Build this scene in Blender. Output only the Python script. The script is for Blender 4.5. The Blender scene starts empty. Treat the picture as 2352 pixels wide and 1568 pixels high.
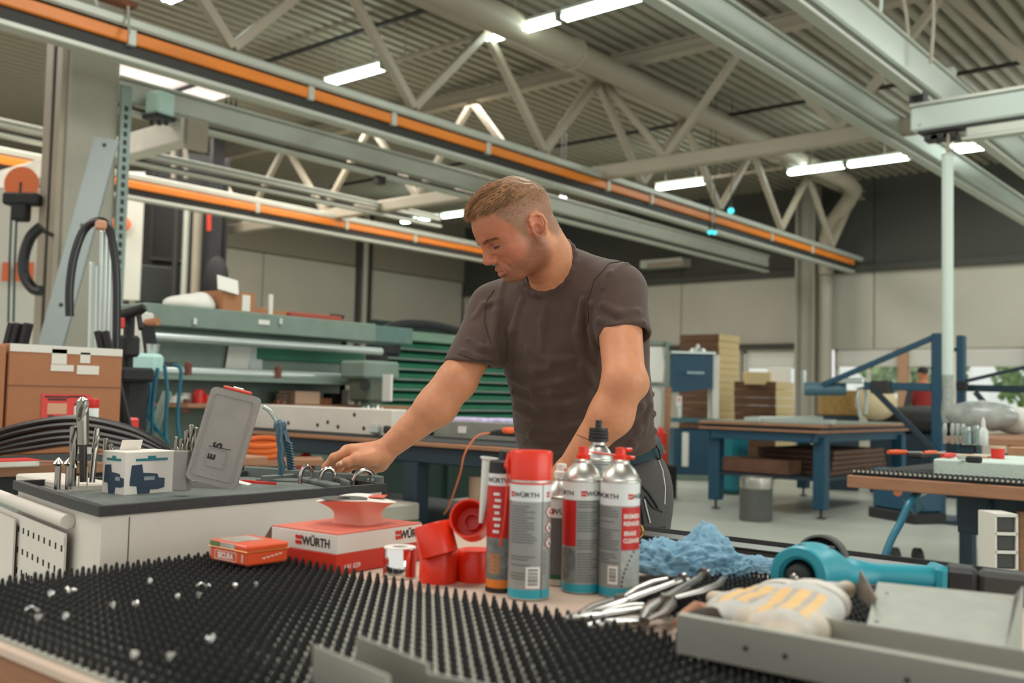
import bpy, bmesh, math, random
import numpy as np
from mathutils import Matrix, Vector
random.seed(7)
rng = np.random.default_rng(7)
sc = bpy.context.scene
COL = sc.collection
rad = math.radians

# ------------------------------------------------------------------ camera
# world axes follow the hall: +X and +Y run along its two walls, Z up, metres
F_PX, CX, CY = 2286.7, 1176.0, 784.0
AZ, PITCH, ROLL = rad(40.0), rad(3.15), rad(1.35)
CAM = np.array([0, 0, 1.2])
FH = np.array([math.cos(AZ), math.sin(AZ), 0.0])
RH = np.array([math.sin(AZ), -math.cos(AZ), 0.0])
ZZ = np.array([0, 0, 1.0])
FW = math.cos(PITCH) * FH + math.sin(PITCH) * ZZ
UP0 = -math.sin(PITCH) * FH + math.cos(PITCH) * ZZ
RT = math.cos(ROLL) * RH + math.sin(ROLL) * UP0
UP = -math.sin(ROLL) * RH + math.cos(ROLL) * UP0
cam_data = bpy.data.cameras.new('camera')
cam = bpy.data.objects.new('camera', cam_data)
COL.objects.link(cam)
cam.matrix_world = Matrix(((RT[0], UP[0], -FW[0], CAM[0]), (RT[1], UP[1], -FW[1], CAM[1]),
                           (RT[2], UP[2], -FW[2], CAM[2]), (0, 0, 0, 1)))
cam_data.sensor_width = 36
cam_data.lens = F_PX * 36 / 2352
cam_data.clip_start = 0.05
cam_data.clip_end = 300
cam_data.dof.use_dof = True
cam_data.dof.focus_distance = 2.46
cam_data.dof.aperture_fstop = 3.4
sc.camera = cam

# ------------------------------------------------------------------ light
world = bpy.data.worlds.new('daylight')
sc.world = world
world.use_nodes = True
_bg = world.node_tree.nodes['Background']
_bg.inputs[0].default_value = (1.0, 0.98, 0.94, 1)
_bg.inputs[1].default_value = 0.95
sc.view_settings.view_transform = 'Standard'
sc.view_settings.look = 'None'
sc.view_settings.exposure = 0.0
sc.view_settings.gamma = 1.0
sc.view_settings.use_curve_mapping = False
sc.cycles.use_denoising = True
sc.cycles.max_bounces = 6
sc.cycles.diffuse_bounces = 3
sc.cycles.glossy_bounces = 3
sc.cycles.transmission_bounces = 4
sc.cycles.transparent_max_bounces = 6
sc.cycles.sample_clamp_indirect = 6


def area_light(name, loc, size, power, aim, color=(1, 1, 1)):
    d = bpy.data.lights.new(name, 'AREA')
    d.shape = 'RECTANGLE'; d.size = size[0]; d.size_y = size[1]
    d.energy = power; d.color = color
    o = bpy.data.objects.new(name, d)
    o.location = loc
    o.rotation_euler = (Vector(aim) - Vector(loc)).to_track_quat('-Z', 'Y').to_euler()
    COL.objects.link(o)
    return o


# fill panels added under the deck to brighten the hall; one at the glazing
WARM, COOL = (1.0, 0.94, 0.86), (0.95, 1.0, 0.96)
for i, (x, y, sx, sy, w_, c) in enumerate([(-1.5, 6.0, 2.5, 5, 350, WARM), (9, 14, 7, 1.4, 360, WARM), (14, -1, 6, 2, 400, COOL), (5.5, 3.2, 1.6, 3, 290, COOL),
                                           (14.5, 11, 6, 2, 360, WARM), (18.5, 4.5, 3, 3, 230, COOL), (4.2, 13, 3, 3, 200, WARM), (9.5, 17.5, 7, 2, 260, WARM), (1.2, 1.0, 1.5, 2.5, 120, WARM)]):
    area_light('overhead_fill', (x, y, 6.0), (sx, sy), w_, (x, y, 0), c)


area_light('side_fill', (5.0, -7.5, 2.8), (11, 4.2), 420, (6.5, 5, 3.2), (0.93, 1.0, 0.95))  # side fill added to brighten the girder faces; no gate is built


# ------------------------------------------------------------------ pixel -> world helpers (positions were measured on the photograph)
def ray(x, y):
    return FW + (x - CX) / F_PX * RT - (y - CY) / F_PX * UP


def P(x, y, d):
    return CAM + d * ray(x, y)


def onz(x, y, z):
    v = ray(x, y)
    return CAM + v * ((z - CAM[2]) / v[2])


def onx(x, y, X):
    v = ray(x, y)
    return CAM + v * (X / v[0])


def ony(x, y, Y):
    v = ray(x, y)
    return CAM + v * (Y / v[1])


# ------------------------------------------------------------------ materials
def lin(c):
    return tuple(((v / 255) / 12.92 if v / 255 <= 0.04045 else ((v / 255 + 0.055) / 1.055) ** 2.4) for v in c)


_mats = {}


def mat(name, rgb=(128, 128, 128), rough=0.55, metal=0.0, var=0.0, scale=8.0, bump=0.0, bscale=60.0, emit=None,
        spec=None, stretch=None, trans=0.0, sheen=0.0, alpha=None, sss=0.0):
    if name in _mats:
        return _mats[name]
    m = bpy.data.materials.new(name)
    m.use_nodes = True
    nt = m.node_tree
    b = nt.nodes['Principled BSDF']
    c = lin(rgb)
    b.inputs['Base Color'].default_value = (*c, 1)
    b.inputs['Roughness'].default_value = rough
    b.inputs['Metallic'].default_value = metal
    if spec is not None:
        b.inputs['Specular IOR Level'].default_value = spec
    if trans:
        b.inputs['Transmission Weight'].default_value = trans
    if sheen:
        b.inputs['Sheen Weight'].default_value = sheen
    if sss:
        b.inputs['Subsurface Weight'].default_value = sss
        b.inputs['Subsurface Radius'].default_value = (0.012, 0.005, 0.003)
        b.inputs['Subsurface Scale'].default_value = 1.0
    if emit:
        b.inputs['Emission Color'].default_value = (*lin(emit[0]), 1)
        b.inputs['Emission Strength'].default_value = emit[1]
    if var or bump:
        tc = nt.nodes.new('ShaderNodeTexCoord')
        mp = nt.nodes.new('ShaderNodeMapping')
        nt.links.new(tc.outputs['Object'], mp.inputs[0])
        if stretch:
            mp.inputs['Scale'].default_value = stretch
        if var:
            n = nt.nodes.new('ShaderNodeTexNoise')
            n.inputs['Scale'].default_value = scale
            n.inputs['Detail'].default_value = 5
            nt.links.new(mp.outputs[0], n.inputs['Vector'])
            r = nt.nodes.new('ShaderNodeMapRange')
            r.inputs['From Min'].default_value = 0.25
            r.inputs['From Max'].default_value = 0.75
            r.inputs['To Min'].default_value = 1 - var
            r.inputs['To Max'].default_value = 1 + var
            nt.links.new(n.outputs['Fac'], r.inputs['Value'])
            mx = nt.nodes.new('ShaderNodeVectorMath')
            mx.operation = 'SCALE'
            mx.inputs[0].default_value = c
            nt.links.new(r.outputs[0], mx.inputs['Scale'])
            nt.links.new(mx.outputs[0], b.inputs['Base Color'])
        if bump:
            n2 = nt.nodes.new('ShaderNodeTexNoise')
            n2.inputs['Scale'].default_value = bscale
            n2.inputs['Detail'].default_value = 3
            nt.links.new(mp.outputs[0], n2.inputs['Vector'])
            bp = nt.nodes.new('ShaderNodeBump')
            bp.inputs['Strength'].default_value = bump
            bp.inputs['Distance'].default_value = 0.01
            nt.links.new(n2.outputs['Fac'], bp.inputs['Height'])
            nt.links.new(bp.outputs[0], b.inputs['Normal'])
    _mats[name] = m
    return m


def vcol_mat(name, rough=0.5, sss=0.0, bump=0.0, bscale=200.0, var=0.0, vscale=40.0, sheen=0.0):
    """material whose colour comes from the mesh attribute 'tint' (skin zones, dyed stripes)"""
    if name in _mats:
        return _mats[name]
    m = mat(name, (200, 200, 200), rough=rough, bump=bump, bscale=bscale, sss=sss, sheen=sheen)
    nt = m.node_tree
    b = nt.nodes['Principled BSDF']
    at = nt.nodes.new('ShaderNodeAttribute')
    at.attribute_name = 'tint'
    out = at.outputs['Color']
    if var:
        tc = nt.nodes.new('ShaderNodeTexCoord')
        n = nt.nodes.new('ShaderNodeTexNoise')
        n.inputs['Scale'].default_value = vscale
        n.inputs['Detail'].default_value = 4
        nt.links.new(tc.outputs['Object'], n.inputs['Vector'])
        r = nt.nodes.new('ShaderNodeMapRange')
        r.inputs['From Min'].default_value = 0.3
        r.inputs['From Max'].default_value = 0.7
        r.inputs['To Min'].default_value = 1 - var
        r.inputs['To Max'].default_value = 1 + var
        nt.links.new(n.outputs['Fac'], r.inputs['Value'])
        mx = nt.nodes.new('ShaderNodeVectorMath')
        mx.operation = 'SCALE'
        nt.links.new(out, mx.inputs[0])
        nt.links.new(r.outputs[0], mx.inputs['Scale'])
        out = mx.outputs[0]
    nt.links.new(out, b.inputs['Base Color'])
    return m


# ------------------------------------------------------------------ mesh builder
I3 = np.eye(3)


def rot(axis, deg):
    return np.array(Matrix.Rotation(rad(deg), 3, axis))


def axes(zdir, xhint=(1, 0, 0)):
    z = np.array(zdir, float); z /= np.linalg.norm(z)
    x = np.array(xhint, float); x = x - z * (x @ z)
    if np.linalg.norm(x) < 1e-6:
        x = np.array([0, 1.0, 0]) - z * z[1]
    x /= np.linalg.norm(x)
    return np.array([x, np.cross(z, x), z]).T


_bevcache = {}


class MB:
    def __init__(s):
        s.v = []; s.f = []; s.m = []; s.n = 0

    def add(s, verts, faces, mi=0):
        s.v.extend([tuple(map(float, p)) for p in verts])
        k = s.n
        s.f.extend([tuple(i + k for i in f) for f in faces])
        s.m.extend([mi] * len(faces))
        s.n += len(verts)
        return s

    def box(s, c, size, R=I3, mi=0, bev=0.0):
        hx, hy, hz = [v / 2 for v in size]
        if bev <= 0:
            vs = [(x, y, z) for x in (-hx, hx) for y in (-hy, hy) for z in (-hz, hz)]
            fs = [(0, 1, 3, 2), (4, 6, 7, 5), (0, 4, 5, 1), (2, 3, 7, 6), (0, 2, 6, 4), (1, 5, 7, 3)]
        else:
            b = min(bev, hx * .9, hy * .9, hz * .9)
            vs = []; idx = {}
            for x in (-1, 1):
                for y in (-1, 1):
                    for z in (-1, 1):
                        for a in range(3):
                            p = [x * hx, y * hy, z * hz]
                            sg = (x, y, z); h = (hx, hy, hz)
                            for q in range(3):
                                if q != a:
                                    p[q] = sg[q] * (h[q] - b)
                            idx[(x, y, z, a)] = len(vs); vs.append(tuple(p))
            fs = []
            for a in range(3):
                o = [q for q in range(3) if q != a]
                for sg in (-1, 1):
                    quad = []
                    for u, w in ((-1, -1), (1, -1), (1, 1), (-1, 1)):
                        k = [0, 0, 0]; k[a] = sg; k[o[0]] = u; k[o[1]] = w
                        quad.append(idx[(*k, a)])
                    fs.append(tuple(quad))
            for a in range(3):
                o = [q for q in range(3) if q != a]
                for u in (-1, 1):
                    for w in (-1, 1):
                        q4 = []
                        for e, ax in ((-1, o[0]), (1, o[0]), (1, o[1]), (-1, o[1])):
                            k = [0, 0, 0]; k[a] = e; k[o[0]] = u; k[o[1]] = w
                            q4.append(idx[(*k, ax)])
                        fs.append(tuple(q4))
            for x in (-1, 1):
                for y in (-1, 1):
                    for z in (-1, 1):
                        fs.append(tuple(idx[(x, y, z, a)] for a in range(3)))
        vs = np.array(vs) @ np.array(R).T + np.array(c)
        return s.add(vs, fs, mi)

    def bar(s, a, b, w, h, up=(0, 0, 1), mi=0, bev=0.0):
        """box from a to b with width w and height h (h along up)"""
        a = np.array(a, float); b = np.array(b, float)
        L = np.linalg.norm(b - a)
        x = (b - a) / L
        u = np.array(up, float); u = u - x * (u @ x)
        if np.linalg.norm(u) < 1e-6:
            u = np.array([0, 1.0, 0]) - x * x[1]
        u /= np.linalg.norm(u)
        R = np.array([x, np.cross(u, x), u]).T
        return s.box((a + b) / 2, (L, w, h), R, mi, bev)

    def tube(s, pts, r, n=8, mi=0, cap=True, sq=1.0):
        pts = [np.array(p, float) for p in pts]
        k = len(pts)
        rs = [r] * k if np.isscalar(r) else list(r)
        t = [pts[min(i + 1, k - 1)] - pts[max(i - 1, 0)] for i in range(k)]
        t = [v / (np.linalg.norm(v) + 1e-12) for v in t]
        u = np.cross(t[0], (0, 0, 1.0))
        if np.linalg.norm(u) < 1e-3:
            u = np.cross(t[0], (0, 1.0, 0))
        u /= np.linalg.norm(u)
        vs = []
        for i in range(k):
            u = u - t[i] * (u @ t[i]); u /= np.linalg.norm(u)
            w = np.cross(t[i], u)
            for j in range(n):
                a = 2 * math.pi * j / n
                vs.append(pts[i] + rs[i] * (math.cos(a) * u + sq * math.sin(a) * w))
        fs = []
        for i in range(k - 1):
            for j in range(n):
                j2 = (j + 1) % n
                fs.append((i * n + j, i * n + j2, (i + 1) * n + j2, (i + 1) * n + j))
        if cap:
            fs.append(tuple(range(n - 1, -1, -1)))
            fs.append(tuple((k - 1) * n + j for j in range(n)))
        return s.add(vs, fs, mi)

    def cyl(s, a, b, r0, r1=None, n=20, mi=0, cap=True):
        return s.tube([a, b], [r0, r0 if r1 is None else r1], n, mi, cap)

    def lathe(s, prof, n=32, c=(0, 0, 0), R=I3, mi=0):
        """prof: list of (r, z) or (r, z, material of the band that starts here); closed on the axis where r == 0"""
        vs = []; fs = []; ms = []; rings = []
        for p in prof:
            r_, z_ = p[0], p[1]
            if r_ < 1e-7:
                rings.append([len(vs)]); vs.append((0, 0, z_))
            else:
                rings.append(list(range(len(vs), len(vs) + n)))
                for j in range(n):
                    a = 2 * math.pi * j / n
                    vs.append((r_ * math.cos(a), r_ * math.sin(a), z_))
        for i in range(len(prof) - 1):
            A, B = rings[i], rings[i + 1]
            m_ = prof[i][2] if len(prof[i]) > 2 else mi
            for j in range(n):
                j2 = (j + 1) % n
                if len(A) == 1 and len(B) == 1:
                    continue
                if len(A) == 1:
                    f = (A[0], B[j], B[j2])
                elif len(B) == 1:
                    f = (A[j], A[j2], B[0])
                else:
                    f = (A[j], A[j2], B[j2], B[j])
                fs.append(f); ms.append(m_)
        k = s.n
        vs = np.array(vs) @ np.array(R).T + np.array(c)
        s.v.extend([tuple(map(float, p)) for p in vs])
        s.f.extend([tuple(i + k for i in f) for f in fs])
        s.m.extend(ms); s.n += len(vs)
        return s

    def prism(s, poly, h, c=(0, 0, 0), R=I3, mi=0, top=1.0):
        """polygon in local XY extruded along local Z by h"""
        n = len(poly)
        vs = [(x, y, 0) for x, y in poly] + [(x * top, y * top, h) for x, y in poly]
        fs = [tuple(range(n - 1, -1, -1)), tuple(range(n, 2 * n))]
        fs += [(i, (i + 1) % n, n + (i + 1) % n, n + i) for i in range(n)]
        vs = np.array(vs) @ np.array(R).T + np.array(c)
        return s.add(vs, fs, mi)

    def grid(s, fn, nu, nv, mi=0, thick=0.0):
        pts = np.array([[fn(i / nu, j / nv) for j in range(nv + 1)] for i in range(nu + 1)], float)
        if thick:
            du = np.gradient(pts, axis=0); dv = np.gradient(pts, axis=1)
            nn = np.cross(du, dv); nn /= (np.linalg.norm(nn, axis=2, keepdims=True) + 1e-9)
            lay = [pts + nn * thick / 2, pts - nn * thick / 2]
        else:
            lay = [pts]
        W = nv + 1; N = (nu + 1) * W
        vs = np.concatenate([l.reshape(-1, 3) for l in lay])
        fs = []
        for i in range(nu):
            for j in range(nv):
                q = (i * W + j, (i + 1) * W + j, (i + 1) * W + j + 1, i * W + j + 1)
                fs.append(q)
                if thick:
                    fs.append(tuple(N + k for k in reversed(q)))
        if thick:
            edge = [(i * W) for i in range(nu + 1)] + [nu * W + j for j in range(1, W)] + \
                   [i * W + nv for i in range(nu - 1, -1, -1)] + [j for j in range(nv - 1, 0, -1)]
            for a, b in zip(edge, edge[1:] + edge[:1]):
                fs.append((a, N + a, N + b, b))
        return s.add(vs, fs, mi)

    def ball(s, c, r, n=16, mi=0, R=I3):
        r3 = (r, r, r) if np.isscalar(r) else r
        m = n // 2
        prof = [(math.sin(math.pi * i / m), -math.cos(math.pi * i / m)) for i in range(m + 1)]
        prof[0] = (0, -1); prof[-1] = (0, 1)
        k = s.n
        s.lathe(prof, n, mi=mi)
        vs = np.array(s.v[k:]) * np.array(r3)
        vs = vs @ np.array(R).T + np.array(c)
        s.v[k:] = [tuple(map(float, p)) for p in vs]
        return s

    def build(s, name, mats, parent=None, local=False, origin=None, smooth=35.0, recalc=True):
        if not isinstance(mats, (list, tuple)):
            mats = [mats]
        off = np.zeros(3)
        if parent is not None and not local:
            p = parent
            while p is not None:
                off += np.array(p.location); p = p.parent
        elif origin is not None:
            off = np.array(origin, float)
        me = bpy.data.meshes.new(name)
        vv = np.array(s.v) - off
        me.from_pydata(vv.tolist(), [], s.f)
        for m in mats:
            me.materials.append(m)
        if len(mats) > 1:
            me.polygons.foreach_set('material_index', s.m)
        if recalc:
            bm = bmesh.new(); bm.from_mesh(me)
            bmesh.ops.recalc_face_normals(bm, faces=bm.faces)
            bm.to_mesh(me); bm.free()
        if smooth:
            me.shade_smooth()
            me.set_sharp_from_angle(angle=rad(smooth))
        o = bpy.data.objects.new(name, me)
        COL.objects.link(o)
        if parent is not None:
            o.parent = parent
        elif origin is not None:
            o.location = origin
        return o


def tag(o, label=None, cat=None, group=None, kind=None):
    if label: o['label'] = label
    if cat: o['category'] = cat
    if group: o['group'] = group
    if kind: o['kind'] = kind
    return o


def thing(name, label, cat, loc=(0, 0, 0), rz=0.0, group=None):
    o = bpy.data.objects.new(name, None)
    o.empty_display_size = 0.05
    o.location = tuple(float(v) for v in loc); o.rotation_euler = (0, 0, rz)
    COL.objects.link(o)
    return tag(o, label, cat, group)


def dup(root, loc, rz=0.0, label=None, group=None, R=None):
    """copy of a thing, its parts and their sub-parts; meshes are shared"""
    kids = {}
    for o in COL.objects:
        if o.parent is not None:
            kids.setdefault(o.parent.name, []).append(o)

    def rec(o, par):
        c = o.copy(); COL.objects.link(c)
        c.parent = par
        for ch in kids.get(o.name, []):
            rec(ch, c)
        return c
    r_ = rec(root, None)
    r_.location = tuple(float(v) for v in loc); r_.rotation_euler = (0, 0, rz)
    if R is not None:
        r_.rotation_euler = Matrix(R.tolist()).to_euler()
    if label: r_['label'] = label
    if group: r_['group'] = group
    return r_


def one(name, mb, mats, label, cat, origin=None, group=None, smooth=35.0, kind=None):
    """a thing that is a single mesh"""
    if origin is None:
        v = np.array(mb.v); origin = (v[:, 0].mean(), v[:, 1].mean(), v[:, 2].min())
    return tag(mb.build(name, mats, origin=origin, smooth=smooth), label, cat, group, kind)


def struct(name, mb, mats, parent=None, smooth=35.0):
    o = mb.build(name, mats, parent=parent, smooth=smooth)
    if parent is None:
        o['kind'] = 'structure'
    return o


_txt = {}


def text_mesh(txt, size, bold=0.0, squeeze=1.0):
    """outline of a word as flat triangles, centred on x, baseline at y = 0"""
    key = (txt, size, bold, squeeze)
    if key in _txt:
        return _txt[key]
    cu = bpy.data.curves.new('lettering', 'FONT')
    cu.body = txt; cu.size = size; cu.align_x = 'CENTER'; cu.offset = bold; cu.resolution_u = 3
    o = bpy.data.objects.new('lettering', cu)
    COL.objects.link(o)
    bpy.context.view_layer.update()
    dg = bpy.context.evaluated_depsgraph_get()
    me = o.evaluated_get(dg).to_mesh()
    v = np.array([tuple(p.co) for p in me.vertices]).reshape(-1, 3)
    f = [tuple(p.vertices) for p in me.polygons]
    o.evaluated_get(dg).to_mesh_clear()
    bpy.data.objects.remove(o); bpy.data.curves.remove(cu)
    if len(v):
        v[:, 0] *= squeeze
    _txt[key] = (v, f)
    return v, f


def put_text(mb, txt, size, origin, xdir, ydir, bold=0.0, mi=0, lift=0.0004, squeeze=1.0, wrap=None):
    """lettering on a plane (xdir, ydir) or, with wrap = radius, bent round a vertical cylinder at local origin.
    For wrap: origin = (centre angle, baseline height)"""
    v, f = text_mesh(txt, size, bold, squeeze)
    if not len(v):
        return
    if wrap:
        a0, z0 = origin
        th = a0 + v[:, 0] / wrap
        q = np.stack([(wrap + lift) * np.cos(th), (wrap + lift) * np.sin(th), z0 + v[:, 1]], 1)
    else:
        x = np.array(xdir, float); x /= np.linalg.norm(x)
        y = np.array(ydir, float); y = y - x * (x @ y); y /= np.linalg.norm(y)
        n = np.cross(x, y)
        q = np.array(origin) + np.outer(v[:, 0], x) + np.outer(v[:, 1], y) + n * lift
    mb.add(q, f, mi)


# ------------------------------------------------------------------ blended-volume modeller (bodies, cloth, gloves)
def _n(v):
    return np.array(v, np.float32)


def rc(a, b, ra, rb, k=0.02, op='u', sq=None):
    """tapered limb from a to b; sq = (direction, factor > 1 flattens along it)"""
    a = _n(a); b = _n(b); ba = b - a; L2 = float(ba @ ba) + 1e-9

    def ev(p):
        pa = p - a
        h = np.clip(pa @ ba / L2, 0, 1)
        q = pa - h[:, None] * ba
        if sq is not None:
            d_ = _n(sq[0]); d_ = d_ / np.linalg.norm(d_)
            q = q + np.outer(q @ d_, d_) * (sq[1] - 1)
            return (np.linalg.norm(q, axis=1) - (ra + (rb - ra) * h)) / (sq[1] ** 0.5)
        return np.linalg.norm(q, axis=1) - (ra + (rb - ra) * h)
    return (ev, k, op)


def el(c, r, R=I3, k=0.02, op='u'):
    """ellipsoid, R columns = its axes"""
    c = _n(c); r = _n(r); R = _n(R)

    def ev(p):
        q = (p - c) @ R
        k0 = np.linalg.norm(q / r, axis=1)
        k1 = np.linalg.norm(q / (r * r), axis=1) + 1e-6
        return k0 * (k0 - 1) / k1
    return (ev, k, op)


def halfspace(pt, nrm, k=0.004):
    """cuts away everything on the nrm side of pt"""
    pt = _n(pt); nrm = _n(nrm); nrm = nrm / np.linalg.norm(nrm)
    return (lambda p: -((p - pt) @ nrm), k, 's')


def disp(fn):
    return (fn, 0.0, 'd')


def _fold(d, e, k, op):
    if op == 'u':
        if k <= 0: return np.minimum(d, e)
        h = np.maximum(k - np.abs(d - e), 0) / k
        return np.minimum(d, e) - h * h * k * 0.25
    if op == 's':
        e = -e
        if k <= 0: return np.maximum(d, e)
        h = np.maximum(k - np.abs(d - e), 0) / k
        return np.maximum(d, e) + h * h * k * 0.25
    return d + e


def sdf_mesh(prims, vox, lo, hi, B=12):
    lo = np.array(lo, float); hi = np.array(hi, float)
    nb = np.ceil((hi - lo) / (vox * B)).astype(int)
    G = nb * B + 2
    bi = np.stack(np.meshgrid(*[np.arange(n) for n in nb], indexing='ij'), -1).reshape(-1, 3)
    cen = (lo + (bi + 0.5) * B * vox).astype(np.float32)
    hd = B * vox * 0.87
    pd = []
    D = np.full(len(cen), 9.0, np.float32)
    for ev, k, op in prims:
        e = ev(cen); pd.append(e)
        D = _fold(D, e, k, op)
    act = np.abs(D) < hd * 1.5 + 0.02
    cell_ids = []; cell_pos = []; edges = [[], [], []]
    ii = np.arange(B + 1)
    loc = np.stack(np.meshgrid(ii, ii, ii, indexing='ij'), -1).reshape(-1, 3)
    corner = [(x, y, z) for x in (0, 1) for y in (0, 1) for z in (0, 1)]
    ed = [(a, b) for a in range(8) for b in range(a + 1, 8) if sum(abs(corner[a][q] - corner[b][q]) for q in range(3)) == 1]
    for q in np.nonzero(act)[0]:
        base = bi[q] * B
        p = (lo + (base + loc) * vox).astype(np.float32)
        d = np.full(len(p), 9.0, np.float32)
        lim = 2 * hd + abs(float(D[q])) + 0.01
        for (ev, k, op), e in zip(prims, pd):
            if op != 'd' and e[q] > lim + k:
                continue
            d = _fold(d, ev(p), k, op)
        S = d.reshape(B + 1, B + 1, B + 1)
        neg = S < 0
        if neg.all() or not neg.any():
            continue
        cv = [S[x:B + x, y:B + y, z:B + z] for x, y, z in corner]
        cn = [c < 0 for c in cv]
        cnt = sum(c.astype(np.int8) for c in cn)
        m = (cnt > 0) & (cnt < 8)
        if m.any():
            acc = np.zeros((m.sum(), 3)); w = np.zeros(m.sum())
            for a, b in ed:
                va = cv[a][m]; vb = cv[b][m]
                x = (va < 0) != (vb < 0)
                t = np.where(x, va / np.where(np.abs(va - vb) < 1e-9, 1e-9, va - vb), 0)
                pa = np.array(corner[a], float); pb = np.array(corner[b], float)
                acc += np.where(x[:, None], pa + t[:, None] * (pb - pa), 0); w += x
            ijk = np.argwhere(m) + base
            cell_pos.append(lo + (ijk + acc / w[:, None]) * vox)
            cell_ids.append((ijk[:, 0] * G[1] + ijk[:, 1]) * G[2] + ijk[:, 2])
        for ax in range(3):
            s0 = [slice(0, B)] * 3; s1 = [slice(0, B)] * 3
            s1[ax] = slice(1, B + 1)
            a = neg[tuple(s0)]; b = neg[tuple(s1)]
            e = np.argwhere(a != b)
            if len(e):
                edges[ax].append(np.concatenate([e + base, a[a != b][:, None]], 1))
    ids = np.concatenate(cell_ids); pos = np.concatenate(cell_pos)
    o = np.argsort(ids); ids = ids[o]; pos = pos[o]
    faces = []
    for ax in range(3):
        if not edges[ax]: continue
        E = np.concatenate(edges[ax]); sg = E[:, 3].astype(bool); E = E[:, :3]
        u, w = [(1, 2), (2, 0), (0, 1)][ax]
        q4 = []
        for du, dw in ((0, 0), (-1, 0), (-1, -1), (0, -1)):
            c = E.copy(); c[:, u] += du; c[:, w] += dw
            q4.append((c[:, 0] * G[1] + c[:, 1]) * G[2] + c[:, 2])
        q4 = np.stack(q4, 1)
        k = np.clip(np.searchsorted(ids, q4), 0, len(ids) - 1)
        ok = (ids[k] == q4).all(1)
        k = k[ok]; s_ = sg[ok]
        k[~s_] = k[~s_][:, ::-1]
        faces.append(k)
    return pos, np.concatenate(faces)


def relax(v, f, it=1, lam=0.5):
    e = np.concatenate([f[:, [0, 1]], f[:, [1, 2]], f[:, [2, 3]], f[:, [3, 0]]])
    for _ in range(it):
        acc = np.zeros_like(v); c = np.zeros(len(v))
        np.add.at(acc, e[:, 0], v[e[:, 1]]); np.add.at(c, e[:, 0], 1)
        np.add.at(acc, e[:, 1], v[e[:, 0]]); np.add.at(c, e[:, 1], 1)
        v = v + lam * (acc / np.maximum(c, 1)[:, None] - v)
    return v


def big_mesh(name, v, f, mats, parent=None, origin=None, tint=None, smooth=True):
    off = np.zeros(3)
    if parent is not None:
        off = np.array(parent.location)
    elif origin is not None:
        off = np.array(origin, float)
    me = bpy.data.meshes.new(name)
    f = np.asarray(f)
    me.vertices.add(len(v)); me.vertices.foreach_set('co', (v - off).astype(np.float32).ravel())
    nl = f.size
    me.loops.add(nl); me.loops.foreach_set('vertex_index', f.astype(np.int32).ravel())
    me.polygons.add(len(f))
    me.polygons.foreach_set('loop_start', np.arange(0, nl, f.shape[1], dtype=np.int32))
    me.update(calc_edges=True)
    me.validate()
    for m in (mats if isinstance(mats, (list, tuple)) else [mats]):
        me.materials.append(m)
    if tint is not None:
        ca = me.color_attributes.new('tint', 'FLOAT_COLOR', 'POINT')
        ca.data.foreach_set('color', np.concatenate([tint, np.ones((len(tint), 1))], 1).astype(np.float32).ravel())
    if smooth:
        me.shade_smooth()
    o = bpy.data.objects.new(name, me)
    COL.objects.link(o)
    if parent is not None:
        o.parent = parent
    elif origin is not None:
        o.location = tuple(float(x) for x in origin)
    return o


def noise3(p, f, seed=0):
    """cheap smooth pseudo-noise, -1..1"""
    r_ = np.random.default_rng(seed)
    out = 0
    for _ in range(5):
        k = r_.normal(size=3); k = k / np.linalg.norm(k) * f * r_.uniform(.6, 1.5)
        out = out + np.sin(p @ k + r_.uniform(0, 6.28))
    return out / 5



def frame3(N, R, L):
    x = np.array(R) - np.array(N); x[2] = 0; lx = np.linalg.norm(x); x /= lx
    y = np.array(L) - np.array(N); y[2] = 0; y = y - x * (x @ y); ly = np.linalg.norm(y); y /= ly
    return np.array([x, y, ZZ]).T, lx, ly


m_wpaper = mat('carton_white', (226, 220, 210), rough=.6)
m_wred = mat('carton_red', (206, 48, 26), rough=.5)
m_ink = mat('print_black', (34, 30, 30), rough=.6)
m_white = mat('print_white', (236, 232, 224), rough=.6)
m_logo = mat('logo_red', (204, 30, 22), rough=.5)
LOGO = [[(-.5, .07), (0, .07), (0, .40), (-.18, .5), (-.5, .5)], [(0, .07), (.5, .07), (.5, .5), (.18, .5), (0, .40)],
        [(-.5, -.07), (-.5, -.34), (-.30, -.5), (-.14, -.5), (0, -.38), (0, -.07)], [(.5, -.07), (0, -.07), (0, -.38), (.14, -.5), (.30, -.5), (.5, -.34)]]


def put_poly(mb, poly, origin, xd, yd, s, mi=0, lift=.0005, wrap=None):
    if wrap:
        q = [((wrap + lift) * math.cos(origin[0] + x * s / wrap), (wrap + lift) * math.sin(origin[0] + x * s / wrap), origin[1] + y * s) for x, y in poly]
    else:
        x_ = np.array(xd, float); y_ = np.array(yd, float); n = np.cross(x_, y_)
        q = [np.array(origin) + x_ * a * s + y_ * b * s + n * lift for a, b in poly]
    mb.add(q, [tuple(range(len(poly)))], mi)


def put_logo(mb, origin, xd, yd, s, mi=0, wrap=None):
    for p in LOGO:
        put_poly(mb, p, origin, xd, yd, s, mi, wrap=wrap)


m_matbase = mat('mat_backing_grey', (168, 168, 156), rough=.75, var=.08, scale=200)
m_lwhite = mat('label_white', (226, 230, 226), rough=.35)
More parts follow.
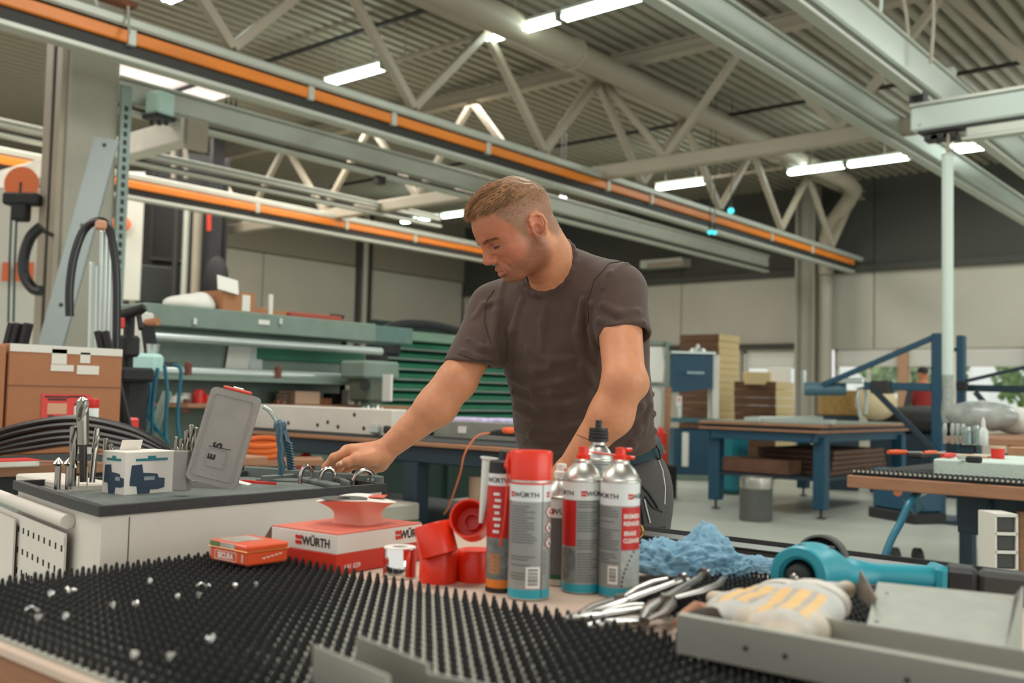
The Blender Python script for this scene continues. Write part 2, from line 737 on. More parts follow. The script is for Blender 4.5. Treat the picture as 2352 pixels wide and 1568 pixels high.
# ================================================================== THE HALL
XR, YL, ZC = 22.5, 20.9, 6.36
m_floor = mat('polished_concrete', (172, 176, 164), rough=0.42, var=0.10, scale=1.3, bump=0.04, bscale=6)
m_deck = mat('steel_deck', (150, 143, 126), rough=0.6, var=0.06, scale=3)
m_wall = mat('wall_panel', (176, 171, 156), rough=0.8, var=0.05, scale=0.8)
m_wall_dk = mat('wall_dark_grey', (64, 64, 57), rough=0.75, var=0.06, scale=0.8)
m_conc = mat('bare_concrete', (160, 156, 142), rough=0.85, var=0.09, scale=2.2, bump=0.08, bscale=14)
m_steel = mat('cream_painted_steel', (158, 148, 130), rough=0.5, var=0.05, scale=3)
m_rail = mat('grey_profile_paint', (182, 184, 172), rough=0.45, metal=0.3, var=0.04, scale=4)
m_raildk = mat('profile_groove', (44, 42, 38), rough=0.6)
m_orange = mat('conductor_orange', (216, 122, 36), rough=0.42, var=0.13, scale=2.5, stretch=(.6, 3, 3))
m_dark = mat('black_plastic', (32, 33, 32), rough=0.5)
m_girder = mat('crane_girder_green_grey', (206, 214, 204), rough=0.36, metal=0.7, var=0.03, scale=2)
m_tube = mat('lamp_tube', (255, 255, 255), emit=((232, 255, 246), 16.0))
m_sky = mat('roof_glazing', (235, 225, 220), emit=((255, 236, 228), 0.85))

mb = MB().box((9.5, 7.4, -0.1), (30, 28, 0.2))
struct('floor', mb, m_floor)
# ribbed steel deck: ribs run along X
mb = MB()
pitch, dep = 0.21, 0.12
y = -6.0
prof = []
while y < YL:
    prof += [(y, ZC), (y + .085, ZC), (y + .115, ZC + dep), (y + .18, ZC + dep)]
    y += pitch
prof.append((y, ZC))
vs = [(x, a, b) for x in (-5.0, XR + .2) for a, b in prof]
n = len(prof)
mb.add(vs, [(i, i + 1, n + i + 1, n + i) for i in range(n - 1)])
mb.box((8.8, 7.4, ZC + .25), (27.6, 27, .1))
struct('ceiling', mb, m_deck, smooth=20)

# left wall: concrete panels, each one a part
wl = thing('wall_left', None, None, (10, YL, 0)); wl['kind'] = 'structure'
seams = [-3.0, 1.2, 5.4, 9.4, 12.4, 15.1, 18.4, 22.5]
for a, b in zip(seams[:-1], seams[1:]):
    MB().box(((a + b) / 2, YL + .12, 2.33), (b - a - .03, .2, 4.66), bev=.012).build('panel', m_wall, wl)
MB().box((9.8, YL + .12, 5.55), (25.6, .18, 1.72)).build('cladding', mat('cladding_brown_grey', (138, 130, 114), rough=.8, var=.05, scale=.8), wl)
MB().box((9.9, YL + .16, 3.2), (26.2, .16, 6.5)).build('backing', m_wall_dk, wl)
for x in (18.2, 18.62):
    struct('trim_1' if x < 18.4 else 'trim_2', MB().box((x, YL - .02, 3.1), (.11, .14, 6.2), bev=.01), mat('downpipe_dark', (58, 56, 50), rough=.6))
struct('trim_3', MB().cyl((18.42, YL - .06, 0), (18.42, YL - .06, 6.2), .085, n=14), m_wall)

# right wall: darker upper panels, pale lower panels, a band of windows
wr = thing('wall_right', None, None, (XR, 8, 0)); wr['kind'] = 'structure'
ZW0, ZW1, ZG = 0.92, 2.46, 4.3
ws = [-6.0, -2.6, 1.0, 4.6, 8.2, 9.9, 13.2, 17.0, 20.9]
for a, b in zip(ws[:-1], ws[1:]):
    MB().box((XR + .12, (a + b) / 2, (ZW1 + ZG) / 2), (.2, b - a - .025, ZG - ZW1), bev=.012).build('panel', m_wall, wr)
    MB().box((XR + .12, (a + b) / 2, (ZG + ZC) / 2 + .05), (.2, b - a - .02, ZC - ZG + .05), bev=.01).build('cladding', m_wall_dk, wr)
MB().box((XR + .12, 7.45, ZW0 / 2), (.22, 26.9, ZW0), bev=.01).build('plinth', m_wall, wr)
MB().box((XR + .12, 16.2, (ZW0 + ZW1) / 2), (.2, 9.4, ZW1 - ZW0)).build('panel', m_wall, wr)
struct('trim_4', MB().box((XR - .06, 7.4, ZG), (.14, 26.8, .16), bev=.01), m_wall_dk)
struct('trim_5', MB().box((XR - .05, 15.0, 2.55), (.12, 11.6, .13), bev=.01), m_wall_dk)

# windows of the right wall: frame, mullions, panes
m_frame = mat('window_frame_white', (196, 190, 178), rough=.5)
m_mull = mat('window_mullion_tan', (168, 128, 98), rough=.6)
m_glass = bpy.data.materials.new('window_glass'); m_glass.use_nodes = True
_nt = m_glass.node_tree; _nt.nodes.clear()
_o = _nt.nodes.new('ShaderNodeOutputMaterial'); _mx = _nt.nodes.new('ShaderNodeMixShader')
_t = _nt.nodes.new('ShaderNodeBsdfTransparent'); _g = _nt.nodes.new('ShaderNodeBsdfGlossy')
_t.inputs[0].default_value = (.93, .97, .95, 1); _g.inputs['Roughness'].default_value = .03
_mx.inputs[0].default_value = .06
_nt.links.new(_t.outputs[0], _mx.inputs[1]); _nt.links.new(_g.outputs[0], _mx.inputs[2]); _nt.links.new(_mx.outputs[0], _o.inputs[0])
m_blind = bpy.data.materials.new('blind_translucent'); m_blind.use_nodes = True
_nt = m_blind.node_tree; _b = _nt.nodes['Principled BSDF']; _b.inputs['Base Color'].default_value = (.85, .83, .8, 1)
_tl = _nt.nodes.new('ShaderNodeBsdfTranslucent'); _tl.inputs[0].default_value = (.9, .88, .85, 1); _m2 = _nt.nodes.new('ShaderNodeMixShader'); _m2.inputs[0].default_value = .75
_nt.links.new(_b.outputs[0], _m2.inputs[1]); _nt.links.new(_tl.outputs[0], _m2.inputs[2]); _nt.links.new(_m2.outputs[0], _nt.nodes['Material Output'].inputs[0])
wins = [(10.0, 11.42, 2), (7.55, 9.12, 2), (6.42, 7.5, 1), (4.95, 6.36, 1), (2.2, 4.9, 2), (-1.2, 2.1, 3), (-4.9, -1.3, 3)]
for i, (a, b, npane) in enumerate(wins):
    w = thing('window_%d' % (i + 1), None, None, (XR + .1, (a + b) / 2, ZW0)); w['kind'] = 'structure'
    f = MB(); t = .07
    f.box((XR + .12, a + t / 2, (ZW0 + ZW1) / 2), (.12, t, ZW1 - ZW0)); f.box((XR + .12, b - t / 2, (ZW0 + ZW1) / 2), (.12, t, ZW1 - ZW0))
    f.box((XR + .12, (a + b) / 2, ZW0 + t / 2), (.12, b - a, t)); f.box((XR + .12, (a + b) / 2, ZW1 - t / 2), (.12, b - a, t))
    f.build('window_frame', m_frame, w)
    hi = ZW1 - .07
    if i in (1, 2, 3, 4):                     # a white roller box above these panes
        hi = 2.05
        MB().box((XR + .08, (a + b) / 2, 2.24), (.16, b - a - .12, .36), bev=.02).build('roller_box', m_blind, w)
    if i == 0:
        hi = 2.02
        MB().box((XR + .1, (a + b) / 2, 2.2), (.05, b - a - .14, .36)).build('roller_blind', m_blind, w)
    pw = (b - a - .14) / npane
    for k in range(npane):
        y0 = a + .07 + k * pw
        MB().box((XR + .13, y0 + pw / 2, (ZW0 + hi) / 2 + .03), (.012, pw - .02, hi - ZW0 - .1)).build('pane', m_glass, w)
        if k:
            MB().box((XR + .11, y0, (ZW0 + hi) / 2), (.09, .07, hi - ZW0)).build('mullion', m_frame, w)
for i, yy in enumerate((7.52, 4.92, 2.15, -1.25)):
    struct('trim_%d' % (6 + i), MB().box((XR - .02, yy, 1.7), (.2, .2, 1.56), bev=.01), m_mull)
# outside: grass, hedge wall of trees
struct('lawn', MB().box((40, 7, -.3), (34, 60, .3)), mat('lawn_green', (120, 150, 92), rough=.9, var=.2, scale=2))
m_leaf = mat('tree_leaf', (172, 200, 140), rough=.8, var=.3, scale=1.5)
m_bark = mat('tree_bark', (96, 80, 62), rough=.9)
leafq = []
for i, (tx, ty, th) in enumerate([(40, 13.0, 4.6), (38, 7.6, 4.4), (34, 3.0, 4.6), (34, -1.6, 4.6)]):
    t = thing('tree', ['tree seen small through the pane beside the pale stacked panels', 'tree outside behind the blue lifting post',
                       'leafy tree outside the wide window right of the lifting post', 'leafy tree filling the rightmost window at the frame edge'][i],
              'tree', (tx, ty, -.15), group='trees outside the windows')
    MB().tube([(tx, ty, -.15), (tx + .1, ty, th * .4), (tx, ty + .1, th * .7)], [.16, .12, .06], 8).build('trunk', m_bark, t)
    mbl = MB()
    for k in range(1100):
        v = rng.normal(size=3); v /= np.linalg.norm(v)
        c = np.array([tx, ty, th * .58]) + v * np.array([1.5, 2.0, th * .46]) * rng.uniform(.55, 1)
        A = axes(rng.normal(size=3)); s_ = rng.uniform(.14, .3)
        mbl.add([c - A[:, 0] * s_, c + A[:, 1] * s_ * .6, c + A[:, 0] * s_, c - A[:, 1] * s_ * .6], [(0, 1, 2, 3)])
    o = mbl.build('foliage', m_leaf, t, smooth=0, recalc=False); o['kind'] = 'stuff'

# columns
cl = thing('column_left', 'tall square concrete hall column with leaning grey profile against it', 'column', (4.7, 9.6, 0))
MB().box((4.7, 9.6, 3.1), (.5, .5, 6.2), bev=.012).build('shaft', m_conc, cl)
MB().box((4.42, 9.46, 3.1), (.06, .12, 6.2), bev=.006).build('cable_duct', m_steel, cl)
MB().box((4.42, 9.68, 3.1), (.05, .15, 6.2), bev=.006).build('cable_duct', m_steel, cl)
MB().cyl((4.415, 9.57, 0), (4.415, 9.57, 6.2), .022, n=10).build('conduit', m_raildk, cl)
cr = thing('column_right', 'grey steel hall column in front of the far window wall', 'column', (21.8, 9.45, 0))
c_ = MB()
for dy in (-.21, .21):
    c_.box((21.8, 9.45 + dy, 3.1), (.36, .05, 6.2))
c_.box((21.8, 9.45, 3.1), (.05, .42, 6.2))
c_.build('shaft', mat('column_grey', (150, 146, 132), rough=.7), cr)
MB().box((21.78, 9.45, .03), (.6, .6, .06), bev=.01).build('base_plate', m_raildk, cr)
dk = one('drainpipe', MB().tube([(21.62, 8.95, 4.08), (21.62, 8.95, 0)], .14, 16), mat('column_grey'),
         'vertical grey pipe running down beside the far steel column', 'pipe', (21.62, 8.95, 0))

# ------------------------------------------------------------------ roof structure
def truss(name, label, kind, const, nodes, zb, zt, lo_, hi_, apexes):
    pt = (lambda s, z: (s, const, z)) if kind == 'x' else (lambda s, z: (const, s, z))
    t = thing(name, label, 'roof truss', pt((lo_ + hi_) / 2, zb), group='roof trusses')
    MB().bar(pt(lo_, zb), pt(hi_, zb), *((.10, .10) if kind == 'x' else (.16, .20)), bev=.02).build('bottom_chord', m_rail if kind == 'x' else m_steel, t)
    mbt = MB()
    mbt.bar(pt(lo_, zt + .09), pt(hi_, zt + .09), .17, .02); mbt.bar(pt(lo_, zt - .09), pt(hi_, zt - .09), .17, .02); mbt.bar(pt(lo_, zt), pt(hi_, zt), .02, .18)
    mbt.build('top_chord', m_steel, t)
    pts = sorted([(s, zb + .09) for s in nodes] + [(s, zt - .09) for s in apexes])
    for p, q in zip(pts[:-1], pts[1:]):
        if p[1] != q[1]:
            MB().bar(pt(*p), pt(*q), .10, .10, up=(0, 1, .01) if kind == 'x' else (1, 0, .01), bev=.01).build('diagonal', m_steel, t)
    return t


truss('roof_truss', 'cream roof truss running lengthwise right above the long orange rail', 'x', 8.4,
      [3.1 + 2.5 * i for i in range(8)], 4.49, 5.95, 1.5, 22.3, [1.85 + 2.5 * i for i in range(9)])
truss('roof_truss', 'cream roof truss crossing the hall behind the man, its lower chord near his head', 'y', 12.0,
      [-2.7 + 2.5 * i for i in range(9)], 4.53, 6.15, -5.5, 20.6, [-3.95 + 2.5 * i for i in range(10)])
for i, (x, y0, y1) in enumerate([(15.6, -5, 19), (9.0, 2, 19)]):
    one('pipe', MB().tube([(x, y0, 6.22), (x, y1, 6.22)], .035, 8), m_dark,
        ['thin black pipe across the deck behind the crossing truss', 'thin black pipe across the deck nearer than the crossing truss'][i], 'pipe', (x, 7, 6.2), group='black pipes under the deck')

du = thing('duct', 'fat round grey ventilation duct slung under the deck', 'duct', (13, 7.95, 5.85))
MB().tube([(10.6, 7.95, 5.85), (20.2, 7.95, 5.85), (20.75, 7.98, 5.78), (21.1, 8.25, 5.6), (21.5, 8.8, 5.2), (21.62, 8.95, 4.9), (21.62, 8.95, 4.1)], .165, 20).build('pipe', m_steel, du)
MB().tube([(1.0, 7.95, 5.85), (10.6, 7.95, 5.85)], .195, 20).build('pipe', m_steel, du)
MB().lathe([(.165, 0), (.22, 0), (.22, .06), (.165, .06)], 20, (10.6, 7.95, 5.85), axes((1, 0, 0))).build('collar', m_steel, du)
for x in (6.0, 14.0, 18.5): MB().bar((x, 7.95, 6.0), (x, 7.95, ZC + .01), .02, .02, up=(1, 0, 0)).build('hanger_rod', m_steel, du)
# crane rails
def orange_rail(label, Y, z0, x0, x1, joints):
    t = thing('crane_rail', label, 'crane rail', ((x0 + x1) / 2, Y, z0))
    m = MB()
    m.bar((x0, Y + .04, z0 + .19), (x1, Y + .04, z0 + .19), .13, .10, bev=.012)
    m.bar((x0, Y + .06, z0 + .07), (x1, Y + .06, z0 + .07), .05, .20)
    m.bar((x0, Y + .03, z0 - .145), (x1, Y + .03, z0 - .145), .15, .055, bev=.01)
    m.build('profile', m_rail, t)
    MB().bar((x0, Y + .02, z0 - .05), (x1, Y + .02, z0 - .05), .04, .11).build('groove', m_raildk, t)
    js = [x0] + joints + [x1]
    for a, b in zip(js[:-1], js[1:]):
        MB().bar((a + .03, Y - .02, z0 + .055), (b - .03, Y - .02, z0 + .055), .05, .115, bev=.012).build('conductor_strip', m_orange, t)
    for j in joints:
        MB().box((j, Y - .03, z0 + .05), (.075, .07, .15), bev=.008).build('clamp', m_rail, t)
        MB().bar((j, Y + .02, z0 + .24), (j, Y + .02, 4.46), .02, .02, up=(1, 0, 0)).build('hanger_rod', m_rail, t)
    return t


orange_rail('long crane rail with orange conductor strip crossing the whole picture', 8.4, 4.30, -1.0, 21.8,
            [4.52, 6.55, 7.75, 9.4, 12.1, 13.3, 15.3, 17.6, 19.5])
orange_rail('shorter crane rail with orange strip below it, ending behind the man', 14.4, 4.28, 3.0, 21.5, [7.4, 10.2, 12.2, 14.0, 16.5, 19])
s_ = thing('rail_hanger', 'rusty chain hanger block above the left end of the long orange rail', 'hanger', tuple(P(265, 30, 8.9)))
MB().box(P(268, 3, 9.3), (.35, .14, .06), bev=.01).build('plate', mat('rust_red', (120, 72, 48), rough=.8, var=.2), s_)
MB().cyl(P(297, 75, 8.8), P(294, 15, 9.0), .012, n=8).build('rod', m_rail, s_)
MB().tube([P(216, -20, 8.8), P(222, 10, 8.8), P(228, 38, 8.8)], .014, 6).build('chain', m_rail, s_)
def girder(label, Y, z0, z1, x0, x1, w=.17, mm=None):
    t = thing('crane_girder', label, 'crane girder', ((x0 + x1) / 2, Y, z0))
    m = MB()
    m.bar((x0, Y, (z0 + z1) / 2 + .03), (x1, Y, (z0 + z1) / 2 + .03), w, z1 - z0 - .08, bev=.02)
    m.build('web', mm or m_girder, t)
    MB().bar((x0, Y, z1), (x1, Y, z1), w + .05, .035, bev=.006).build('top_flange', m_rail, t)
    MB().bar((x0, Y, z0 + .012), (x1, Y, z0 + .012), w * .7, .03).build('groove', m_raildk, t)
    MB().bar((x0, Y, z0 - .03), (x1, Y, z0 - .03), w + .03, .04, bev=.006).build('bottom_flange', m_rail, t)
    return t


girder('broad grey crane girder running below the long orange rail', 9.9, 4.15, 4.46, 5.2, 20.6, .11, mm=m_rail)
girder('pale green-grey crane girder slanting down from the top right', 4.08, 4.33, 4.66, -1, 21.5, .09)
g2 = girder('second pale crane girder at the top right corner', 3.22, 4.32, 4.72, -1, 21.0, .09)
MB().box((11.2, 3.25, 4.8), (.12, .1, .16), bev=.01).build('end_stop', m_rail, g2)
girder('slim green-grey rail under the left crane girder', 13.2, 4.42, 4.58, 3.0, 13.5, .1, mm=m_rail)
cb = thing('crane_bridge', 'light green crane bridge beam at the right edge carrying the hanging pole', 'crane bridge', (10.05, 1.5, 3.9))
MB().bar((10.05, 3.27, 4.03), (10.05, -4.5, 4.03), .2, .24, bev=.02).build('beam', mat('bridge_mint', (196, 208, 198), rough=.5), cb)
MB().bar((10.05, 3.27, 4.165), (10.05, -4.5, 4.165), .24, .03).build('top_flange', m_rail, cb)
MB().bar((10.05, 3.2, 3.895), (10.05, -4.5, 3.895), .16, .03).build('groove', m_raildk, cb)
MB().bar((10.0, 2.75, 3.82), (10.0, -4.5, 3.82), .1, .1, bev=.012).build('cable_rail', m_rail, cb)
MB().bar((10.0, 2.78, 3.76), (10.0, -4.5, 3.76), .14, .025).build('cable_rail', m_rail, cb)
k = MB(); k.box((10.05, 3.0, 3.83), (.14, .3, .07), bev=.01); k.cyl((9.98, 3.05, 3.82), (10.12, 3.05, 3.82), .035, n=12); k.cyl((9.98, 2.93, 3.82), (10.12, 2.93, 3.82), .035, n=12)
k.build('trolley', m_raildk, cb)
MB().bar((10.05, 3.22, 4.2), (10.05, 3.22, 4.3), .14, .14).build('hanger', m_dark, cb)
MB().box((9.94, 3.18, 3.97), (.012, .03, .03)).build('bolt', m_rail, cb)
po = thing('hanging_pole', 'pale vertical lift pole hanging from the crane bridge', 'pole', (9.9, 2.9, 1.1))
MB().cyl((9.9, 2.9, 3.62), (9.9, 2.9, 1.5), .052, n=18).build('tube', mat('bridge_mint', (196, 208, 198), rough=.5), po)
MB().tube([(9.99, 2.92, 3.84), (9.9, 2.9, 3.61)], [.014, .018], 8).build('rope', m_steel, po)
MB().cyl((9.9, 2.9, 3.62), (9.9, 2.9, 3.6), .057, n=18).build('cap', m_rail, po)
k = MB().lathe([(.0, 1.05), (.05, 1.05), (.06, 1.15), (.045, 1.3), (.05, 1.42), (.05, 1.5), (0, 1.5)], 16, (9.9, 2.9, 0))
k.build('grip', mat('hose_sleeve_grey', (150, 156, 148), rough=.5, var=.2, scale=30), po)
for i, (x0, y0, x1, y1) in enumerate([(2022, -30, 2021, 42), (2070, -30, 2088, 98), (2144, -30, 2138, 145)]):
    one('rope', MB().tube([P(x0, y0, 9.6), P((x0 + x1) / 2 + 3, (y0 + y1) / 2, 9.6), P(x1, y1, 9.6)], .018, 6), mat('bridge_mint', (196, 208, 198), rough=.5) if i == 0 else m_steel,
        ['pale twisted rope hanging onto the second girder', 'thin rope hanging beside the black pipe, middle of three', 'straight rope hanging at the right, nearest the bridge'][i], 'rope', group='ropes at the top right')

# lamps: rows of twin fluorescent battens along Y
def batten(X, y0, y1, z, label, group):
    t = thing('fluorescent_lamp', label, 'lamp', (X, (y0 + y1) / 2, z), group=group)
    MB().bar((X, y0, z + .10), (X, y1, z + .10), .09, .05, bev=.008).build('housing', m_rail, t)
    nb = max(1, round(abs(y1 - y0) / 1.45))
    L = (y1 - y0) / nb
    for i in range(nb):
        a = y0 + i * L + .04 * np.sign(L); b = y0 + (i + 1) * L - .04 * np.sign(L)
        MB().cyl((X - .045, a, z), (X - .045, b, z), .028, n=10).build('tube', m_tube, t)
        MB().cyl((X + .045, a, z), (X + .045, b, z), .028, n=10).build('tube', m_tube, t)
        for e in (a, b):
            MB().box((X, e, z + .03), (.15, .03, .12), bev=.006).build('socket', m_rail, t)
    for f in (.2, .8):
        MB().bar((X, y0 + f * (y1 - y0), z + .12), (X, y0 + f * (y1 - y0), ZC + .01), .012, .012, up=(1, 0, 0)).build('hanger_rod', m_rail, t)


batten(9.4, 8.45, 6.0, 5.78, 'fluorescent lamp, large bright one at the top centre', 'lamps of the near row')
batten(9.4, 11.65, 10.35, 5.80, 'fluorescent lamp left of the steep truss diagonal', 'lamps of the near row')
batten(9.4, 16.4, 15.2, 5.75, 'fluorescent lamp beside the green control box near the column', 'lamps of the near row')
batten(6.0, 10.4, 9.2, 5.66, 'fluorescent lamp cut by the top edge, upper left', 'lamps of the nearest row')
batten(18.0, 19.0, 16.1, 5.70, 'fluorescent lamp just left of the man\'s forehead', 'lamps of the far row')
batten(18.0, 11.2, 10.0, 5.68, 'short fluorescent lamp right of the man\'s head', 'lamps of the far row')
batten(18.0, 8.25, 5.9, 5.63, 'long fluorescent lamp below the right crossing chord', 'lamps of the far row')
batten(18.0, 5.35, 4.55, 5.63, 'fluorescent lamp behind the hanging pole', 'lamps of the far row')
batten(18.0, 3.95, 2.6, 5.63, 'fluorescent lamp at the right picture edge', 'lamps of the far row')
for X, ys, zz in ((9.4, (10.25, 8.55), 5.86), (18.0, (10.0, 8.3), 5.76)):
    lt_ = MB().bar((X, ys[0], zz), (X, ys[1], zz), .06, .06, bev=.008); lt_.bar((X, ys[0] - .3, zz), (X, ys[0] - .3, ZC + .01), .012, .012, up=(1, 0, 0))
    one('lamp_track', lt_, m_steel,
        ['thin cream track joining the two near lamps', 'thin cream track joining the two far lamps'][X > 10], 'lamp track', (X, sum(ys) / 2, zz))
for i, (px, py, d, c) in enumerate([(1679, 484, 17, 0), (1630, 533, 16.5, 0), (1641, 534, 16.5, 0), (1289, 454, 18, 1), (1297, 456, 18, 1), (519, 247, 17, 1), (530, 249, 17, 1), (541, 251, 17, 1)]):
    t = thing('signal_lamp', ['small cyan signal lamp on top of the long orange rail', 'cyan signal lamp below the orange rail, left of a pair', 'cyan signal lamp below the orange rail, right of a pair',
              'tiny white lamp right behind the man\'s head, left of a pair', 'tiny white lamp right behind the man\'s head, right of a pair',
              'small white spot lamp under the roof glazing, left of three', 'small white spot lamp under the roof glazing, middle of three', 'small white spot lamp under the roof glazing, right of three'][i],
              'signal lamp', P(px, py, d))
    r_ = .055 if i == 0 else .04
    MB().ball(P(px, py, d), r_, 12).build('bulb', mat('cyan_glow' if c == 0 else 'white_glow', (90, 230, 240) if c == 0 else (250, 255, 255), emit=((70, 220, 235) if c == 0 else (240, 255, 250), 1.1 if c == 0 else 2)), t)
    MB().cyl(P(px, py, d) + ZZ * r_ * .8, P(px, py, d) + ZZ * .12, r_ * .5, n=10).build('socket', m_raildk, t)
    q_ = P(px, py, d); MB().bar(q_ + ZZ * .1, np.array([q_[0], q_[1], ZC + .01]), .01, .01, up=(1, 0, 0)).build('cord', m_raildk, t)
# roof glazing strip
p0, p1, p2 = onz(262, 125, 6.30), onz(545, 214, 6.30), onz(497, 230, 6.30)
struct('window_8', MB().box(((p0[0] + p1[0]) / 2, (p1[1] + p2[1]) / 2, 6.31), (p1[0] - p0[0], abs(p2[1] - p1[1]) + .45, .04)), m_sky)
struct('trim_12', MB().box(((p0[0] + p1[0]) / 2 + .35, (p1[1] + p2[1]) / 2, 6.28), (.03, abs(p2[1] - p1[1]) + .45, .03)), m_rail)
bx = thing('control_box', 'pale green control box on a crane girder beside the column', 'control box', P(368, 242, 10.6))
MB().box(P(368, 240, 10.6), (.22, .22, .24), rot('Z', 10), bev=.02).build('housing', mat('box_mint', (200, 232, 222), rough=.45), bx)
k = MB().box(P(365, 272, 10.6), (.26, .24, .05), rot('Z', 10), bev=.01)
for dx in (-14, 4, 20): k.cyl(P(362 + dx, 275, 10.4), P(362 + dx, 288, 10.4), .022, n=8)
k.build('cable_gland', m_dark, bx)
one('junction_box', MB().box((ony(873, 398, 9.9)[0], 9.9, 4.055), (.13, .12, .12), bev=.012), m_dark, 'small black box hanging under the broad grey girder', 'junction box')
hb_ = thing('unit_heater', 'pale boxy unit heater high on the far wall right of the man', 'heater', onx(1528, 606, XR - .22))
MB().box(onx(1528, 606, XR - .22), (.5, 1.25, .22), bev=.02).build('casing', m_rail, hb_)
MB().box(onx(1528, 606, XR - .48), (.03, 1.1, .1)).build('grille', mat('grille_tan', (150, 132, 116), rough=.7), hb_)
# ================================================================== MACHINES AND BENCHES FURTHER BACK
m_fblue = mat('table_blue', (18, 66, 88), rough=.5, var=.06, scale=4)
m_fdk = mat('table_dark_blue', (24, 44, 56), rough=.55)
m_wood = mat('bench_wood_brown', (150, 108, 80), rough=.75, var=.15, scale=14, stretch=(.4, .4, 3))
m_card = mat('cardboard', (160, 110, 76), rough=.85, var=.05, scale=14)
m_black = mat('matt_black', (26, 27, 27), rough=.7)
m_mach = mat('machine_green_grey', (112, 128, 116), rough=.55, var=.12, scale=7)
m_green = mat('rack_green', (30, 104, 74), rough=.5, var=.18, scale=5)
m_sil = mat('silver_tube', (190, 198, 192), rough=.3, metal=.7)
m_paper = mat('paper_white', (214, 212, 202), rough=.85)
m_air = mat('air_hose_blue', (24, 100, 122), rough=.45)
m_or = mat('tool_orange', (222, 92, 44), rough=.45)
m_red = mat('tool_red', (206, 40, 30), rough=.4)


def legs(t, xs, ys, z, w, m, name='leg'):
    for x in xs:
        for y in ys:
            MB().box((x, y, z / 2 + .05), (w, w, z - .1), bev=.006).build(name, m, t)
            MB().lathe([(0, 0), (.05, 0), (.05, .012), (.014, .016), (.014, .1), (0, .1)], 14, (x, y, 0)).build('foot', m_raildk, t)


# blue assembly table on the right
bt = thing('assembly_table', 'large blue steel table with layered wooden top in front of the beige board stacks', 'table', (11.3, 4.85, 0))
MB().box((11.3, 4.85, .965), (2.8, 1.42, .03), bev=.004).build('top_board', m_wood, bt)
MB().box((11.3, 4.85, .983), (2.76, 1.38, .006)).build('top_cover', mat('table_felt_green_grey', (128, 138, 122), rough=.8, var=.1, scale=5), bt)
MB().box((11.3, 4.85, .933), (2.72, 1.36, .03)).build('spacer', m_fdk, bt)
MB().box((11.3, 4.85, .905), (2.8, 1.42, .025), bev=.004).build('lower_board', m_wood, bt)
for y in (4.24, 5.46): MB().box((11.3, y, .84), (2.7, .06, .1), bev=.006).build('side_beam', m_fblue, bt)
for x in (9.98, 12.6): MB().box((x, 4.85, .84), (.06, 1.2, .1), bev=.006).build('side_beam', m_fblue, bt)
legs(bt, (10.1, 12.45), (4.22, 5.44), .84, .13, m_fblue)
MB().box((11.3, 4.85, .40), (2.5, 1.3, .03), bev=.004).build('lower_shelf', m_fdk, bt)
for i in range(5):
    b = one('board', MB().box((11.4 + .02 * (i % 2), 4.75, .441 + .055 * i), (1.7 - .04 * i, .9, .045), bev=.004), mat('board_dark', (92, 68, 52), rough=.8, var=.2, scale=12),
            ['dark board lowest of the stack under the blue table', 'dark board second from below under the blue table', 'dark board in the middle of the stack under the blue table', 'dark board second from top under the blue table', 'dark board on top of the stack under the blue table'][i], 'board', group='boards under the blue table')
one('crate', MB().box((10.3, 5.0, .50), (.35, .8, .16), bev=.01), mat('crate_brown', (98, 68, 50), rough=.85, var=.25, scale=9), 'low brown crate on the shelf of the blue table', 'crate')
bm2 = one('profile_beam', MB().box((10.9, 4.95, 1.015), (1.7, .12, .055), rot('Z', 0), bev=.004), m_sil, 'pale grey aluminium beam lying on the blue table', 'aluminium beam')
one('profile_beam', MB().box((10.15, 4.6, 1.01), (.12, 1.0, .05), bev=.004), m_sil, 'shorter pale beam lying across the end of the blue table', 'aluminium beam')
one('plastic_bin', MB().box((11.9, 6.2, .42), (.4, .35, .8), bev=.05), mat('bin_turquoise', (20, 116, 128), rough=.45), 'turquoise plastic bin behind the blue table', 'bin')

# metal bucket
bu = thing('bucket', 'grey metal waste drum with a bright band standing on the floor', 'bucket', (9.42, 4.62, 0))
MB().lathe([(0, .005), (.155, .005), (.16, .0), (.165, .02), (.165, .31), (.168, .315), (.168, .325), (.16, .33), (.15, .325), (.15, .02), (0, .02)], 32, (9.42, 4.62, 0)).build('drum', mat('drum_grey', (96, 98, 94), rough=.45, metal=.3, var=.1, scale=10), bu)
MB().lathe([(.150, .33), (.166, .33), (.168, .37), (.168, .42), (.163, .44), (.15, .44), (.152, .33)], 32, (9.42, 4.62, 0)).build('rim_band', mat('drum_band', (176, 174, 164), rough=.3, metal=.8), bu)

# band saw
sx, sy = 13.35, 7.35
bs = thing('band_saw', 'blue band saw with tapered upper wheel box left of the board stack', 'band saw', (sx + .2, sy + .25, 0))
SR = np.array([FH, -RH, ZZ]).T           # local x = away from us, y = to the left
S0 = P(1592, 1105, 15.0); S0[2] = 0
w = lambda a, b, c: S0 + FH * a - RH * b + ZZ * c
MB().box(w(.3, 0, .04), (.6, .72, .08), SR, bev=.01).build('base', m_mach, bs)
MB().box(w(.3, .02, .42), (.5, .56, .70), SR, bev=.02).build('lower_cabinet', m_fblue, bs)
k = MB(); k.prism([(-.30, .0), (.30, .08), (.30, .60), (-.30, .60)], .40, w(.12, 0, 1.31), np.array([-RH * -1, ZZ, -FH]).T @ np.diag([1, 1, 1]))
k.v = [tuple(np.array(p) + FH * .4) for p in k.v]
k.build('upper_wheel_box', m_fblue, bs)
MB().box(w(.3, 0, 1.93), (.46, .68, .04), SR, bev=.01).build('top_cover', m_sil, bs)
MB().lathe([(0, .0), (.14, 0), (.12, .05), (.03, .07), (.03, .12), (0, .12)], 20, w(.3, -.1, 1.95)).build('tension_knob', m_sil, bs)
MB().box(w(.35, -.36, 1.3), (.36, .10, 1.22), SR, bev=.01).build('column', m_paper, bs)
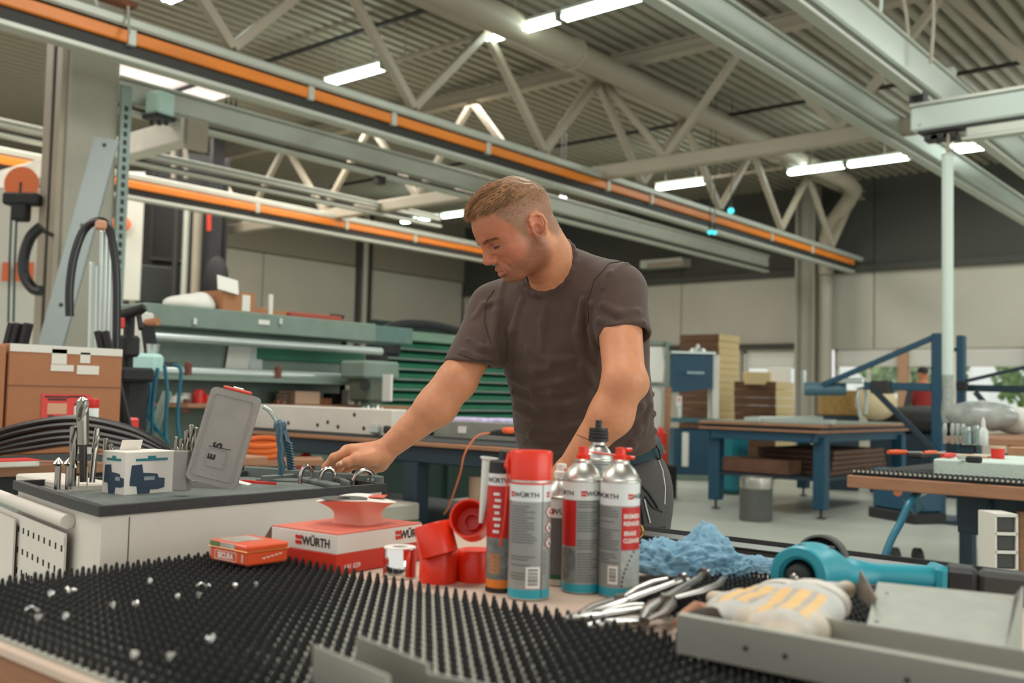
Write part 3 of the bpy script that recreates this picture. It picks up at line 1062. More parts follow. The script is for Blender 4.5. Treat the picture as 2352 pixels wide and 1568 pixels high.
MB().box(w(.25, -.02, .90), (.60, .72, .06), SR, bev=.006).build('saw_table', mat('saw_table_teal', (62, 100, 108), rough=.4, metal=.3), bs)
MB().box(w(.12, .20, 1.10), (.05, .07, .34), SR, bev=.01).build('blade_guide', m_sil, bs)
MB().box(w(-.02, .24, 1.18), (.05, .06, .16), SR, bev=.01).build('switch_box', m_paper, bs)
MB().box(w(-.05, .24, 1.21), (.03, .035, .04), SR, bev=.006).build('switch', m_or, bs)
MB().box(w(.02, .12, .46), (.03, .10, .52), rot('X', 0) @ SR, bev=.02).build('door_strip', m_paper, bs)
MB().cyl(w(.15, -.48, .62), w(.25, -.62, .44), .09, n=18).build('dust_port', m_sil, bs)
MB().box(w(.25, -.46, .30), (.3, .10, .56), SR, bev=.02).build('motor_cover', m_mach, bs)
m = MB(); m.box(w(-.092, .0, 1.62), (.006, .26, .035), SR); m.build('name_plate', mat('plate_pale_blue', (150, 170, 180), rough=.5), bs)

# fibre-board stacks
m_bbr = mat('board_face_brown', (88, 60, 38), rough=.8, var=.1, scale=6)
m_bbe = mat('board_edge_beige', (190, 168, 124), rough=.85, var=.08, scale=16, stretch=(1, 1, 6))


def stack(label, corner_px, d, ztop, ly, lx, n, nm):
    c = P(corner_px, 900, d)
    t = thing('board_stack', label, 'board stack', (c[0] + lx / 2, c[1] + ly / 2, 0))
    h = ztop / n
    for i in range(n):
        g = rng.normal(size=2) * .006
        b = MB(); x0, y0 = c[0] + g[0], c[1] + g[1]
        b.add([(x0, y0, i * h + .002), (x0 + lx, y0, i * h + .002), (x0 + lx, y0 + ly, i * h + .002), (x0, y0 + ly, i * h + .002),
               (x0, y0, i * h + h - .004), (x0 + lx, y0, i * h + h - .004), (x0 + lx, y0 + ly, i * h + h - .004), (x0, y0 + ly, i * h + h - .004)],
              [(3, 2, 1, 0), (4, 5, 6, 7), (0, 1, 5, 4), (2, 3, 7, 6)], 0)
        b.f.append((b.n - 8, b.n - 4, b.n - 1, b.n - 5)); b.m.append(1)
        b.f.append((b.n - 7, b.n - 6, b.n - 2, b.n - 3)); b.m.append(1)
        b.build(nm, [m_bbe, m_bbr], t, smooth=0)
    return t


stack('tall stack of beige fibre boards with dark brown face behind the band saw', 1650, 16.8, 2.34, .76, .74, 20, 'board')
stack('lower stack of beige and brown boards behind the blue table', 1783, 15.6, 1.53, .72, .66, 12, 'board')
one('carton', MB().box(P(1738, 866, 15.9) - ZZ * .02, (.36, .36, .20), SR, bev=.01), m_bbe, 'small beige carton on top of the lower board stack', 'carton')
one('carton', MB().box(P(1790, 862, 16.4), (.3, .32, .26), SR, bev=.01), m_paper, 'pale box standing behind the small beige carton', 'carton')
# glass rack left of the saw
gr = thing('glass_rack', 'A-shaped rack with pale sheets half hidden behind the man', 'rack', P(1500, 1075, 12.5) * np.array([1, 1, 0]))
for i, (x0, x1, yt, yb) in enumerate([(1478, 1527, 797, 878), (1482, 1520, 890, 985)]):
    q_ = [P(x0, yt, 12.5), P(x1, yt, 12.9), P(x1 - 8, yb, 12.7), P(x0, yb, 12.3)]
    m = MB(); sheet_t = .02; v = np.array(q_); n_ = np.cross(v[1] - v[0], v[3] - v[0]); n_ /= np.linalg.norm(n_)
    m.add(np.concatenate([v, v - n_ * .02]), [(0, 1, 2, 3), (7, 6, 5, 4), (0, 4, 5, 1), (1, 5, 6, 2), (2, 6, 7, 3), (3, 7, 4, 0)]); m.build('sheet', m_paper, gr)
for a, b in (((1533, 785, 12.8), (1527, 1132, 12.8)), ((1476, 785, 12.6), (1473, 1134, 12.6)), ((1470, 785, 12.6), (1540, 790, 12.9)), ((1474, 880, 12.6), (1534, 884, 12.8))):
    MB().bar(P(*a), P(*b), .045, .045).build('frame_bar', m_mach, gr)
one('plank', MB().bar(P(1536, 890, 12.4), P(1528, 1080, 12.4), .07, .03), m_wood, 'narrow brown plank leaning by the band saw', 'plank')
yc_ = P(1517, 1067, 12.2)
one('crate', MB().box((yc_[0], yc_[1], yc_[2] / 2), (.3, .3, yc_[2]), bev=.01), m_black, 'dark box added as a support under the red canisters behind the man', 'crate')  # support box added to hold up the canisters, which floated above the floor
for i, yy in enumerate((1000, 1045)):
    one('canister', MB().lathe([(0, 0), (.07, 0), (.07, .15), (.04, .19), (.03, .22), (0, .22)], 18, P(1517, yy + 22, 12.2)), m_red, ['upper red canister behind the man\'s belt', 'lower red canister behind the man\'s belt'][i], 'canister')

# lifting post with jib arms
lp = thing('lifting_post', 'dark blue lifting post with slanting jib arms on the right', 'lifting device', (10.95, 3.2, 0))
px = lambda x, y, d=10.45: P(x, y, d)
MB().bar((10.95, 3.30, .04), (10.95, 3.30, 1.97), .12, .12, up=(1, 0, 0), bev=.01).build('post', m_fblue, lp)
MB().bar((11.05, 3.10, .04), (11.05, 3.10, 1.95), .08, .1, up=(1, 0, 0), bev=.01).build('post', m_fblue, lp)
MB().box((11.0, 3.2, .02), (.6, .5, .04), bev=.008).build('base_plate', m_fdk, lp)
MB().bar((10.95, 3.30, 1.95), tuple(px(1890, 884, 11.1)), .06, .06, bev=.008).build('jib_arm', m_fblue, lp)
MB().bar((10.95, 3.30, 1.40), tuple(px(1985, 886, 10.9)), .07, .085, bev=.008).build('cross_arm', m_fblue, lp)
MB().bar(tuple(px(2000, 888, 10.8)), tuple(px(2142, 1030, 10.3)), .05, .06, bev=.008).build('brace', m_fdk, lp)
MB().bar((11.05, 3.10, 1.40), (10.9, 1.75, 1.38), .06, .07, bev=.008).build('cross_arm', m_fdk, lp)
MB().bar((11.05, 3.10, 1.46), (10.9, 1.7, 1.80), .035, .035).build('jib_arm', m_fdk, lp)
MB().bar(tuple(px(2240, 900, 10.2)), tuple(px(2312, 985, 10.0)), .045, .05).build('brace', m_fdk, lp)
MB().cyl(px(1848, 893, 11.2), px(1943, 893, 11.1), .075, n=18).build('vacuum_cylinder', mat('cylinder_steel_blue', (72, 104, 118), rough=.4), lp)
MB().box(px(2026, 889, 10.8), (.16, .2, .14), bev=.01).build('trolley', m_raildk, lp)
MB().box(px(1950, 874, 11.0), (.12, .36, .06), bev=.008).build('sleeve', m_sil, lp)
MB().box(px(2210, 886, 10.3), (.1, .1, .09), bev=.008).build('motor', m_black, lp)
MB().cyl(px(1846, 850, 11.3), px(1846, 900, 11.3), .035, n=12).build('suction_pipe', m_sil, lp)
one('clamp_stand', MB().tube([px(1975, 955, 11.0), px(1968, 915, 11.0), px(1972, 893, 11.0), px(1984, 890, 11.0), px(1990, 905, 11.0), px(1988, 950, 11.0)], .022, 8), m_sil, 'bent bright clamp standing on the far end of the blue table', 'clamp')
yc_ = px(1925, 925, 14.2)
one('support_box', MB().box((yc_[0], yc_[1], (yc_[2] - .18) / 2), (.5, .5, yc_[2] - .18), rot('Z', 30), bev=.01), m_fdk, 'dark support added below the ochre crate', 'stand')  # boxes added as supports down to the floor, here and for the sheeting
yc_ = px(2125, 955, 13.6)
one('support_box', MB().box((yc_[0], yc_[1], (yc_[2] - .24) / 2), (.6, 1.3, yc_[2] - .24), bev=.01), m_fdk, 'dark support added below the pile of sheeting', 'stand')
one('yellow_crate', MB().box(px(1925, 925, 14.2), (.5, .5, .36), rot('Z', 30), bev=.02), mat('crate_ochre', (150, 118, 62), rough=.7, var=.25, scale=20), 'ochre crate behind the vacuum cylinder', 'crate')
one('sack', MB().ball(px(2012, 925, 13.5), (.25, .28, .24), 18, R=SR), mat('sack_cream', (206, 188, 150), rough=.9, var=.1, scale=9), 'cream sack slumped behind the blue brace', 'sack')
one('tarp_pile', MB().ball(px(2125, 955, 13.6) - ZZ * .06, (.4, .8, .2), 20), mat('tarp_dark', (46, 44, 42), rough=.8, var=.25, scale=7), 'dark pile of sheeting in front of the far windows', 'sheeting')
for i, (x, y, r_, l) in enumerate([(2255, 955, .3, 'grey bundle of film behind the right bench'), (2330, 965, .2, 'pale plastic bag at the right edge behind the bench')]):
    one('film_bundle', MB().ball(px(x, y, 8.6), (r_ * .5, r_, r_ * .45 if i == 0 else r_ * .6), 18), m_paper if i else mat('film_grey', (150, 154, 148), rough=.3, var=.3, scale=12), l, 'film')

# distant person at the windows
dp = P(2120, 900, 15.5); dp[2] = 0
ps2 = thing('person', 'distant person in a dark cap and red vest standing by the far windows', 'person', dp)
b_ = [rc(dp + [0, 0, 1.02], dp + [0, 0, 1.42], .15, .17, .05), rc(dp + [0, 0, 1.42], dp + [0, 0, 1.58], .06, .055, .04), el(dp + np.array([0, 0, 1.69]), (.085, .075, .115), SR, .02),
      el(dp - FH * .09 + ZZ * 1.68, (.02, .014, .02), SR, .015)]
for s in (1, -1):
    b_ += [rc(dp + RH * s * .19 + ZZ * 1.43, dp + RH * s * .27 + ZZ * 1.13, .055, .045, .05), rc(dp + RH * s * .27 + ZZ * 1.13, dp + RH * s * .18 - FH * .24 + ZZ * 1.05, .044, .032, .03),
           rc(dp + RH * s * .10 + ZZ * 1.0, dp + RH * s * .11 + ZZ * .5, .10, .075, .05), rc(dp + RH * s * .11 + ZZ * .5, dp + RH * s * .12 + ZZ * .08, .07, .055, .03)]
v, f = sdf_mesh(b_, .014, dp - .5 + np.array([0, 0, .5]), dp + np.array([.5, .5, 1.9]))
col_ = np.tile(np.array(lin((60, 58, 60))), (len(v), 1)); z_ = v[:, 2]
hd_ = (z_ > 1.54); col_[hd_] = lin((196, 130, 96))
vest = (z_ > 1.0) & (z_ < 1.48) & (np.linalg.norm((v - dp)[:, :2], axis=1) < .19); col_[vest] = lin((140, 34, 30))
big_mesh('body', v, f, vcol_mat('distant_figure', rough=.8), ps2, tint=col_)
v, f = sdf_mesh([el(dp + ZZ * 1.745, (.094, .084, .075), SR, .02), halfspace(dp + ZZ * 1.715, -ZZ), el(dp + ZZ * 1.72 - FH * .11, (.07, .06, .012), SR, .01)], .012, dp + [-.3, -.3, 1.6], dp + [.3, .3, 1.9])
big_mesh('cap', v, f, m_black, ps2)
for s in (1, -1): MB().ball(dp - FH * .078 + RH * s * .03 + ZZ * 1.70, .008, 8).build('eye', m_black, ps2)
for s in (1, -1): MB().ball(dp + RH * s * .12 - FH * .05 + ZZ * .045, (.13, .05, .045), 12, R=SR).build('shoe', m_black, ps2)

# right bench with mat and tools
rb = thing('workbench', 'second workbench at the right with black mat and wooden edge', 'workbench', (5.15, .6, 0))
MB().box((5.15, .55, .855), (1.45, 2.36, .055), bev=.004).build('top', m_wood, rb)
MB().box((5.16, .55, .889), (1.42, 2.33, .012)).build('rubber_mat', m_black, rb)
m = MB()
for i in range(110):
    m.cyl((4.45, 1.70 - i * .0205, .895), (4.45, 1.70 - i * .0205, .915), .007, .004, n=6)
o = m.build('mat_pin', m_black, rb); o['kind'] = 'stuff'
m = MB()
for i in range(110): m.box((4.437, 1.70 - i * .0205, .902), (.006, .009, .010))
o = m.build('mat_edge_tab', m_matbase, rb); o['kind'] = 'stuff'
MB().box((4.62, .35, .74), (.10, 1.9, .17), bev=.008).build('front_beam', m_fdk, rb)
MB().box((5.7, .35, .74), (.10, 1.9, .17), bev=.008).build('rear_beam', m_fdk, rb)
for x, y in ((4.62, .72), (5.7, .72), (4.62, -.5), (5.7, -.5)):
    MB().box((x, y, .33), (.13, .16, .66), bev=.01).build('leg', m_fdk, rb)
zt = .8965
fs = one('foam_slab', MB().box((5.0, .55, zt + .036), (.72, 1.75, .07), rot('Z', 2), bev=.006), mat('foam_mint_white', (196, 212, 200), rough=.9, var=.05, scale=60, bump=.3, bscale=120), 'thick pale foam slab lying on the right bench', 'foam slab')
zt2 = zt + .0715
cu_ = onz(2292, 1053, zt2)
t = thing('cup', 'red plastic cup on the pale foam slab', 'cup', cu_)
MB().lathe([(0, 0), (.027, 0), (.031, .045), (.029, .045), (.026, .003), (0, .003)], 24, cu_).build('cup_body', m_red, t)
MB().lathe([(0, .046), (.033, .046), (.033, .056), (0, .056)], 24, cu_).build('lid', mat('lid_tan', (196, 160, 130), rough=.6), t)
for i, (a, b, mm, lab) in enumerate([((2040, 1038), (2082, 1038), m_or, 'screwdriver with orange handle at the left end of the foam slab'), ((2122, 1041), (2150, 1039), m_or, 'red-orange handled tool in the middle behind the foam slab'),
                                     ((2165, 1046), (2192, 1045), m_red, 'red handled tool below the hanging pole')]):
    zq_ = zt2
    a, b = onz(*a, zq_ + .013), onz(*b, zq_ + .013)
    t = thing('screwdriver', lab, 'screwdriver', (a + b) / 2, group='screwdrivers on the foam slab')
    MB().tube([a, a + (b - a) * .5, b], [.010, .013, .010], 10).build('handle', mm, t)
    MB().cyl(b, b + (b - a) * .8, .0035, n=8).build('blade', m_sil, t)
t = thing('clamp_tool', 'black lever clamp on the front of the foam slab', 'clamp', onz(2110, 1047, zt2))
MB().box(onz(2103, 1046, zt2 + .012), (.03, .06, .024), bev=.006).build('jaw', m_black, t); MB().bar(onz(2115, 1046, zt2 + .01), onz(2175, 1044, zt2 + .01), .016, .014).build('handle', m_raildk, t)
t = thing('clamp_tool', 'black and blue clamp near the red cup', 'clamp', onz(2237, 1055, zt2))
MB().box(onz(2237, 1055, zt2 + .014), (.035, .06, .028), bev=.006).build('jaw', m_black, t); MB().bar(onz(2200, 1051, zt2 + .01), onz(2230, 1052, zt2 + .01), .018, .014).build('handle', m_sil, t)
one('board', MB().box(onz(2185, 1044, zt2 + .006), (.10, .34, .010), bev=.002), mat('tan_board', (200, 168, 140), rough=.7), 'thin tan board lying on the foam slab', 'board')
hb = onz(2215, 1022, zt)
t = thing('tool_holder', 'long wooden tool holder behind the foam slab with upright bits', 'tool holder', (5.75, .7, zt))
MB().box((5.75, .62, zt + .05), (.10, 1.5, .10), bev=.004).build('block', mat('holder_wood', (186, 138, 104), rough=.75, var=.1, scale=12), t)
for x in (2170, 2188, 2200, 2212):
    p_ = onz(x, 1022, zt + .10); p_[0] = 5.75
    MB().lathe([(.008, 0), (.010, .05), (.014, .07), (.010, .11), (0, .115)], 10, (5.75, ony(x, 1000, 1)[1] * 0 + onx(x, 1000, 5.75)[1], zt + .10)).build('bit', m_sil, t)
for i, (x, r_, h_, mm) in enumerate([(2222, .028, .07, m_glass), (2243, .020, .08, m_glass)]):
    y_ = onx(x, 1000, 5.75)[1]
    t = thing('jar', ['squat glass jar beside the upright bits', 'slim glass jar left of the spray bottle'][i], 'jar', (5.75, y_, zt + .10))
    MB().lathe([(0, 0), (r_, 0), (r_, h_), (r_ * .8, h_ + .01), (r_ * .74, h_ + .01), (r_ * .9, h_ - .004), (r_ * .9, .006), (0, .006)], 20, (5.75, y_, zt + .10)).build('jar_body', mat('jar_glass', (220, 238, 232), rough=.06, trans=.85), t)
    MB().cyl((5.75, y_, zt + .10 + h_ + .008), (5.75, y_, zt + .10 + h_ + .026), r_ * .85, n=18).build('lid', m_sil, t)
y_ = onx(2259, 1000, 5.75)[1]
t = thing('bottle', 'slim clear bottle with pointed white cap on the right bench', 'bottle', (5.75, y_, zt + .10))
MB().lathe([(0, 0), (.022, 0), (.024, .01), (.024, .075), (.010, .10), (0, .10)], 20, (5.75, y_, zt + .10)).build('bottle_body', mat('bottle_pale', (206, 216, 208), rough=.25), t)
MB().lathe([(.012, .098), (.010, .125), (.004, .15), (0, .152)], 16, (5.75, y_, zt + .10)).build('cap', m_paper, t)
t = thing('workbench', 'third wooden bench behind the hanging pole with a grey top', 'workbench', (8.6, 1.3, 0))
MB().box((8.7, .9, .95), (1.6, 2.9, .05), bev=.004).build('top', m_wood, t)
MB().box((8.7, .7, .985), (1.5, 2.2, .02)).build('cover', mat('table_felt_green_grey'), t)
for x in (8.0, 9.4):
    for y in (-.4, 2.2): MB().box((x, y, .46), (.1, .1, .92), bev=.006).build('leg', m_fdk, t)
MB().box((8.7, .9, .78), (1.4, 2.6, .08)).build('shelf', m_wood, t)
# under the right bench
t = thing('welding_machine', 'blue welding machine on wheels under the right bench', 'machine', P(2085, 1170, 7.5) * np.array([1, 1, 0]))
wc = P(2082, 1130, 7.5)
MB().box(wc + ZZ * .02, (.45, .26, .30), SR @ rot('Z', 20), bev=.015).build('case', m_fblue, t)
MB().box(wc - ZZ * .17, (.50, .30, .08), SR @ rot('Z', 20), bev=.01).build('chassis', m_black, t)
for x in (2062, 2106): MB().cyl(P(x, 1130, 7.25), P(x, 1130, 7.22), .03, n=14).build('socket', mat('copper_tone', (170, 104, 66), rough=.4, metal=.6), t)
for x in (2056, 2108):
    q_ = P(x, 1180, 7.4); q_[2] = .075
    MB().cyl(q_ - RH * .02, q_ + RH * .02, .075, n=18).build('wheel', m_black, t)
MB().tube([P(2075, 1148, 7.2), P(2100, 1180, 7.1), P(2122, 1168, 7.1), P(2112, 1150, 7.2)], .01, 6).build('cable', mat('cable_dark_green', (20, 60, 62), rough=.6), t)
def lofted(pts, n=10):
    pts = [np.array(p, float) for p in pts]
    out = []
    P_ = [pts[0]] + pts + [pts[-1]]
    for i in range(1, len(P_) - 2):
        for t_ in np.linspace(0, 1, n, endpoint=False):
            a, b, c, d = P_[i - 1], P_[i], P_[i + 1], P_[i + 2]
            out.append(.5 * ((2 * b) + (c - a) * t_ + (2 * a - 5 * b + 4 * c - d) * t_ ** 2 + (-a + 3 * b - 3 * c + d) * t_ ** 3))
    out.append(pts[-1])
    return out
e_ = onz(2030, 1284, .012)
hz = thing('air_hose', 'thick blue air hose running from the right bench down to the floor', 'hose', e_)
e_ = P(2030, 1284, 4.2); e2_ = np.array([e_[0] - .12, e_[1] + .12, .02]); hz.location = tuple(e2_)
MB().tube(lofted([P(2114, 1128, 4.5), P(2092, 1150, 4.3), P(2068, 1200, 4.25), e_, e2_]), .016, 10).build('tube', m_air, hz)
MB().cyl(P(2112, 1130, 4.42), P(2124, 1124, 4.6), .022, n=14).build('coupling', m_sil, hz)
hz = thing('cable_loop', 'dark green cable hanging from the right bench beside the drawer tower', 'cable', P(2270, 1290, 4.2))
MB().tube(lofted([P(2280, 1144, 4.6), P(2278, 1148, 4.25), P(2266, 1180, 4.2), P(2262, 1230, 4.2), P(2276, 1280, 4.2), P(2290, 1292, 4.2)]), .008, 8).build('cable', mat('cable_dark_green'), hz)
MB().tube(lofted([P(2282, 1286, 4.2), P(2264, 1292, 4.2), P(2266, 1304, 4.2), P(2284, 1312, 4.2)]), .007, 8).build('plug_cable', m_steel, hz)
MB().bar(P(2282, 1312, 4.18), P(2297, 1292, 4.18), .012, .012).build('marker', m_or, hz)
dt = thing('drawer_tower', 'narrow pale tower of three dark drawers under the right bench', 'drawer tower', P(2312, 1400, 4.15) * np.array([1, 1, 0]))
tc = P(2312, 1250, 3.92)
tw = lambda a, b, c: np.array([tc[0], tc[1], 0]) + FH * a + RH * b + ZZ * c
zz0 = P(2312, 1310, 3.92)[2]; zz1 = P(2312, 1184, 3.92)[2]
for s in (-1, 1): MB().box(tw(.07, s * .042, (zz0 + zz1) / 2 - .1), (.14, .008, zz1 - zz0 + .2), np.array([FH, -RH, ZZ]).T).build('side', m_paper, dt)
hh = (zz1 - zz0) / 3
for i in range(-2, 4): MB().box(tw(.07, 0, zz0 + hh * i), (.14, .09, .012), np.array([FH, -RH, ZZ]).T).build('shelf', m_paper, dt)
for i in range(-2, 3): MB().box(tw(.07, 0, zz0 + hh * (i + .5)), (.12, .074, hh * .8), np.array([FH, -RH, ZZ]).T, bev=.004).build('drawer', mat('drawer_charcoal', (60, 60, 56), rough=.6), dt)
MB().box(tw(.07, 0, (zz0 - 2 * hh) / 2), (.13, .08, max(.02, zz0 - 2 * hh))).build('base', m_fdk, dt)
one('plank', MB().box(P(2372, 1270, 4.1) - ZZ * .22, (.03, .12, .78), np.array([FH, -RH, ZZ]).T, bev=.004), m_wood, 'upright brown board at the right edge beside the drawer tower', 'plank')

# table with the long white beam, between the trolley and the man
wt = thing('welding_table', 'dark blue steel table carrying a long white machine beam', 'table', (4.5, 4.5, 0))  # this group was scaled about the camera to clear the profile rack; numbers baked
MB().box((4.52, 4.48, 0.924), (1.2, 2.72, 0.024), bev=.004).build('wooden_top', m_wood, wt)
MB().box((4.528, 4.48, 0.938), (1.168, 2.704, 0.005)).build('rubber_cover', m_black, wt)
MB().box((4, 4.48, 0.864), (0.08, 2.64, 0.096), bev=.008).build('front_beam', m_fdk, wt)
MB().box((5.04, 4.48, 0.864), (0.08, 2.64, 0.096), bev=.008).build('rear_beam', m_fdk, wt)
for x in (4.0, 5.04):
    for y in (3.32, 4.04, 5.68): MB().box((x, y, .41), (.11, .11, .82), bev=.008).build('leg', m_fblue if y > 5 else m_fdk, wt)
MB().box((4.52, 4.48, 0.464), (1.04, 2.48, 0.032)).build('lower_shelf', m_fdk, wt)
wb = thing('machine_beam', 'long off-white machine beam with bolt holes lying on the blue table', 'machine beam', (4.16, 5.1, .941))
MB().box((4.16, 5.136, 1.024), (0.128, 1.56, 0.16), bev=.006).build('beam', mat('beam_white', (206, 200, 190), rough=.6, var=.06, scale=7), wb)
for yy, zz in ((4.6, .984), (4.84, .984), (5.04, .988), (5.34, .99), (4.94, 1.01), (4.69, 1.064)):
    MB().cyl((4.0935, yy, zz), (4.0985, yy, zz), .013, n=12).build('bolt_hole', m_raildk, wb)
MB().box((4.08, 4.48, 0.984), (0.04, 0.072, 0.056), bev=.01).build('latch', m_sil, wb)
MB().box((4.088, 4.384, 0.984), (0.024, 0.064, 0.048), bev=.01).build('bracket', m_raildk, wb)
one('metal_profile', MB().box((4.44, 3.88, 0.992), (0.176, 0.76, 0.104), bev=.006), mat('galvanised_box', (150, 152, 144), rough=.35, metal=.6, var=.1, scale=10), 'galvanised box profile with white sticker behind the orange cable', 'metal profile')
one('sticker', MB().box((4.348, 4.016, 0.996), (0.003, 0.068, 0.04)), m_paper, 'small white sticker on the galvanised box profile', 'sticker')
gd = thing('power_tool', 'black and orange hand grinder lying on the blue table beside the man', 'power tool', P(1150, 992, 4.96))
MB().tube([P(1120, 995, 4.96), P(1140, 993, 4.96), P(1190, 994, 4.96)], [.008, .016, .022], 10).build('grip', m_black, gd)
MB().box(P(1168, 988, 4.92), (.06, .05, .03), bev=.01).build('collar', m_or, gd)
oc = thing('cable', 'thin orange cable hanging off the blue table in an arc', 'cable', onz(1030, 1188, 0))
MB().tube(lofted([P(1125, 994, 4.92), P(1095, 1002, 4.88), P(1068, 1040, 4.84), P(1056, 1090, 4.88), P(1032, 1160, 5.04), P(1020, 1180, 5.2)]), .0045, 8).build('cord', mat('cord_orange', (196, 104, 58), rough=.5), oc)
for i, (x, y, d_, s_, mm, lab, cat_) in enumerate([
    (900, 944, 6.3, (.24, .34, .05), mat('case_turquoise', (20, 130, 150), rough=.5), 'flat turquoise plastic case on the blue table', 'case'),
    (1085, 945, 6.1, (.16, .29, .04), mat('wrap_lilac', (176, 164, 196), rough=.8, var=.3, scale=40), 'lilac wrapped packages left of the man', 'package'),
    (1150, 945, 6.1, (.16, .16, .04), mat('wrap_lilac'), 'lilac wrapped package touching the man\'s outline', 'package')]):
    c_ = P(x, y, d_); c_[2] = 1.025 + s_[2] / 2
    one('plastic_case' if i == 0 else 'package', MB().box(c_, s_, bev=.015), mm, lab, cat_)
one('shelf_board', MB().box((4.84, 4.4, 0.984), (0.48, 2.48, 0.08), bev=.006), m_fdk, 'dark ledge at the back of the blue table', 'ledge')
for i, (x, h_) in enumerate([(836, .06), (846, .07), (858, .06), (868, .075), (878, .06)]):
    c_ = P(x, 936, 6.35); c_[2] = 1.025
    t = thing('bottle', ['tiny clear bottle first from the left behind the white beam', 'tiny clear bottle second behind the white beam', 'tiny clear bottle third behind the white beam', 'tallest tiny bottle behind the white beam', 'tiny bottle nearest the turquoise case'][i], 'bottle', c_, group='small bottles behind the white beam')
    MB().lathe([(0, 0), (.016, 0), (.016, h_), (.007, h_ + .012), (.007, h_ + .025), (0, h_ + .025)], 12, c_).build('bottle_body', m_paper, t)
for i, (x, y, s_) in enumerate([(930, 1142, .24), (930, 1168, .24)]):
    pass
sl_ = thing('concrete_slab', 'pale slab lying under the blue table, upper of two', 'slab', (3.72, 4.3, .5))
MB().box((3.72, 4.28, 0.556), (0.4, 0.72, 0.096), bev=.01).build('slab_body', m_conc, sl_)
sl_ = thing('concrete_slab', 'pale slab lying under the blue table, lower of two', 'slab', (3.72, 4.3, .4))
MB().box((3.72, 4.28, 0.456), (0.4, 0.76, 0.096), bev=.01).build('slab_body', m_conc, sl_)
one('pallet_block', MB().box((3.72, 4.28, 0.324), (0.36, 0.64, 0.16), bev=.01), m_wood, 'timber block carrying the pale slabs', 'timber')
one('roll', MB().cyl((4.24, 3.8, .48), (4.24, 3.8, .74), .04, n=16), mat('tan_board'), 'tan cardboard tube standing under the blue table', 'tube')
one('cardboard_box', MB().box((4.48, 3.6, 0.576), (0.4, 0.48, 0.176), bev=.006), m_card, 'brown box on the lower shelf of the blue table', 'box')
for i, (x, y, d_, mm, lab) in enumerate([(704, 1012, 6.6, m_red, 'small red gas bottle on the lower shelf under the machine beam'), (600, 1040, 5.6, mat('sling_orange', (206, 100, 40), rough=.8), 'orange coiled sling under the machine beam')]):
    c_ = P(x, y, d_)
    if i == 0:
        b = thing('gas_bottle', lab, 'bottle', (c_[0], c_[1], .481)); MB().lathe([(0, 0), (.06, 0), (.06, .26), (.035, .30), (.02, .31), (.02, .35), (0, .35)], 20, (c_[0], c_[1], .481)).build('cylinder', mm, b)
    else:
        MBx = MB()
        for k_ in range(3):
            MBx.tube([c_ + RH * .11 * math.cos(t) + ZZ * (.03 * k_ + .02 * math.sin(t)) + FH * .08 * math.sin(t) for t in np.linspace(0, 6.28, 20)], .016, 8)
        one('sling', MBx, mm, lab, 'sling', kind=None)
MB().bar(P(560, 1060, 5.6), P(740, 1058, 5.7), .3, .03).build('side_shelf', m_wood, wt)

# ------------------------------------------------------------------ profile rack with beams (left of the man)
SY = 6.2
X0, X1 = onx(335, 720, 1)[0] * 0 + ony(335, 720, SY)[0], ony(865, 760, SY)[0]
zb = lambda x, y: ony(x, y, SY)[2]
pk = thing('profile_rack', 'grey-green profile rack with silver rails behind the open drill case', 'rack', ((X0 + X1) / 2, SY, 0))
MB().box(((X0 + X1) / 2, SY + .25, 1.70), (X1 - X0, .5, .15), bev=.008).build('top_beam', m_mach, pk)
MB().box((X1 + .2, SY + .25, 1.70), (.55, .4, .14), bev=.008).build('top_beam_end', mat('machine_green_dark', (84, 112, 104), rough=.5, var=.15, scale=8), pk)
MB().box(((X0 + X1) / 2 + .05, SY + .30, 1.30), (X1 - X0 - .25, .02, .70)).build('back_panel', m_mach, pk)
MB().box(((X0 + X1) / 2 + .6, SY + .27, 1.50), (1.1, .03, .12), bev=.006).build('green_board', m_green, pk)
MB().tube([(X0 - .05, SY - .06, 1.545), (X1 + .0, SY - .06, 1.545)], .032, 14).build('silver_rail', m_sil, pk)
MB().tube([(X0 - .2, SY - .12, 1.315), (X1 + .05, SY - .12, 1.315)], .038, 14).build('silver_rail', m_sil, pk)
MB().box(((X0 + X1) / 2, SY + .05, 1.275), (X1 - X0, .5, .03)).build('shelf', m_mach, pk)
MB().box(((X0 + X1) / 2 + .2, SY + .02, 1.085), (X1 - X0, .5, .03), bev=.004).build('wooden_shelf', m_wood, pk)
for x in (X0 + .12, X1 - .1):
    MB().box((x, SY + .33, .82), (.08, .08, 1.62), bev=.008).build('upright', m_mach, pk)
MB().box(((X0 + X1) / 2, SY + .34, .55), (X1 - X0, .04, 1.0)).build('lower_panel', m_mach, pk)
for x, z in ((430, 1.36), (637, 1.36), (803, 1.36), (430, 1.11), (637, 1.11)):
    xx = ony(x, 850, SY - .15)[0]
    MB().box((xx, SY - .16, z - .03), (.035, .05, .10), bev=.006).build('rail_clamp', mat('clamp_brown', (104, 56, 40), rough=.6), pk)
MB().box((ony(606, 740, SY)[0], SY - .003, zb(606, 740)), (.10, .006, .035)).build('type_plate', m_paper, pk)
for x in (446, 643): MB().box((ony(x, 735, SY)[0], SY - .008, zb(x, 738)), (.03, .02, .05), bev=.004).build('bracket', m_sil, pk)
one('paper_sheet', MB().box((ony(548, 812, SY + .26)[0], SY + .26, zb(548, 812) - .02), (.20, .004, .26), rot('Y', 8)), m_paper, 'white paper sheet clipped on the rack panel', 'paper')
one('paper_sheet', MB().box((ony(588, 815, SY + .265)[0], SY + .265, zb(588, 815) - .02), (.12, .004, .2)), mat('paper_grey', (190, 196, 190), rough=.85), 'smaller greyish paper sheet beside the clipped one', 'paper')
zt_ = 1.776
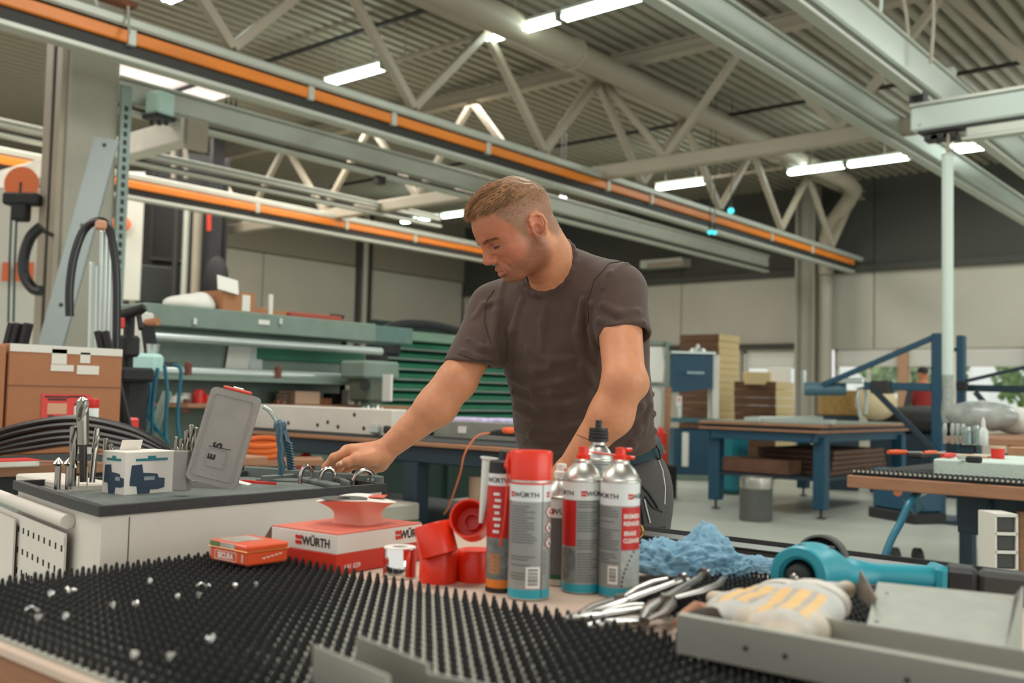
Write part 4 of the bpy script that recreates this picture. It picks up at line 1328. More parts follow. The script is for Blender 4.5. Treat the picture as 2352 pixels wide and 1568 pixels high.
v, f = sdf_mesh([el(np.array([ony(440, 700, SY + .2)[0], SY + .22, zt_ + .03]), (.20, .14, .075), I3, .03), el(np.array([ony(465, 700, SY + .2)[0], SY + .2, zt_ + .05]), (.08, .1, .07), I3, .04),
                 disp(lambda p: .014 * noise3(p, 24, 3)), halfspace((0, 0, zt_), -ZZ, .003)], .010, np.array([ony(440, 700, SY)[0] - .4, SY - .1, zt_ - .05]), np.array([ony(440, 700, SY)[0] + .4, SY + .6, zt_ + .22]))
tag(big_mesh('cloth', v, f, m_paper, origin=(ony(440, 700, SY)[0], SY + .2, zt_)), 'crumpled white cloth on top of the profile rack', 'cloth')
cx_ = ony(527, 690, SY + .2)[0]
ob = thing('cardboard_box', 'open brown cardboard box with white flaps on the profile rack', 'box', (cx_, SY + .22, zt_))
k = MB()
for a, b in (((-.14, 0), (.008, .28)), ((.14, 0), (.008, .28)), ((0, -.14), (.28, .008)), ((0, .14), (.28, .008))): k.box((cx_ + a[0], SY + .22 + a[1], zt_ + .075), (b[0], b[1], .15))
k.box((cx_, SY + .22, zt_ + .006), (.28, .28, .008)); k.build('box_body', m_card, ob)
MB().box((cx_ - .10, SY + .08, zt_ + .19), (.17, .01, .12), rot('X', -24) @ rot('Y', 10)).build('flap', m_paper, ob)
MB().box((cx_ + .12, SY + .30, zt_ + .20), (.12, .01, .12), rot('Z', 60)).build('flap', m_card, ob)
MB().box((cx_ + .06, SY + .075, zt_ + .07), (.07, .004, .12)).build('label', m_paper, ob)
one('paper_roll', MB().cyl((ony(621, 700, SY + .2)[0], SY + .2, zt_), (ony(621, 700, SY + .2)[0], SY + .2, zt_ + .17), .02, n=14), m_paper, 'upright white paper roll on the rack', 'paper roll')
one('wood_block', MB().box((ony(592, 710, SY + .2)[0], SY + .25, zt_ + .03), (.2, .1, .06), bev=.004), m_card, 'small brown block right of the open box', 'block')
one('wood_block', MB().box((ony(640, 715, SY + .2)[0], SY + .25, zt_ + .025), (.16, .1, .05), bev=.004), m_card, 'small brown block right of the paper roll', 'block')
one('rubber_strip', MB().bar((ony(660, 720, SY + .2)[0], SY + .2, zt_ + .025), (ony(782, 732, SY + .2)[0], SY + .2, zt_ + .025), .08, .05, bev=.015), mat('strip_red_brown', (150, 66, 48), rough=.7), 'long red-brown rubber strip on the rack', 'rubber strip')
t = thing('hand_brush', 'dark hand brush at the end of the red-brown strip', 'brush', (ony(795, 730, SY + .2)[0], SY + .2, zt_))
MB().bar((ony(782, 730, SY)[0] + .06, SY + .2, zt_ + .05), (ony(812, 730, SY)[0] + .06, SY + .2, zt_ + .05), .05, .03, bev=.01).build('handle', m_black, t)
MB().box((ony(797, 730, SY)[0] + .06, SY + .2, zt_ + .018), (.1, .04, .036)).build('bristles', m_black, t)
zs = 1.101
for i, (x, w_, h_, mm, lab) in enumerate([(400, .10, .05, m_paper, 'white packet at the left end of the wooden shelf'), (425, .08, .07, m_paper, 'white box on the wooden shelf left of the red tins'),
                                          (700, .26, .05, mat('tan_board'), 'tan wooden slat low in the pile on the wooden shelf'), (690, .22, .10, mat('tan_board'), 'tan wooden offcut leaning on the shelf pile'),
                                          (742, .12, .05, m_card, 'flat brown offcut right of the slat pile'), (775, .10, .09, m_black, 'black case on the wooden shelf'), (790, .06, .12, m_paper, 'white spray bottle shape at the end of the shelf')]):
    x_ = ony(x, 905, SY)[0]
    one('offcut' if 2 <= i < 5 else 'box', MB().box((x_, SY - .05 + .06 * (i % 3), zs + h_ / 2), (w_, .1, h_), rot('Z', 7 * (i % 3 - 1)), bev=.004), mm, lab, 'offcut' if 2 <= i < 5 else 'box')
for i in range(4):
    x_ = ony(688, 895, SY)[0]
    one('slat', MB().box((x_ + .01 * (i % 2), SY + .10, zs + .012 + .026 * i), (.24 - .02 * i, .12, .022), rot('Z', 3 * i), bev=.002), mat('slat_pale', (204, 176, 148), rough=.8), 'pale slat in the pile on the wooden shelf, layer ' + ['lowest', 'second', 'third', 'topmost'][i], 'slat', group='pale slats on the wooden shelf')
for i, x in enumerate((451, 470)):
    x_ = ony(x, 900, SY - .05)[0]
    one('tin', MB().lathe([(0, 0), (.04, 0), (.04, .09 if i == 0 else .06), (.036, .095 if i == 0 else .065), (0, .095 if i == 0 else .065)], 18, (x_, SY - .08, zs)), m_red, ['taller red tin on the wooden shelf', 'shorter red tin on the wooden shelf'][i], 'tin')
vh = thing('milling_unit', 'grey-green machine head at the right end of the rack', 'machine', (ony(850, 880, SY - .1)[0], SY - .1, 1.1))
c_ = P(850, 850, 7.7); MB().box(c_, (.36, .3, .14), bev=.02).build('gear_box', m_mach, vh)
c_ = P(852, 890, 7.7); MB().box(c_, (.26, .24, .22), bev=.02).build('body', mat('machine_olive', (84, 90, 74), rough=.5, var=.15, scale=10), vh)
MB().box(P(890, 890, 7.45), (.02, .09, .2)).build('label_panel', m_paper, vh)
MB().cyl(P(838, 885, 7.5), P(838, 885, 7.42), .04, n=16).build('dial', m_black, vh)
MB().cyl(P(850, 905, 7.7), P(850, 905, 7.7) * np.array([1, 1, 0]), .07, n=16).build('stand', m_mach, vh)

# green slat rack behind
gk = thing('slat_rack', 'dark green rack of horizontal slats behind the man', 'rack', (8.3, 7.6, 0))
gx0, gx1 = ony(868, 770, 7.5)[0], ony(1200, 790, 7.5)[0]
MB().box(((gx0 + gx1) / 2 + .1, 7.5, 1.80), (gx1 - gx0 + .2, .12, .10), bev=.01).build('top_slat', mat('slat_top_grey_green', (120, 148, 128), rough=.45), gk)
for i in range(9):
    MB().box(((gx0 + gx1) / 2, 7.5 - .012 * i, 1.70 - .105 * i), (gx1 - gx0, .10, .055), rot('X', 20), bev=.008).build('slat', m_green, gk)
    MB().box(((gx0 + gx1) / 2, 7.46 - .012 * i, 1.665 - .105 * i), (gx1 - gx0, .03, .02)).build('slat_lip', m_mach, gk)
MB().box(((gx0 + gx1) / 2, 7.62, 1.0), (gx1 - gx0, .04, 1.9)).build('back_panel', mat('back_dark_green', (20, 44, 36), rough=.7), gk)
for x in (gx0 + .05, (gx0 + gx1) / 2, gx1 - .05): MB().box((x, 7.57, .95), (.06, .06, 1.9)).build('upright', mat('back_dark_green'), gk)
t = thing('hose_reel', 'black drag chain and hose bundle at the left end of the green rack', 'drag chain', P(885, 800, 9.9))
MB().tube(lofted([P(1080, 768, 10.6), P(1000, 748, 10.3), P(930, 744, 10.0), P(885, 758, 9.8), P(872, 790, 9.7), P(868, 840, 9.7)]), .045, 10).build('chain', m_black, t)
MB().box(P(890, 790, 9.7), (.22, .2, .24), bev=.03).build('drive', m_black, t)
q_ = P(890, 800, 9.75); MB().bar(q_, (gx0 + .1, 7.5, q_[2]), .08, .08).build('mount', m_black, t)
MB().cyl(P(917, 765, 9.6), P(928, 768, 9.6), .04, n=14).build('knob', m_or, t)
MB().box(P(872, 830, 9.6), (.14, .14, .2), bev=.03).build('bracket', m_black, t)

# ------------------------------------------------------------------ left bench with carton, cables, hoses
lb = thing('workbench', 'wooden side bench at the left carrying the big brown carton', 'workbench', (1.75, 4.6, 0))
MB().box((1.85, 4.62, .88), (1.9, 1.66, .04), bev=.004).build('top', m_wood, lb)
MB().box((1.85, 4.62, .82), (1.8, 1.56, .07)).build('frame', m_black, lb)
for x in (1.05, 2.65):
    for y in (3.95, 5.3): MB().box((x, y, .395), (.08, .08, .79), bev=.006).build('leg', m_fdk, lb)
NB = onz(22, 1046, .905); LX = np.linalg.norm(onz(278, 1041, .905) - NB)
NB = P(22, 788, 4.24); NB[2] = .902
bc = thing('cardboard_box', 'big brown carton with a red shipping label on the side bench', 'box', NB)
zt3 = P(22, 788, 4.24)[2]; hb3 = zt3 - .902
bx_ = onx(278, 900, 1) * 0 + ony(278, 900, NB[1])
lx3 = bx_[0] - NB[0]
MB().box((NB[0] + lx3 / 2, NB[1] + .2, .902 + hb3 / 2), (lx3, .4, hb3), bev=.004).build('box_body', m_card, bc)
yf = NB[1] - .0015
u = lambda a, b: (NB[0] + lx3 * a, yf, .902 + hb3 * b)
k = MB(); k.box(u(.5, .965), (lx3 * .99, .003, hb3 * .07)); k.box(u(.42, .90), (lx3 * .13, .003, hb3 * .14)); k.box(u(.65, .90), (lx3 * .09, .003, hb3 * .10)); k.build('tape', m_paper, bc)
MB().box(u(.45, .795), (lx3 * .20, .003, hb3 * .06)).build('label', m_paper, bc)
MB().box(u(.68, .785), (lx3 * .20, .003, hb3 * .085)).build('label', m_paper, bc)
MB().box(u(.5, .625), (lx3, .003, .003)).build('crease', mat('crease_brown', (124, 86, 62), rough=.9), bc)
sl_ = MB().box(u(.50, .44), (lx3 * .43, .003, hb3 * .22)).build('shipping_label', m_red, bc)
k = MB(); k.box((u(.42, .415)[0], yf - .002, u(.42, .415)[2]), (lx3 * .17, .003, hb3 * .10)); k.build('label_window', mat('label_tan', (200, 156, 124), rough=.7), sl_)
k = MB()
for a, b, w_ in ((.42, .525, .22), (.60, .53, .14), (.42, .50, .16), (.62, .46, .10), (.62, .43, .10), (.62, .40, .08), (.37, .345, .05)): k.box((u(a, b)[0], yf - .002, u(a, b)[2]), (lx3 * w_, .003, hb3 * .016))
o = k.build('label_print', m_ink, sl_); o['kind'] = 'stuff'
k = MB()
for a in (.37, .42): k.bar((u(a, .20)[0], yf, u(a, .20)[2]), (u(a, .28)[0], yf, u(a, .28)[2]), .003, .006, up=(0, 1, 0))
k.build('carton_mark', m_black, bc); k = MB(); k.lathe([(0, 0), (.012, 0), (.012, .003), (0, .003)], 14, u(.53, .27), axes((0, -1, 0))); k.build('carton_mark', m_black, bc)
b2 = one('cardboard_box', MB().box((NB[0] - .175, NB[1] + .2, .902 + hb3 * .49), (.32, .42, hb3 * .98), bev=.004), m_card, 'second brown carton cut by the left picture edge', 'box')
sc_ = thing('spray_can', 'spray can with a red cap standing in front of the big carton', 'spray can', P(207, 990, 3.9))
pc_ = P(207, 975, 3.95); pc_[2] = .902; zc0 = P(207, 915, 3.95)[2]; zc1 = P(207, 937, 3.95)[2]
sc_.location = tuple(pc_)
MB().lathe([(0, .902), (.03, .902), (.03, zc1), (.026, zc1 + .004), (0, zc1 + .004)], 24, (pc_[0], pc_[1], 0)).build('can_body', mat('label_white'), sc_)
MB().lathe([(.0295, zc1), (.0305, zc1 + .002), (.0300, zc0 - .002), (.028, zc0), (0, zc0)], 24, (pc_[0], pc_[1], 0)).build('cap', m_red, sc_)
pb_ = P(183, 960, 3.9); pb_[2] = .902
t = thing('bottle', 'small white bottle with dark cap left of the red-capped can', 'bottle', pb_)
zq = P(183, 935, 3.9)[2]
MB().lathe([(0, .902), (.022, .902), (.022, zq), (.010, zq + .012), (0, zq + .012)], 18, (pb_[0], pb_[1], 0)).build('bottle_body', m_paper, t)
MB().cyl((pb_[0], pb_[1], zq + .01), (pb_[0], pb_[1], zq + .03), .011, n=14).build('cap', m_black, t)
# black rubber seals in a bow
m_rub = mat('black_rubber', (24, 25, 26), rough=.32)
for i, (dz, dy, lab) in enumerate([(0, 0, 'uppermost black rubber seal bowed across the side bench'), (14, 0, 'second black rubber seal below the top one'), (30, 0, 'third black rubber seal in the bow'),
                                   (43, 0, 'fourth black rubber seal in the bow'), (56, 0, 'lowest black rubber seal close to the bench top')]):
    k = .9 - .18 * i
    pts = [P(-60, 1012 + dz * .9, 3.9), P(60, 975 + dz, 3.86), P(180, 961 + dz * 1.0, 3.82), P(300, 985 + dz * .9, 3.78), P(380, 1025 + dz * .5, 3.74), P(425, 1058 + dz * .25, 3.72)]
    for p in pts: p[2] = max(p[2], .915)
    one('rubber_seal', MB().tube(lofted(pts), .019, 8, sq=.7), m_rub, lab, 'rubber seal', group='black rubber seals on the side bench')
one('rubber_sheet', MB().grid(lambda a, b: P(-20 + 420 * a, 1035 + 30 * b + 28 * a ** 2 - 6 * math.sin(3 * a), 3.74 - .06 * b) * np.array([1, 1, 0]) + np.array([0, 0, .925 + .02 * math.sin(3.1 * a) * (1 - b)]), 20, 4, thick=.004), mat('rubber_grey_sheen', (66, 70, 70), rough=.25), 'grey shiny rubber sheet below the bowed seals', 'rubber sheet')
one('carton', MB().box(onz(25, 1062, .913), (.16, .12, .025), bev=.004), m_paper, 'flat white and red packet at the left edge of the side bench', 'packet')
one('packet_lid', MB().box(onz(22, 1056, .9365), (.16, .11, .005)), m_red, 'thin red lid on the flat white packet', 'lid')
t = thing('rubber_clamp', 'two black rubber brackets sticking up behind the carton, under the hoses', 'bracket', P(235, 795, 4.9))
for x in (228, 246): MB().bar(P(x + 62, 1032, 4.9), P(x - 4, 760, 4.9), .045, .03, bev=.004).build('bracket_arm', m_black, t)
t = thing('rubber_clamp', 'three black rubber brackets sticking up at the left edge', 'bracket', P(40, 790, 4.9))
for x in (18, 32, 54): MB().bar(P(x - 60, 1030, 4.9), P(x + 12, 742, 4.9), .045, .03, bev=.004).build('bracket_arm', m_black, t)
# silver profiles and a bent black hose standing behind the carton
al = [(212, 602), (224, 610), (236, 530), (246, 524), (255, 528), (262, 545)]
for i, (x, yt) in enumerate(al):
    bp_ = P(x + 2, 792, 5.3); b0_ = bp_.copy(); b0_[2] = .90
    MBt = MB().bar(b0_, P(x, yt, 5.32), .024, .024, up=(1, 0, 0), bev=.004)
    one('aluminium_profile', MBt, mat('profile_bright', (206, 214, 208), rough=.28, metal=.7), ['shortest bright profile of the bundle, leftmost', 'short bright profile second from the left in the bundle', 'tall bright profile third in the bundle',
        'tallest bright profile in the middle of the bundle', 'tall bright profile fifth in the bundle', 'bright profile at the right end of the bundle'][i], 'aluminium profile', b0_, group='bright profiles leaning by the column')
pts = [P(160, 726, 5.2), P(160, 660, 5.2), P(170, 590, 5.22), P(192, 530, 5.25), P(222, 508, 5.25), P(248, 520, 5.25), P(262, 580, 5.25), P(268, 660, 5.25), P(266, 780, 5.25)]
pts[-1] = P(266, 860, 5.25)
one('rubber_hose', MB().tube(lofted(pts), .022, 12), m_rub, 'black rubber hose bent in a tall hoop beside the column', 'hose')
one('cord_tie', MB().box(P(232, 517, 5.22), (.05, .05, .05), bev=.01), mat('tan_leather', (190, 142, 112), rough=.8), 'tan tie at the top of the bent hose', 'tie')
one('blue_strip', MB().bar(P(262, 600, 5.36), P(258, 660, 5.36), .02, .02), mat('strip_blue', (60, 130, 180), rough=.5), 'small blue strip inside the bent hose', 'strip')
lpn = thing('steel_plank', 'grey steel plank leaning against the concrete column', 'plank', P(120, 800, 8.6) * np.array([1, 1, 0]))
q0, q1 = P(246, 318, 9.0), P(118, 790, 8.6)
dv_ = (q1 - q0) / (q1[2] - q0[2]); q2 = q0 + dv_ * (0.02 - q0[2])
MB().bar(q0, q2, .035, .22, up=RH, bev=.004).build('plank_body', mat('steel_plank_grey', (138, 148, 146), rough=.45, metal=.3, var=.05, scale=3), lpn)
for t_ in (.02, .24, .45): MB().cyl(q0 + (q2 - q0) * t_ - FH * .025, q0 + (q2 - q0) * t_ - FH * .018, .018, n=10).build('hole', m_raildk, lpn)
sr = thing('perforated_rail', 'galvanised perforated rail fixed upright on the column corner', 'rail', (5.0, 9.30, 1.2))
ra, rb_ = P(272, 140, 9.2), P(252, 770, 9.2); ra = np.array([4.99, 9.29, ra[2]]); rb_ = np.array([4.99, 9.29, .3])
MB().bar(ra, rb_, .11, .05, up=(0, 1, 0), bev=.004).build('rail_body', mat('rail_zinc', (140, 156, 148), rough=.4, metal=.5), sr)
k = MB()
for z in np.arange(1.5, 4.0, .085): k.box((4.985, 9.262, z), (.035, .004, .05), bev=.0)
o = k.build('slot', m_dark, sr); o['kind'] = 'stuff'
# far left: whiteboard, hoist, cable loop
one('notice_board', MB().box((onz(40, 600, 1)[0] * 0 + P(38, 600, 11.6)[0], P(38, 600, 11.6)[1], 2.55), (.9, .05, 1.9), rot('Z', -38), bev=.01), mat('board_white', (196, 196, 184), rough=.6), 'white notice board left of the concrete column', 'board')
for i in range(3):
    one('poster_stripe', MB().box(P(14 + 27 * i, 624, 11.45), (.09, .01, .22), rot('Z', -38)), mat('poster_orange', (206, 104, 56), rough=.6), ['left orange poster panel on the notice board', 'middle orange poster panel on the notice board', 'right orange poster panel on the notice board'][i], 'poster', group='orange poster panels')
one('poster_mark', MB().lathe([(0, 0), (.2, 0), (.2, .01), (0, .01)], 24, P(50, 422, 11.4), axes(-FH)), mat('poster_orange'), 'round orange sign above the chain hoist', 'sign')
ho = thing('chain_hoist', 'black chain hoist hanging left of the column', 'hoist', P(50, 470, 9.6))
MB().box(P(52, 458, 9.6), (.34, .14, .12), SR @ rot('Z', 90), bev=.02).build('trolley', m_black, ho)
MB().box(P(48, 488, 9.6), (.16, .14, .17), SR, bev=.02).build('motor', m_black, ho)
for x in (22, 34): MB().tube([P(x + 4, 500, 9.6), P(x, 600, 9.6), P(x - 3, 740, 9.6)], .010, 6).build('pendant_cable', mat('cable_dark_green'), ho)
MB().cyl(P(48, 418, 9.6), P(46, 448, 9.6), .012, n=8).build('hook', m_raildk, ho)
q_ = P(95, 525, 9.1); one('wall_hook', MB().bar(q_ - RH * .03, (4.46, 9.5, q_[2]), .03, .03), m_raildk, 'small hook on the column holding the black hose coil', 'hook')
one('rubber_hose', MB().tube(lofted([P(95, 520, 9.1), P(70, 545, 9.1), P(55, 590, 9.1), P(55, 630, 9.1), P(75, 662, 9.1), P(95, 668, 9.1)]), .05, 10), m_rub, 'thick black hose coil hung left of the column', 'hose')
wbm = thing('wall_beam', 'white concrete beam end behind the column, with a grey bracket', 'beam', (6.0, 12, 4.0))
MB().box((6.0, 12.6, 4.04), (.22, 5.7, .26), bev=.01).build('beam', mat('beam_offwhite', (206, 202, 190), rough=.8, var=.08, scale=6), wbm)
MB().box((6.06, 9.72, 4.0), (.26, .08, .34), bev=.01).build('end_plate', m_steel, wbm)
# dark storage left of the rack
ps_ = P(294, 585, 18.4)
pn = thing('poster_stand', 'tall white panel with round orange mark beside the column', 'panel', (ps_[0], ps_[1], 1.6))
z0_, z1_ = P(296, 690, 18.4)[2], P(296, 392, 18.4)[2]
MB().box((ps_[0], ps_[1], (z0_ + z1_) / 2), (.50, .05, z1_ - z0_), rot('Z', -50), bev=.006).build('panel', mat('board_white'), pn)
MB().box((ps_[0], ps_[1], z0_ / 2), (.1, .06, z0_)).build('post', m_raildk, pn)
MB().ball(P(278, 515, 18.2), (.03, .19, .15), 16, R=SR).build('mark', mat('poster_orange'), pn)
MB().bar(P(264, 588, 18.2), P(284, 590, 18.2), .02, .05).build('mark', mat('poster_orange'), pn)
dkc = thing('storage_bay', 'dark open storage bay with black shelving left of the profile rack', 'storage bay', P(360, 690, 19.4) * np.array([1, 1, 0]))
c0_ = P(320, 690, 19.2); c1_2 = P(492, 690, 20.0)
mid = (c0_ + c1_2) / 2
RZ = rot('Z', math.degrees(math.atan2((c1_2 - c0_)[1], (c1_2 - c0_)[0])))
L3 = np.linalg.norm((c1_2 - c0_)[:2])
MB().box((mid[0] + FH[0] * .6, mid[1] + FH[1] * .6, 3.0), (L3, .05, 6.0), RZ).build('back_panel', m_black, dkc)
for s in (-.5, .5):
    p_ = mid + (c1_2 - c0_) * s; MB().box((p_[0] + FH[0] * .3, p_[1] + FH[1] * .3, 2.95), (.06, .6, 5.9), RZ).build('side_panel', m_black, dkc)
for z in (2.9, 3.7):
    MB().box((mid[0] - .4 + FH[0] * .3, mid[1] + FH[1] * .3, z), (L3 * .5, .5, .05), RZ).build('shelf', m_raildk, dkc)
MB().box(P(354, 655, 19.4), (.62, .4, .72), RZ, bev=.02).build('cabinet', mat('cabinet_near_black', (38, 40, 38), rough=.5), dkc)
for x in (395, 424):
    MB().tube([P(x, 325, 18.7), P(x + 4, 370, 18.7), P(x + 3, 410, 18.7)], .04, 8).build('strap', m_steel, dkc)
for x, r_, mm, yt, lab in ((421, .06, m_rail, 440, 'pale pole standing in front of the dark storage bay'), (447, .085, m_steel, 470, 'wide cream profile in front of the storage bay'), (398, .05, m_raildk, 340, 'dark pole at the shelving edge')):
    a_ = P(x, 690, 18.7); a_[2] = 0
    one('pole', MB().cyl(a_, np.array([a_[0], a_[1], P(x, yt, 18.7)[2]]), r_, n=10), mm, lab, 'pole', a_)
a_ = P(486, 690, 18.5); a_[2] = 0
pil_ = one('column_pipe', MB().box((a_[0], a_[1], 2.95), (.22, .22, 5.9), RZ, bev=.01), m_black, 'black square pillar beside the storage bay', 'pillar', a_)
MB().bar(P(480, 470, 18.3), P(480, 530, 18.3), .07, .04).build('marker_strip', mat('marker_red', (196, 60, 36), rough=.5), pil_)
one('jacket', MB().ball(P(497, 640, 18.2), (.13, .22, .42), 18, R=SR), m_black, 'black jacket hanging beside the black pillar', 'jacket')
# black drill presses at the left end of the rack
dp1 = thing('drill_press', 'black drill press with long feed handle behind the carton', 'drill press', P(300, 1000, 5.6) * np.array([1, 1, 0]))
q_ = P(290, 900, 5.6); MB().cyl((q_[0], q_[1], 0), (q_[0], q_[1], P(290, 720, 5.6)[2]), .03, n=14).build('column', m_black, dp1)
MB().tube([P(282, 722, 5.6), P(320, 712, 5.55), P(332, 705, 5.55)], [.03, .03, .024], 12).build('motor', m_black, dp1)
MB().bar(P(318, 720, 5.55), P(324, 755, 5.5), .02, .03).build('feed_handle', m_black, dp1)
MB().box(P(292, 795, 5.55), (.10, .12, .12), bev=.015).build('gear_head', m_black, dp1)
MB().box(P(279, 742, 5.5), (.03, .03, .06), bev=.006).build('switch', m_red, dp1)
MB().box(P(300, 860, 5.6), (.2, .18, .08), bev=.015).build('table', m_black, dp1)
MB().box(P(300, 950, 5.65), (.14, .14, .44), bev=.02).build('pedestal', m_black, dp1)
dp2 = thing('drill_press', 'black bench drill with silver chuck at the rack corner', 'drill press', P(350, 850, 6.0))
MB().bar(P(348, 815, 6.05), P(338, 742, 6.05), .07, .08, bev=.015).build('body', m_black, dp2)
MB().tube([P(336, 742, 6.05), P(362, 738, 6.0)], .025, 10).build('arm', m_card, dp2)
MB().cyl(P(352, 790, 6.0), P(350, 828, 6.0), .04, .03, n=14).build('chuck', m_sil, dp2)
MB().box(P(350, 835, 6.05), (.22, .2, .03), bev=.006).build('foot_plate', m_raildk, dp2)
tbx = P(330, 835, 5.9)
one('plastic_tub', MB().box(tbx, (.14, .2, .12), SR, bev=.02), mat('tub_mint', (176, 214, 206), rough=.5), 'pale mint tub beside the black drill press', 'tub')
one('carton', MB().box(P(303, 770, 6.3), (.2, .2, .3), SR, bev=.01), m_paper, 'white carton behind the black drill press', 'carton')
for i, pts in enumerate([[(318, 845), (322, 890), (345, 960), (388, 1018)], [(340, 850), (345, 900), (335, 970), (330, 1010)], [(378, 838), (384, 900), (380, 980), (382, 1010)], [(398, 838), (415, 848), (412, 900), (408, 960), (412, 1005)], [(362, 845), (352, 920), (350, 1000)]]):
    one('air_hose', MB().tube(lofted([P(x, y, 5.75) for x, y in pts]), .011, 8), m_air, ['blue air hose swinging right across the rack leg', 'blue air hose hanging close to the carton', 'straight blue air hose hanging from the silver rail', 'blue air hose looped over the silver rail', 'blue air hose crossing behind the others'][i], 'hose', group='blue air hoses at the rack')
one('support_leg', MB().bar(P(385, 900, 5.9), onz(345, 1010, .9), .05, .03), m_mach, 'slanting grey leg behind the blue air hoses', 'leg support')
one('bin', MB().box(P(282, 985, 5.2), (.12, .12, .12), bev=.01), m_red, 'small red bin right of the carton foot', 'bin')

# ------------------------------------------------------------------ tool trolley
tA1, tA2, tB, tC, tD = [onz(*a) for a in ((228, 1163, .985), (165, 1146, .985), (890, 1110, .985), (640, 1078, .985), (30, 1103, .985))]
poly = [p[:2] for p in (tA2, tA1, tB, tC, tD)]
cen = np.mean(poly, 0)
def inset(pl, d_):
    out = []
    n_ = len(pl)
    for i in range(n_):
        p, a, b = pl[i], pl[i - 1], pl[(i + 1) % n_]
        e1_ = (p - a) / np.linalg.norm(p - a); e2_ = (b - p) / np.linalg.norm(b - p)
        n1 = np.array([-e1_[1], e1_[0]]); n2 = np.array([-e2_[1], e2_[0]])
        bis = (n1 + n2) / (1 + n1 @ n2)
        out.append(p + bis * d_)
    return out
tr_ = thing('tool_trolley', 'white tool trolley with black rim holding drills and bins, left of the man', 'tool trolley', (cen[0], cen[1], 0))
m_tw = mat('trolley_white', (214, 208, 198), rough=.45, var=.03, scale=6)
pin_ = inset(poly, .010)
MB().prism(pin_, .812, (0, 0, .155)).build('cabinet', m_tw, tr_)
m_rimb = mat('rim_black_plastic', (36, 38, 37), rough=.5, bump=.15, bscale=300, var=.25, scale=90)
o1, i1 = poly, inset(poly, .016)
k = MB(); n_ = len(poly)
vs = [(*p, .966) for p in o1] + [(*p, .985) for p in o1] + [(*p, .985) for p in i1] + [(*p, .966) for p in i1]
fs_ = []
for a in range(4):
    for i in range(n_):
        j = (i + 1) % n_; b = (a + 1) % 4
        fs_.append((a * n_ + i, a * n_ + j, b * n_ + j, b * n_ + i))
k.add(vs, fs_); k.build('rim', m_rimb, tr_)
m_tray = mat('tray_grey_plastic', (96, 104, 100), rough=.55, var=.15, scale=30)
k = MB(); k.prism(i1, .006, (0, 0, .966)); k.build('tray', m_tray, tr_)
p_ = tA1 + (tB - tA1) * .09; MB().box((p_[0], p_[1] + .0095, .56), (.0012, .002, .80)).build('seam', m_raildk, tr_)
p_ = tA1 + (tB - tA1) * .93; MB().box((p_[0], p_[1] + .0095, .9), (.0012, .002, .1)).build('seam', m_raildk, tr_)
# side: perforated panel with a rolled push bar
eD = (tD - tA2)[:2]; eL = np.linalg.norm(eD); eD = np.array([*(eD / eL), 0]); eN = np.array([-eD[1], eD[0], 0])
s0 = np.array([*tA2[:2], 0]) - eN * .006
MB().bar(s0 + eD * .005 + ZZ * .70 + eN * .012, s0 + eD * .62 + ZZ * .70 + eN * .012, .004, .44).build('side_panel', m_tw, tr_)
MB().tube([s0 + eD * .006 + ZZ * .942 + eN * .010, s0 + eD * .64 + ZZ * .942 + eN * .010], .0135, 14).build('push_bar', m_tw, tr_)
k = MB()
for r_ in range(9):
    for c in range(12):
        k.box(s0 + eD * (.022 + .040 * c) + ZZ * (.890 - .044 * r_) + eN * .0142, (.009, .0012, .012), np.array([eD, eN, ZZ]).T)
o = k.build('square_hole', m_black, tr_); o['kind'] = 'stuff'
MB().bar(s0 + eD * .34 + ZZ * .70 + eN * .022, s0 + eD * .62 + ZZ * .70 + eN * .022, .004, .42).build('outer_sheet', m_tw, tr_)
MB().box(s0 + eD * .012 + ZZ * .905 + eN * .0148, (.014, .002, .016), np.array([eD, eN, ZZ]).T).build('label', m_paper, tr_)
for p in (pin_[0], pin_[2], pin_[3], pin_[4]):
    c_ = np.array([*p, 0]) * .85 + np.array([*cen, 0]) * .15
    MB().cyl(c_ + [-.02, 0, .06], c_ + [.02, 0, .06], .06, n=20).build('caster', m_black, tr_)
    MB().box(c_ + np.array([0, 0, .135]), (.06, .06, .05)).build('caster_fork', m_raildk, tr_)
# tray partitions at the right half
zt4 = .963
for a_, b_, z_, w_, h_ in (((562, 1082), (690, 1091), .984, .012, .028), ((690, 1090), (880, 1106), .984, .012, .028), ((600, 1100), (690, 1094), .979, .010, .018),
                           ((700, 1100), (770, 1116), .977, .03, .012), ((770, 1100), (800, 1112), .979, .012, .018), ((596, 1100), (690, 1104), .974, .05, .008)):
    MB().bar(onz(*a_, z_), onz(*b_, z_), w_, h_, bev=.003).build('partition', m_tray, tr_)

m_hss = mat('drill_steel', (150, 146, 138), rough=.26, metal=1.0)
m_hssd = mat('drill_dark', (70, 66, 62), rough=.35, metal=.9)


